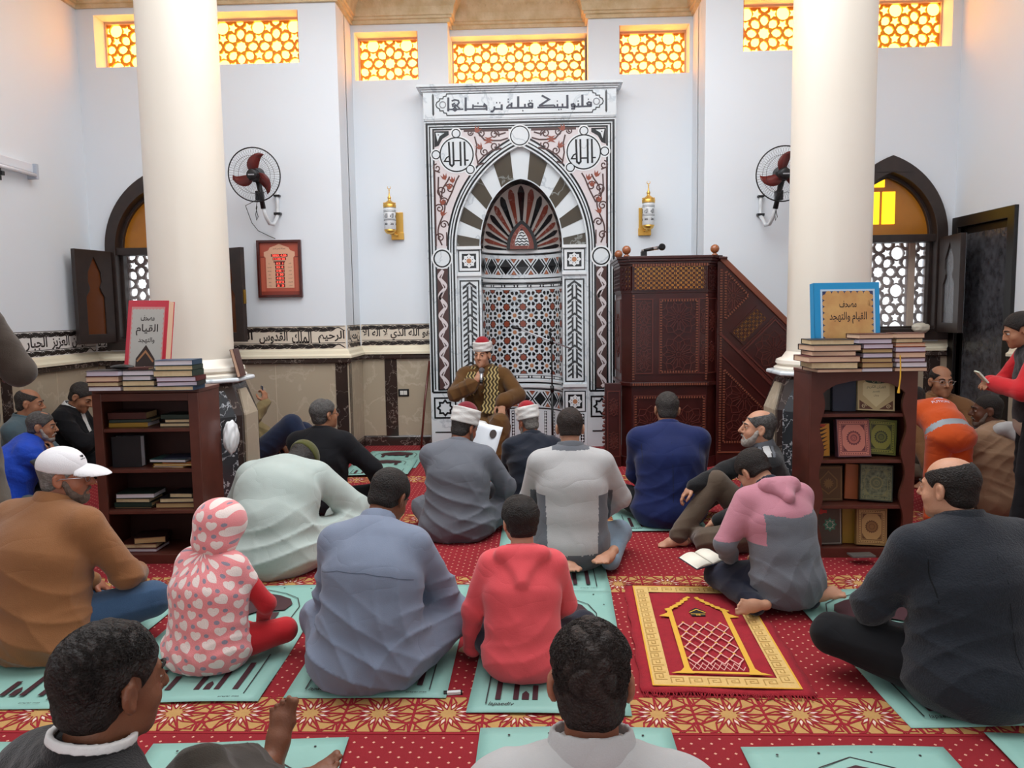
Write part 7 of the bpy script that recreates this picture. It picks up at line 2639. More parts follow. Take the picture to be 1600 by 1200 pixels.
# -- the child in the heart-print vest
def hearts(name, flat):
    m = mat(name, '#e58a8c', .95, sheen=.4)
    nt = m.node_tree
    N, L = nt.nodes.new, nt.links.new
    b = nt.nodes['Principled BSDF']
    tc = N('ShaderNodeTexCoord'); sp = N('ShaderNodeSeparateXYZ'); L(tc.outputs['Object'], sp.inputs[0])
    def M_(op, a, c=None, d=None):
        n = N('ShaderNodeMath'); n.operation = op
        for k, q in enumerate((a, c, d)):
            if q is None: continue
            if isinstance(q, (int, float)): n.inputs[k].default_value = q
            else: L(q, n.inputs[k])
        return n.outputs[0]
    S = .122
    def cells(ox, oz, tilt):
        ang = sp.outputs['X'] if flat else M_('MULTIPLY', M_('ARCTAN2', sp.outputs['X'], M_('MULTIPLY', sp.outputs['Y'], -1.)), .19)
        x = M_('ADD', ang, M_('MULTIPLY', sp.outputs['Z'], .22))
        z = M_('ADD', sp.outputs['Z'], M_('MULTIPLY', ang, -.12))
        u = M_('DIVIDE', M_('ADD', x, ox), S); v = M_('DIVIDE', M_('ADD', z, oz), S * .95)
        fu = M_('SUBTRACT', M_('FRACT', u), .5); fv = M_('SUBTRACT', M_('FRACT', v), .5)
        c, s = math.cos(tilt), math.sin(tilt)
        return M_('ADD', M_('MULTIPLY', fu, c), M_('MULTIPLY', fv, s)), M_('SUBTRACT', M_('MULTIPLY', fv, c), M_('MULTIPLY', fu, s))
    def heart(ox, oz, tilt, size):
        x, y = cells(ox, oz, tilt)
        x = M_('DIVIDE', x, size); y = M_('DIVIDE', y, size)
        x2 = M_('MULTIPLY', x, x); y2 = M_('MULTIPLY', y, y)
        q = M_('SUBTRACT', M_('ADD', x2, y2), 1.0)
        q3 = M_('MULTIPLY', M_('MULTIPLY', q, q), q)
        return M_('LESS_THAN', M_('SUBTRACT', q3, M_('MULTIPLY', M_('MULTIPLY', x2, y2), y)), 0.)
    def dot(ox, oz, r_):
        x, y = cells(ox, oz, 0.)
        return M_('LESS_THAN', M_('ADD', M_('MULTIPLY', x, x), M_('MULTIPLY', y, y)), r_ * r_)
    hmask = M_('MAXIMUM', heart(0, 0, .35, .225), heart(S / 2, S * .475, -.3, .20))
    dmask = M_('MAXIMUM', dot(S * .5, 0., .105), dot(S * .04, S * .5, .095))
    a = N('ShaderNodeMixRGB'); a.inputs[1].default_value = lin('#e68b8d'); a.inputs[2].default_value = lin('#ead9d2'); L(hmask, a.inputs[0])
    c = N('ShaderNodeMixRGB'); c.inputs[2].default_value = lin('#8d8593'); L(dmask, c.inputs[0]); L(a.outputs[0], c.inputs[1])
    L(c.outputs[0], b.inputs['Base Color'])
    n = N('ShaderNodeTexNoise'); n.inputs['Scale'].default_value = 180; L(tc.outputs['Object'], n.inputs['Vector'])
    hm = M_('ADD', M_('MULTIPLY', hmask, .6), n.outputs['Fac'])
    bp = N('ShaderNodeBump'); bp.inputs['Strength'].default_value = .35; bp.inputs['Distance'].default_value = .006
    L(hm, bp.inputs['Height']); L(bp.outputs[0], b.inputs['Normal'])
    return m
HEARTS = hearts('heart_print_plush', False)
HEARTH = hearts('heart_print_hood', True)
r, J = person('person, a small child in a hooded pink vest with white hearts and red sleeves', (-1.235, 2.72, .013), -16, .575, child=True, bulk=1.25, lean=(-3, 10, 22, 15), head=(-5, 12, 3), head_scale=1.2, shoulders=.155, skin=SK_TAN, h=.0075, knees=((-.30, .30, .11), (.33, .28, .12)), ankles=((.05, .34, .06), (.14, .38, .05)), toes=((.75, .35, -.1), (.85, -.2, -.1)), hands=((-.08, .30, .14), (.16, .30, .15)), elbows=((-1, -.3, -.5), (1, .1, -.6)))
trousers(r, J, REDK, .012, 5, amp=.003)
garment('red_sleeves', r, J, ('upper_arms', 'forearms'), REDK, .012, (), folds(2, .003))
v = garment('heart_vest', r, J, ('torso', 'seat'), HEARTS, .040, hem(J, .235, .19, .135) + drape(J, .19, .13, .225, .175) + [cone(J['S'][i], J['S'][i] + (J['E'][i] - J['S'][i]) * .32, .083, .078, .04) for i in (0, 1)], folds(9, .011, .9, .36), collar=(.10, .05))
headwear('vest_hood', r, J, [ell((0, -.025, .028), (.122, .138, .120)), ell((0, -.05, -.07), (.115, .10, .08), None, .05), ell((0, .10, -.02), (.075, .085, .09), None, .02, True)], HEARTH)

# -- the man in the tan jacket and white cap
r, J = person('person in a tan jacket, white cap and jeans, face turned to the right', (-1.94, 2.82, .013), -14, .765, bulk=1.28, lean=(-4, 12, 24, 28), head=(-62, 4, 2), shoulders=.205, skin=SK_RED, brow=HAIR_SALT, hair=dict(m=HAIR_PALE, t=.006, nape=-.075), beard=dict(m=BEARD_G, t=.004), h=.0065, knees=((-.30, .30, .14), (.37, .26, .17)), ankles=((.06, .38, .065), (.0, .42, .065)), hands=((-.08, .36, .18), (.17, .38, .23)), elbows=((-1, -.2, -.5), (1, -.3, -.75)))
trousers(r, J, JEANS, .016, 3)
garment('jacket', r, J, ADULT, TANJ, .026, hem(J, .235, .175, .15) + drape(J, .195, .125, .225, .16), folds(12, .013, .95, .55), collar=(.082, .05), per={'forearms': .026})
CAPW = fabric('white_cap_cotton', '#e6e4e6', '#dcdadc', 300, .15)
cap = headwear('baseball_cap', r, J, [ell((0, -.014, .048), (.084, .104, .086)), ], CAPW, [lambda x, y, z: .024 - .10 * y - z])
headwear('cap_peak', r, J, [ell((0, .085, .004), (.076, .118, .052), euler(0, 6, 0)), ell((0, .085, -.013), (.082, .128, .055), euler(0, 6, 0), .003, True)], CAPW, [lambda x, y, z: .055 - y, lambda x, y, z: .012 - z], h=.004)
g = MB()
CF_ = lambda u, v, w: tuple(J['HC'] + J['R'] @ (V3(.0835 * math.cos(v * 5) * math.sin(u / .084 + .15) * 1.02, -.014 + .1055 * math.cos(v * 5) * math.cos(u / .084 + .15), .048 + .0875 * math.sin(v * 5)) * 1.0))
for a in (-.55, 0, .55):
    g.prism([(0 + .004 * math.sin(a), .098), (.012 * math.sin(a) * 1.6 + .006, .115), (.022 * math.sin(a), .128), (.012 * math.sin(a) * 1.6 - .006, .115)], .0, .002, CF_, 0)
for q in (.100, .104, .108):
    g.ribbon([(-.014, q), (.014, q)], .0012, .0025, .003, CF_, 1)
g.text('adidas', 0, .079, .013, 0, .002, CF_, 0, width=.042, bold=.02)
g.build('cap_print', [BLKP, CAPW], r, local=True)
def spectacles(r, J, m, col=(.05, .05, .06)):
    g = MB()
    L = lambda x, y, z: tuple(J['HC'] + J['R'] @ (V3(x, y, z) * J['hs']))
    for x in (-1, 1):
        pts = [L(x * .031 + .022 * math.cos(a), .108 - abs(x * .031 + .022 * math.cos(a)) * .12, .001 + .017 * math.sin(a)) for a in np.linspace(0, 2 * PI, 21)[:-1]]
        g.tube(pts, .0013, 6, 0, True)
        g.tube([L(x * .054, .103, .006), L(x * .074, .085, .008), L(x * .0825, .01, .004), L(x * .082, -.012, -.008)], .0014, 6)
    g.tube([L(-.009, .108, .006), L(0, .110, .009), L(.009, .108, .006)], .0013, 6)
    g.build('spectacles', m, r, smooth=True, local=True)
spectacles(r, J, SILV)

# -- the man in the pale mint robe
r, J = person('person in a pale mint robe and olive cap, bent far forward, behind the child', (-1.37, 3.765), -2, .555, bulk=1.2, lean=(2, 40, 66, 88), head=(-8, 66, 6), shoulders=.19, skin=SK_TAN, hair=dict(m=HAIR_SALT, t=.005), h=.008, knees=((-.29, .32, .14), (.36, .30, .15)), hands=((-.12, .46, .14), (.20, .50, .16)), elbows=((-1, -.1, -.5), (1, .1, -.6)))
garment('robe', r, J, ('torso', 'seat', 'upper_arms', 'forearms', 'thighs', 'shins'), MINTR, .020, robe_skirt(J, .34, .28) + drape(J, .18, .12, .22, .155), folds(21, .014, .9, .40), per={'forearms': .032, 'upper_arms': .028})
headwear('olive_cap', r, J, [ell((0, -.014, .048), (.086, .106, .084))], OLIVE, [lambda x, y, z: .030 - .05 * y - z])

# -- the man in the black suit
r, J = person('person in a black suit with grey hair, right hand on his knee', (-1.40, 4.80, .013), -10, .74, bulk=1.18, lean=(-8, 6, 16, 14), head=(-34, -4, 2), shoulders=.20, skin=SK_TAN, hair=dict(m=HAIR_GREY, t=.010, bald=.22), h=.0085, knees=((-.33, .28, .13), (.38, .28, .13)), hands=((-.12, .34, .16), (.37, .26, .20)), elbows=((-1, -.3, -.4), (1, -.6, -.1)))
trousers(r, J, BLKT, .016, 7)
sj_ = garment('suit_jacket', r, J, ADULT, BLKSUIT, .024, hem(J, .225, .17, .14) + drape(J, .185, .12, .215, .155) + [cone(J['S'][0], J['S'][1], .062, .062, .04)], folds(14, .010, .9, .55), collar=(.074, .045))
spectacles(r, J, BLKP)
seam(r, sj_, [[(0, J['P3'][2] - .03), (0, .12)]], NAVYT)

# -- the cleric in the grey suit
r, J = person('person in a grey suit and cream-white turban with dark red cap, seen from behind', (-.475, 4.345), -4, .715, bulk=1.12, lean=(-5, 12, 26, 30), head=(-34, 18, 3), shoulders=.20, skin=SK_RED, brow=HAIR_SALT, hair=dict(m=HAIR_SALT, t=.005), beard=dict(m=BEARD_G, t=.002, moustache=True), h=.0075, knees=((-.30, .30, .13), (.34, .28, .14)), hands=((.02, .36, .22), (.18, .36, .24)), elbows=((-1, -.3, -.4), (1, -.3, -.5)), grip=(False, True), curl=(.5, .9))
rs_ = garment('robe_suit', r, J, ('torso', 'seat', 'upper_arms', 'forearms', 'thighs'), GREYSUIT, .022, hem(J, .235, .18, .14) + drape(J, .185, .12, .22, .16) + [ell(J['P0'] + V3(0, .16, -.03), (.27, .24, .10), k=.06)], folds(31, .015, .95, .50), collar=(.074, .045))
seam(r, rs_, [[(-.205, J['P3'][2] - .04), (-.19, .40)], [(.205, J['P3'][2] - .04), (.19, .40)]], MGREY)
turban(r, J, FEZD, .03, .118)

# -- the dark-robed cleric
r, J = person('person in a dark navy robe and white turban with bright red cap, head turned left', (-.03, 4.84), 4, .665, bulk=1.1, lean=(-5, 14, 28, 30), head=(30, 14, -3), shoulders=.185, skin=SK_RED, brow=HAIR_GREY, hair=dict(m=HAIR_PALE, t=.004), beard=dict(m=BEARD_W, t=.003), h=.009)
garment('robe', r, J, ('torso', 'seat', 'upper_arms', 'forearms', 'thighs', 'shins'), DKNAVY, .020, robe_skirt(J) + drape(J), folds(33, .007), collar=(.074, .05))
turban(r, J, FEZ, .03, .116)

# -- the man in the light grey sweatshirt
r, J = person('person in a light grey sweatshirt with dark side panels, kneeling on a mint mat', (.165, 3.80, .014), 0, .785, bulk=1.05, lean=(-6, 8, 20, 20), head=(0, 12, 0), shoulders=.19, skin=SK_LIGHT, hair=dict(m=HAIR_BROWN, t=.007, nape=-.05), h=.0075, seat=.045, knees=((-.25, .34, .09), (.31, .30, .11)), ankles=((-.10, -.10, .05), (.22, -.08, .055)), toes=((.45, -.5, -.25), (-.35, -.6, -.1)), foot_up=((0, .3, -1), (0, .3, -1)), hands=((-.16, .36, .2), (.20, .34, .22)), elbows=((-1, -.4, -.3), (1, -.4, -.2)))
trousers(r, J, DENIML, .018, 8)
def panels(x, y, z):
    side = np.abs(x) > .150 + .10 * np.clip((.33 - z), -.2, .4) * -.35
    low = (z < .44) & side & (np.abs(x) < .245)
    band = z < .115
    col = (z > J['P3'][2] + .048) & (np.abs(x) < .11)
    return np.where(low | band | col, 1, 0)
garment('sweatshirt', r, J, ADULT, [LGREY, MGREY], .020, hem(J, .20, .155, .13, -.02) + drape(J, .175, .11, .20, .145), folds(17, .007, .8, .45), collar=(.075, .052), paint=panels, per={'forearms': .02})

# -- the man in the navy blazer
r, J = person('person in a navy blue blazer sitting in front of the pulpit, seen from behind', (.79, 4.575, .013), -2, .775, bulk=1.18, lean=(-5, 12, 24, 28), head=(-2, 14, 2), shoulders=.205, skin=SK_TAN, hair=dict(m=HAIR_SALT, t=.007), h=.0085, knees=((-.31, .29, .13), (.33, .28, .13)))
trousers(r, J, BLKT, .016, 9)
bz_ = garment('blazer', r, J, ADULT, NAVYJ, .024, hem(J, .225, .155, .14, .0) + drape(J, .19, .12, .215, .145) + [cone(J['S'][0], J['S'][1], .062, .062, .04)], folds(23, .008, .8, .5), collar=(.074, .05))

seam(r, bz_, [[(0, J['P3'][2] - .03), (0, .12)], [(-.19, J['P3'][2] - .05), (-.185, .42)], [(.19, J['P3'][2] - .05), (.185, .42)]], DKNAVY)

# -- the bearded man leaning on the right bookcase
r, J = person('person with a white beard and black jumper, arm on his raised knee, barefoot', (1.215, 4.17), 82, .745, bulk=1.12, belly=.02, lean=(-9, -4, 4, 14), head=(4, -4, 0), shoulders=.19, skin=SK_LIGHT, brow=HAIR_GREY, hair=dict(m=HAIR_GREY, t=.006, bald=.85), beard=dict(m=BEARD_W, t=.006), h=.006,
              knees=((-.30, .36, .10), (.02, .28, .41)), ankles=((-.02, .40, .06), (-.10, .53, .075)), toes=((.7, .5, -.1), (-.12, 1, -.12)), foot_up=((0, 0, 1), (0, .1, 1)), hands=((-.16, .28, .2), (-.03, .44, .38)), elbows=((-1, -.5, -.4), (1, .1, -.1)), hand_dir=(None, (-.05, .75, -.65)), palm=(None, (0, -.65, -.75)), curl=(.4, .55))
trousers(r, J, BROWNT, .018, 11, amp=.008)
def stripes(x, y, z):
    zr = z - J['P3'][2]
    q = (y - J['P3'][1]) + .25 * zr
    on = (x < -.045) & (zr > -.15) & (x > -.23)
    return np.where(on & (np.abs(q - .02) < .020), 1, np.where(on & ((np.abs(q - .058) < .010) | (np.abs(q + .016) < .009)), 2, 0))
garment('jumper', r, J, ADULT, [BLKSW, LGREY, MGREY], .020, hem(J, .20, .16, .13), folds(19, .006), collar=(.068, .065), paint=stripes)

# -- the reading boy
r, J = person('person, a boy in a pink and grey hoodie reading a book on the red rug', (1.065, 3.275, .017), 16, .62, child=True, bulk=1.12, lean=(-2, 16, 36, 52), head=(18, 44, -4), head_scale=1.08, shoulders=.178, skin=SK_LIGHT, hair=dict(m=HAIR_BLACK, t=.012, nape=-.045), h=.0065, seat=.06, knees=((-.25, .32, .09), (.26, .30, .09)), ankles=((-.25, -.09, .055), (.10, -.10, .05)), toes=((-1, -.12, .10), (1, -.12, .0)), foot_up=((-.1, .95, -.25), (0, .6, -.8)), hands=((-.20, .26, .20), (.10, .36, .22)), elbows=((-1, -.5, -.5), (1, -.6, -.3)), shrug=(.0, .0))
trousers(r, J, NAVYT, .020, 13, parts=('seat', 'thighs', 'shins'))
def yoke(x, y, z):
    top = z > J['P2'][2] + .055 + np.abs(x) * .12
    slv = (np.abs(x) > .17) & (z > J['P2'][2] - .10 + .0 * x) & (x < 0)
    slr = (x > .19) & (z > J['P2'][2] + .0)
    return np.where(top | slv | slr, 1, 0)
garment('hoodie', r, J, ADULT, [GREYF, PINKF], .022, hem(J, .205, .155, .10) + drape(J, .175, .115, .195, .14), folds(25, .010, .9, .42), paint=yoke, per={'forearms': .024})
hd = volume_object('hood', hood_back(J, .115, .10, .034) + [cone(J['P3'] + J['xs'] * .07, J['P3'] - J['xs'] * .07, .05, .05, .03), cone(J['N1'], J['N1'] + J['dn'] * .12, .062, .062, .01, True)], PINKF, r, J['h'], folds(4, .006), keep=True)
volume_object('hood_lining', [cone(J['P3'] + J['dn'] * .01, J['P3'] + J['dn'] * .055, .078, .072, .01), cone(J['P3'] + J['dn'] * .04, J['P3'] + J['dn'] * .12, .058, .066, .006, True)], NAVYT, r, J['h'], keep=True)
boyJ, boyR = J, r

# -- the man in the charcoal jacket
r, J = person('person with a bald crown in a charcoal tweed jacket at the right edge', (1.425, 2.475, .013), 10, .775, bulk=1.3, lean=(-5, 10, 20, 22), head=(24, 6, 0), shoulders=.225, skin=SK_LIGHT, hair=dict(m=HAIR_BLACK, t=.007, bald=1.0, nape=-.07), h=.0065, knees=((-.40, .28, .15), (.36, .30, .14)), hands=((-.18, .36, .18), (.12, .36, .18)), elbows=((-.8, -.2, -.7), (1, -.2, -.5)))
trousers(r, J, BLKT, .018, 15)
cj_ = garment('jacket', r, J, ADULT, CHAR, .026, hem(J, .26, .21, .16, -.045) + drape(J, .21, .13, .245, .175) + [cone(J['S'][0], J['S'][1], .066, .066, .05)], folds(27, .009, .8, .5), collar=(.080, .052))

seam(r, cj_, [[(-.01, J['P3'][2] - .03), (0, .10)], [(-.225, J['P3'][2] - .05), (-.215, .40)], [(.225, J['P3'][2] - .05), (.215, .40)]], BLKT)

# -- two heads close to the camera
def curls(root, J, n, m, seed, r0=.0016, up=.055, length=.018):
    """short curly locks over the hair cap"""
    rnd = np.random.RandomState(seed)
    HC, R, s = J['HC'], J['R'], J['hs']
    g = MB()
    for i in range(n):
        a = rnd.uniform(0, 2 * PI); z = rnd.uniform(-.6, 1)
        q = math.sqrt(1 - z * z)
        d = V3(q * math.cos(a), q * math.sin(a), z)
        if (abs(d[0]) > .7 and z < .25 and d[1] > -.45) or d[1] * .8 - d[2] * .6 > .28 or (z < -.15 and abs(d[0]) > .75 and d[1] > -.5): continue
        e = V3(.0735, .094, .080) + .010
        p = V3(0, -.015, .036) + d * e
        if p[2] < -.055: continue
        t1 = unit(np.cross(d, rnd.normal(0, 1, 3))); t2 = np.cross(d, t1)
        ph, tn = rnd.uniform(0, 6), rnd.uniform(1.0, 2.2)
        rad = rnd.uniform(.003, .0055) * (1 if z > .3 else .6)
        pts = []
        for k in range(7):
            u = k / 6
            b = ph + u * tn * 2 * PI
            pts.append(tuple(HC + R @ ((p + d * (length * .35 * u - .003) * (1 if z > .3 else .55) + (t1 * math.cos(b) + t2 * math.sin(b)) * rad * (.4 + u)) * s)))
        g.tube(pts, [r0 * (1 - .55 * k / 6) for k in range(7)], 4, 0, caps=False)
    return g.build('hair_curls', m, root, smooth=True, local=True)
r, J = person('person with dark curly hair and grey collar, back of head in the foreground', (.085, 1.17, .013), 0, .748, bulk=1.15, lean=(-4, 8, 16, 16), head=(-2, 8, 0), skin=SK_RED, hair=dict(m=HAIR_BROWN, t=.013, side=.90, curl=.0035, cf=1.3, h=.0035, nape=-.072), h=.006)
curls(r, J, 5200, HAIR_BROWN, 4)
garment('sweater', r, J, ADULT, LGREY, .022, hem(J), folds(41, .005), collar=(.078, .06))
trousers(r, J, MGREY, .016, 2)
r, J = person('person with short black hair and dark jumper stretching out bare feet, close at lower left', (-.775, 1.17, .013), -34, .765, bulk=1.15, lean=(-6, 4, 10, 14), head=(4, 8, 0), skin=SK_DARK, hair=dict(m=HAIR_BLACK, t=.012, side=.93, curl=.0022, cf=1.6, h=.0035, nape=-.072), h=.006, foot_scale=1.0,
              knees=((-.27, .42, .30), (-.16, .40, .28)), ankles=((-.47, .775, .085), (-.355, .715, .085)), toes=((-.02, .22, 1), (.45, .75, .50)), foot_up=((.55, -1, .2), (-.2, -.6, .9)), hands=((-.2, .30, .3), (.2, .28, .3)))
curls(r, J, 4200, HAIR_BLACK, 9, .0013, length=.012)
garment('jumper', r, J, ADULT, BLKSW, .022, hem(J), folds(42, .005), collar=(.072, .055))
P_ = J['P3'] + J['dn'] * .052
volume_object('white_collar_edge', [cone(J['P3'] + J['dn'] * .04, J['P3'] + J['dn'] * .12, .083, .078, .004), cone(J['P3'] + J['dn'] * .0, J['P3'] + J['dn'] * .16, .069, .066, .004, True)], WHITER, r, .004, keep=True, cuts=[lambda X, Y, Z: np.abs((X - P_[0]) * J['dn'][0] + (Y - P_[1]) * J['dn'][1] + (Z - P_[2]) * J['dn'][2] - .026) - .009])
def shins_cut(X, Y, Z): return Y - .695 - .55 * (X + .41)
garment('trousers', r, J, ('seat', 'thighs', 'shins'), fabric('dark_olive_twill', '#2d251b', '#241d15', 260, .2), .020, (), folds(3, .008, 1.3), cuts=[shins_cut], floor=.001)

# -- the preacher on his low chair
r, J = person('person preaching into a microphone, in brown robe, patterned scarf and white-wrapped red cap', (-.455, 6.56), 177, 1.035, bulk=1.18, lean=(-4, 2, 6, 10), head=(-14, 4, 0), skin=SK_LIGHT, hair=dict(m=HAIR_BLACK, t=.004), h=.006, seat=.33, shoulders=.205, gaze=-.2,
              knees=((-.20, .42, .47), (.17, .42, .45)), ankles=((-.17, .44, .085), (.15, .46, .085)), toes=((-.1, 1, -.15), (.1, 1, -.15)), foot_up=((0, .1, 1), (0, .1, 1)), hands=((-.20, .33, .655), (.055, .26, .84)), elbows=((-1, -.35, -.3), (1.1, -.05, -.7)), hand_dir=((-.1, .5, -.85), (-.35, .15, .8)), palm=((.1, -.9, -.4), (-.6, -.6, .1)), grip=(False, True), curl=(.35, .85))
robe = garment('robe', r, J, ('torso', 'seat', 'upper_arms', 'forearms', 'thighs', 'shins'), BRNW, .022, [ell(J['P0'] + V3(0, .10, -.02), (.25, .25, .12), k=.06), ecap((-.20, .42, .42), (-.17, .40, .14), (.095, .10), (.12, .12), (1, 0, 0)), ecap((.19, .40, .42), (.20, .36, .14), (.085, .10), (.10, .13), (1, 0, 0)), cone(J['E'][0], J['W'][0] - unit(J['W'][0] - J['E'][0]) * .06, .068, .080, .03), cone(J['E'][1], J['W'][1] - unit(J['W'][1] - J['E'][1]) * .07, .072, .085, .03)] + drape(J, .17, .11, .20, .14), folds(51, .013, .95, 1.02), floor=.10, per={'shins': .02, 'forearms': .018})
garment('white_undershirt', r, J, ('forearms',), WHITER, .014, [ecap((.02, .37, .43), (.0, .40, .10), (.10, .06), (.12, .07), (1, 0, 0))], folds(52, .006), floor=.06)
turban(r, J, FEZ, .038, .112)
m = mat('scarf_weave', '#2e2416', .9)
nt = m.node_tree
tc = nt.nodes.new('ShaderNodeTexCoord')
wv = nt.nodes.new('ShaderNodeTexWave'); wv.wave_type = 'BANDS'; wv.bands_direction = 'X'
wv.inputs['Scale'].default_value = 9; wv.inputs['Distortion'].default_value = 0
mp = nt.nodes.new('ShaderNodeVectorMath'); mp.operation = 'ADD'
sx_ = nt.nodes.new('ShaderNodeSeparateXYZ'); nt.links.new(tc.outputs['Object'], sx_.inputs[0])
sn = nt.nodes.new('ShaderNodeMath'); sn.operation = 'SINE'
mu = nt.nodes.new('ShaderNodeMath'); mu.operation = 'MULTIPLY'; mu.inputs[1].default_value = 110; nt.links.new(sx_.outputs['Z'], mu.inputs[0]); nt.links.new(mu.outputs[0], sn.inputs[0])
m2 = nt.nodes.new('ShaderNodeMath'); m2.operation = 'MULTIPLY'; m2.inputs[1].default_value = .008; nt.links.new(sn.outputs[0], m2.inputs[0])
cx_ = nt.nodes.new('ShaderNodeCombineXYZ'); nt.links.new(m2.outputs[0], cx_.inputs['X']); nt.links.new(tc.outputs['Object'], mp.inputs[0]); nt.links.new(cx_.outputs[0], mp.inputs[1]); nt.links.new(mp.outputs[0], wv.inputs['Vector'])
rp = nt.nodes.new('ShaderNodeValToRGB'); rp.color_ramp.elements[0].position = .52; rp.color_ramp.elements[0].color = lin('#35280f'); rp.color_ramp.elements[1].position = .70; rp.color_ramp.elements[1].color = lin('#a8925e')
nt.links.new(wv.outputs['Fac'], rp.inputs[0]); nt.links.new(rp.outputs[0], nt.nodes['Principled BSDF'].inputs['Base Color'])
A = J['P3'] + V3(0, -.07, .01)
def strip(x, pts, wd):
    pts = [V3(p) for p in pts]
    return [ecap(pts[i], pts[i + 1], (wd[i], .014), (wd[i + 1], .014), (1, .0, 0), .02) for i in range(len(pts) - 1)]
zt_ = J['P3'][2]
volume_object('scarf', strip(-1, [(-.05, -.05, zt_ + .05), (-.09, .065, zt_ + .03), (-.10, .145, zt_ - .07), (-.09, .188, zt_ - .20), (-.08, .235, zt_ - .34), (-.06, .31, zt_ - .385)], [.05, .055, .068, .076, .080, .076]) + strip(1, [(.05, -.05, zt_ + .05), (.09, .065, zt_ + .03), (.115, .14, zt_ - .08), (.125, .175, zt_ - .22)], [.05, .055, .055, .05]) + [cone((-.05, -.05, zt_ + .035), (.05, -.05, zt_ + .035), .03, .03, .03)], m, r, .006, folds(8, .003))
wt = MB().tube([tuple(J['W'][0] + V3(.028 * math.cos(a), .02 * math.sin(a) * .3, .028 * math.sin(a))) for a in np.linspace(0, 2 * PI, 20)[:-1]], .004, 6, 0, True)
wt.build('wristwatch', SILV, r, smooth=True, local=True)

def held(root, p):
    return wm(root) @ Vector(tuple(p))
hp = J['W'][1] + unit(V3(-.35, .15, .8)) * .075 + V3(-.02, .015, 0)
a, b = held(r, hp - V3(.01, -.02, .085)), held(r, hp + V3(-.015, -.015, .075))
mc = thing('microphone', "silver-headed microphone held up to the preacher's mouth", 'microphone', a)
d = b - a
MB().tube([a, a + d * .72], [.011, .016], 14).build('handle', SILV, mc, smooth=True)
MB().tube([a + d * .08, a + d * .30], [.0125, .0138], 14).build('lower_sleeve', BLKP, mc, smooth=True)
MB().ball(a + d * .88, .025, 16).build('mesh_head', mat('grey_mesh', '#77777a', .4, .7, bump=(500, .8)), mc, smooth=True)

ch = thing('low_chair', 'low dark wooden chair under the seated preacher', 'chair', (-.455, 6.56, 0))
for sx in (-1, 1):
    for y0 in (6.40, 6.84):
        MB().box(-.455 + sx * .18 - .018, -.455 + sx * .18 + .018, y0 - .018, y0 + .018, 0, .225).build('leg', MAHO, ch)
MB().box(-.665, -.245, 6.37, 6.885, .225, .242).build('seat', MAHO, ch, bevel=.004)
MB().box(-.66, -.25, 6.86, 6.885, .242, .58).build('backrest', MAHO, ch, bevel=.004)

# -- men along the left wall
r, J = person('person in royal blue vest and grey sleeves, chin on hand, near the left wall', (-3.46, 4.80), -52, .685, bulk=1.2, lean=(0, 26, 34, 40), head=(-24, 6, 0), skin=SK_TAN, brow=HAIR_GREY, hair=dict(m=HAIR_GREY, t=.007, bald=.3), beard=dict(m=BEARD_W, t=.002), h=.0085, hands=((.02, .32, .22), (.06, .33, .47)), elbows=((-1, -.3, -.4), (1, .2, -.6)), hand_dir=(None, (-.2, -.1, 1)), palm=(None, (-.3, -1, 0)), curl=(.4, 1.0))
trousers(r, J, GREYT, .016, 2)
garment('sleeves', r, J, ('upper_arms', 'forearms'), GREYT, .016, (), folds(2, .006))
garment('vest', r, J, ('torso', 'seat'), ROYAL, .036, hem(J, .225, .175, .13) + drape(J, .185, .12, .21, .155) + [cone(J['S'][i], J['S'][i] + (J['E'][i] - J['S'][i]) * .2, .078, .07, .04) for i in (0, 1)], folds(61, .006), collar=(.08, .04))
r, J = person('person with a shaved head and teal-grey shirt, sitting against the left wall, frowning', (-3.79, 5.45), -78, .785, knees=((-.24, .33, .12), (.20, .33, .12)), lean=(-8, 4, 10, 12), head=(8, 8, 0), skin=SK_TAN, brow=HAIR_SALT, hair=dict(m=HAIR_SALT, t=.002, bald=.9), h=.0075)
trousers(r, J, GREYT, .016, 3)
garment('shirt', r, J, ADULT, fabric('teal_grey_shirt', '#4d6068', '#43545b', 260, .2), .018, hem(J) + drape(J), folds(62, .006), collar=(.072, .05))
r, J = person('person in black jacket over white shirt, hand on chest, reclining by left wall', (-3.66, 6.08), -80, .765, bulk=1.12, lean=(-34, -22, 2, 30), head=(-16, 30, -4), skin=SK_TAN, hair=dict(m=HAIR_SALT, t=.008), h=.0065, knees=((-.14, .42, .30), (.14, .43, .28)), ankles=((-.12, .72, .07), (.12, .72, .07)), toes=((0, .6, .8), (0, .6, .8)), hands=((-.06, .20, .20), (.035, .145, .40)), elbows=((-1, -.3, -.4), (1, -.25, -.5)), hand_dir=(None, (-.85, .25, .35)), palm=(None, (-.25, -.95, -.1)), curl=(.4, .4))
trousers(r, J, BLKT, .016, 3)
def shirtfront(x, y, z):
    return np.where((np.abs(x) < .030 + .05 * np.clip(z - .42, 0, .2)) & (y > -.16 + .0 * z) & (y > J['P2'][1] + .0), 1, 0)
garment('jacket', r, J, ADULT, [BLKSUIT, WHITER], .022, hem(J, .20, .15, .11) + drape(J), folds(63, .006), collar=(.074, .05), paint=shirtfront)
r, J = person('person standing in a long grey-brown robe with dark sleeve, cut off at left edge', (-2.63, 3.34), -8, 1.60, lean=(0, 2, 6, 8), head=(0, 6, 0), skin=SK_DARK, hair=dict(m=HAIR_BLACK, t=.006), h=.012, seat=.83, knees=((-.10, .02, .50), (.10, .02, .50)), ankles=((-.11, 0, .08), (.11, 0, .08)), toes=((-.1, 1, -.1), (.1, 1, -.1)), hands=((-.16, .26, 1.1), (.10, .30, 1.12)), elbows=((-1, -.5, -.3), (1, -.6, -.4)))
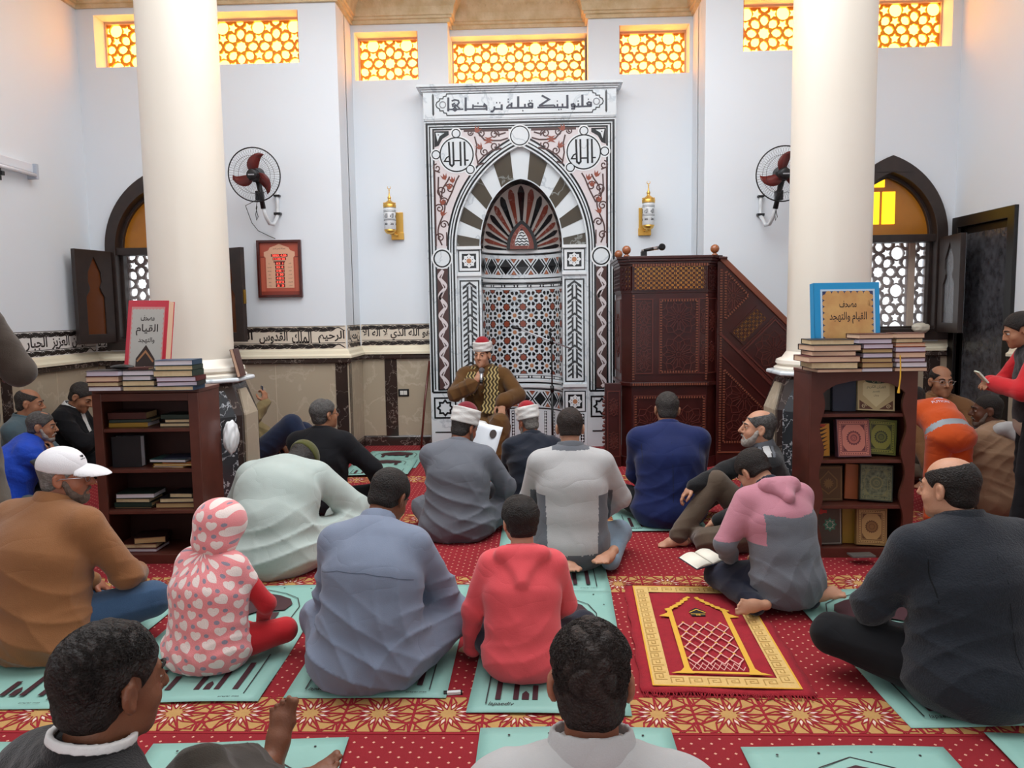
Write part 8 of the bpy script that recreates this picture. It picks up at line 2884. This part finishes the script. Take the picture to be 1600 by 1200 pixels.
garment('robe', r, J, ('torso', 'seat', 'thighs', 'shins'), MUDR, .03, [ecap(J['P0'], (0, 0, .12), (.19, .14), (.24, .19), (1, 0, 0))] + drape(J), folds(64, .010, .8, 1.3), per={'shins': .05})
garment('dark_sleeves', r, J, ('upper_arms', 'forearms'), MUDD, .034, (), folds(65, .006))

# -- the one behind the left column
r, J = person('person behind the left column in a khaki jacket and dark jeans, holding up a phone', (-2.36, 6.30), -96, .66, bulk=1.05, lean=(-42, -34, -18, 0), head=(0, 20, 0), skin=SK_TAN, hair=dict(m=HAIR_BLACK, t=.006), h=.007, k=.9, knees=((-.16, .40, .34), (.12, .40, .45)), ankles=((-.14, .70, .07), (.12, .66, .07)), toes=((0, .8, .5), (0, .8, .5)), hands=((-.06, .20, .24), (.12, .155, .645)), elbows=((-1, -.3, -.4), (.6, .5, -1)), hand_dir=(None, (-.1, .0, 1)), palm=(None, (-.2, -1, 0)), curl=(.4, .9), grip=(False, True))
trousers(r, J, fabric('dark_blue_denim', '#16233f', '#111c34', 350, .3), .03, 3, amp=.009)
garment('jacket', r, J, ADULT, KHAKIJ, .026, hem(J, .19, .14, .10) + drape(J), folds(66, .008), collar=(.074, .05))
q = held(r, J['W'][1] + V3(-.03, -.035, .10))
ph = thing('mobile_phone', 'dark blue mobile phone held up beside the left column', 'phone', q, RAD(-60))
MB().box(-.036, .036, -.0045, .0045, -.04, .05).build('case', mat('dark_blue_case', '#1d2f4f', .35), ph, local=True, bevel=.003)
MB().box(-.032, .032, -.0055, -.0045, -.036, .046).build('screen', mat('phone_glass', '#1c2a3e', .1), ph, local=True)

# -- people by the right-hand door
r, J = person('person, a child in orange workwear with grey band, bending over behind right bookcase', (2.43, 4.56), 4, None, k=.63, child=True, bulk=1.1, lean=(45, 66, 86, 80), head=(0, 30, 0), head_scale=1.1, skin=SK_TAN, hair=dict(m=HAIR_BLACK, t=.008), h=.010, seat=.74, knees=((-.12, .04, .46), (.12, .0, .46)), ankles=((-.14, .02, .07), (.14, -.02, .07)), toes=((-.1, 1, -.1), (.1, 1, -.1)), hands=((-.14, .55, .45), (.14, .55, .45)), elbows=((-1, -.1, -.2), (1, -.1, -.2)))
trousers(r, J, ORANGE, .03, 5, per={'seat': .022}, amp=.008)
u_ = unit(J['P2'] - J['P0'])
def belt(x, y, z):
    t = (x - J['P0'][0]) * u_[0] + (y - J['P0'][1]) * u_[1] + (z - J['P0'][2]) * u_[2]
    return np.where((t > -.01) & (t < .065), 1, 0)
jk = garment('work_jacket', r, J, ADULT, [ORANGE, REFLB], .030, [], folds(67, .006), floor=.3, paint=belt)
g = MB()
c_ = J['P2']
back = lambda u, v, w: tuple(c_ + J['xs'] * u + u_ * v + unit(np.cross(J['xs'], u_)) * (.16 - w))
g.text('FUTION', 0, -.02, .035, 0, .001, back, 0, width=.17, bold=.01)
for k in range(4):
    g.ribbon([(-.05 + .02 * k, .04 + .012 * k), (.0 + .02 * k, .065), (.05, .05 + .012 * k)], .007, 0, .001, back, 0)
on_cloth('back_print', g, jk, r, mat('violet_white_print', '#dcd0e0', .6))

r, J = person('person with glasses and a brown jacket, facing the room from the back wall', (2.98, 5.78), 158, .855, lean=(-6, 4, 8, 8), head=(18, 2, 0), skin=SK_TAN, hair=dict(m=HAIR_BLACK, t=.003, bald=1.0), h=.0065)
trousers(r, J, BROWNT, .016, 3)
garment('jacket', r, J, ADULT, fabric('brown_canvas', '#7a5433', '#6c492b', 260, .2), .024, hem(J) + drape(J), folds(68, .006), collar=(.074, .055))
spectacles(r, J, SILV)

r, J = person('person in a beige canvas jacket with white hood, sitting behind the standing child', (2.90, 4.80), 22, .735, bulk=1.15, lean=(-4, 10, 22, 22), head=(52, 4, 0), skin=SK_DEEP, hair=dict(m=HAIR_BLACK, t=.003), beard=dict(m=BEARD_G, t=.002), h=.0075)
trousers(r, J, BROWNT, .016, 3)
jk = garment('jacket', r, J, ADULT, BEIGEJ, .026, hem(J, .22, .17, .14) + drape(J, .185, .12, .215, .155), folds(69, .008), collar=(.076, .045))
volume_object('white_hood', hood_back(J, .10, .08, .05), LGREY, r, J['h'], folds(5, .004), keep=True)
g = MB()
bk = lambda u, v, w: (v * .55 + .03, -.22 + w, .40 + u)
g.text('SERVICE', 0, -.03, .03, 0, .001, lambda u, v, w: (.05 + v, -.21, .40 - u), 0, width=.18, bold=.01)
g.text('TEAM', 0, .02, .03, 0, .001, lambda u, v, w: (.05 + v, -.21, .40 - u), 0, width=.14, bold=.01)
on_cloth('back_print', g, jk, r, mat('brown_jacket_print', '#5d4636', .7))

r, J = person('person, a child standing at the right edge in a red and black tracksuit, looking down', (2.79, 4.36), 74, 1.25, child=True, bulk=1.0, lean=(0, 4, 10, 18), head=(4, 20, 0), head_scale=1.12, skin=SK_TAN, hair=dict(m=HAIR_BLACK, t=.010), h=.0085, seat=.80, shoulders=.17, knees=((-.12, .06, .48), (.12, .0, .48)), ankles=((-.16, .14, .07), (.14, -.10, .07)), toes=((-.1, 1, -.1), (.1, 1, -.1)), hands=((-.05, .29, 1.16), (.05, .30, 1.16)), elbows=((-1, -.35, -.5), (1, -.35, -.5)))
trousers(r, J, BLKT, .026, 5, per={'seat': .016, 'shins': .022}, amp=.008)
jk = garment('track_jacket', r, J, ('torso', 'seat'), BLKSW, .022, [ecap(J['P0'] + V3(0, 0, .02), J['P2'], (.175, .135), (.17, .125), (1, 0, 0))], folds(70, .006), floor=.86, collar=(.072, .045), paint=None)
garment('red_sleeves', r, J, ('upper_arms', 'forearms'), [REDT, WHITER], .030, (), folds(71, .007))
volume_object('hem_band', [ecap((0, 0, .865), (0, 0, .885), (.185, .145), (.185, .145), (1, 0, 0), .01)], fabric('beige_rib', '#a9917e', '#9a826f', 200, .4), r, .009)
g = MB()
sd_ = lambda u, v, w: (-.20 - w, -u + .0, 1.0 + v)
g.text('LIN', .02, -.02, .030, 0, .001, sd_, 0, width=.09, bold=.03)
g.ribbon([(-.05, .03), (.09, .03)], .012, 0, .001, sd_, 0)
g.ribbon([(-.05, -.05), (.09, -.05)], .014, 0, .001, sd_, 0)
on_cloth('side_print', g, jk, r, WHITER)
q = held(r, (-.02, .37, 1.20))
pc_ = thing('notebook', 'pale notebook held by the standing child in the tracksuit', 'notebook', q, RAD(70))
pc_.rotation_euler = (RAD(-40), 0, RAD(74))
MB().box(-.05, .05, -.004, .004, -.03, .05).build('cover', mat('pale_green_card', '#c3cbb8', .5), pc_, local=True, bevel=.001)
MB().box(-.047, .047, -.0055, -.004, -.027, .047).build('page', PG_W, pc_, local=True)

# -- things held or lying about
pp = thing('paper_sheet', 'white printed sheet held in front of the cleric in the grey suit', 'paper', (-.345, 4.70, .475))
pp.rotation_euler = (RAD(-20), RAD(14), RAD(-8))
g = MB()
P = [(-.095 + .19 * i / 8, .012 * math.sin(i * .5), -.14 + .28 * j / 8) for j in range(9) for i in range(9)]
g.raw(P, [(j * 9 + i, j * 9 + i + 1, j * 9 + i + 10, j * 9 + i + 9) for j in range(8) for i in range(8)])
sh_ = g.build('sheet', mat('white_paper', '#dfe4ea', .6), pp, smooth=True, local=True)
sd = sh_.modifiers.new('thickness', 'SOLIDIFY'); sd.thickness = .0012
MB().prism([(.045 + .022 * math.cos(a), .085 + .028 * math.sin(a)) for a in np.linspace(0, 2 * PI, 20)[:-1]], 0, .001, lambda u, v, w: (u, -.004 - w, v), 0, True).build('printed_emblem', mat('dark_print_ink', '#3a2f2c', .6), sh_, local=True)

q = held(boyR, (-.33, .36, .185))
ob = thing('open_book', "open white-paged book on the reading boy's lap", 'book', q, RAD(28))
ob.rotation_euler = (RAD(8), RAD(-4), RAD(28))
g = MB()
for s in (-1, 1):
    n_ = 8
    top_ = [(s * (.003 + .085 * i / n_), .014 * math.sin(PI * min(1, .15 + i / n_ * .85))) for i in range(n_ + 1)]
    V = [(u, y, z) for y in (-.062, .062) for u, z in top_] + [(u, y, 0) for y in (-.062, .062) for u, z in top_]
    k_ = n_ + 1
    f = [(i, i + 1, k_ + i + 1, k_ + i) for i in range(n_)] + [(2 * k_ + i, 3 * k_ + i, 3 * k_ + i + 1, 2 * k_ + i + 1) for i in range(n_)] + [(i, 2 * k_ + i, 2 * k_ + i + 1, i + 1) for i in range(n_)] + [(k_ + i, k_ + i + 1, 3 * k_ + i + 1, 3 * k_ + i) for i in range(n_)] + [(n_, 2 * k_ + n_, 3 * k_ + n_, k_ + n_), (0, k_, 3 * k_, 2 * k_)]
    MB().raw(V, f).build('pages', mat('book_paper', '#e8e2d2', .7), ob, smooth=True, local=True)
MB().box(-.092, .092, -.066, .066, -.004, .0).build('cover', CVS['navy'], ob, local=True)

lt = thing('matchbox', 'small black and white box lying on the red carpet beside the blue-grey robe', 'box', (-.30, 2.505, .001), RAD(8))
MB().box(-.032, .032, -.009, .009, 0, .010).build('sleeve', BLKP, lt, local=True, bevel=.001)
MB().box(-.020, .026, -.0095, .0055, .002, .0106).build('white_label', WHITER, lt, local=True)
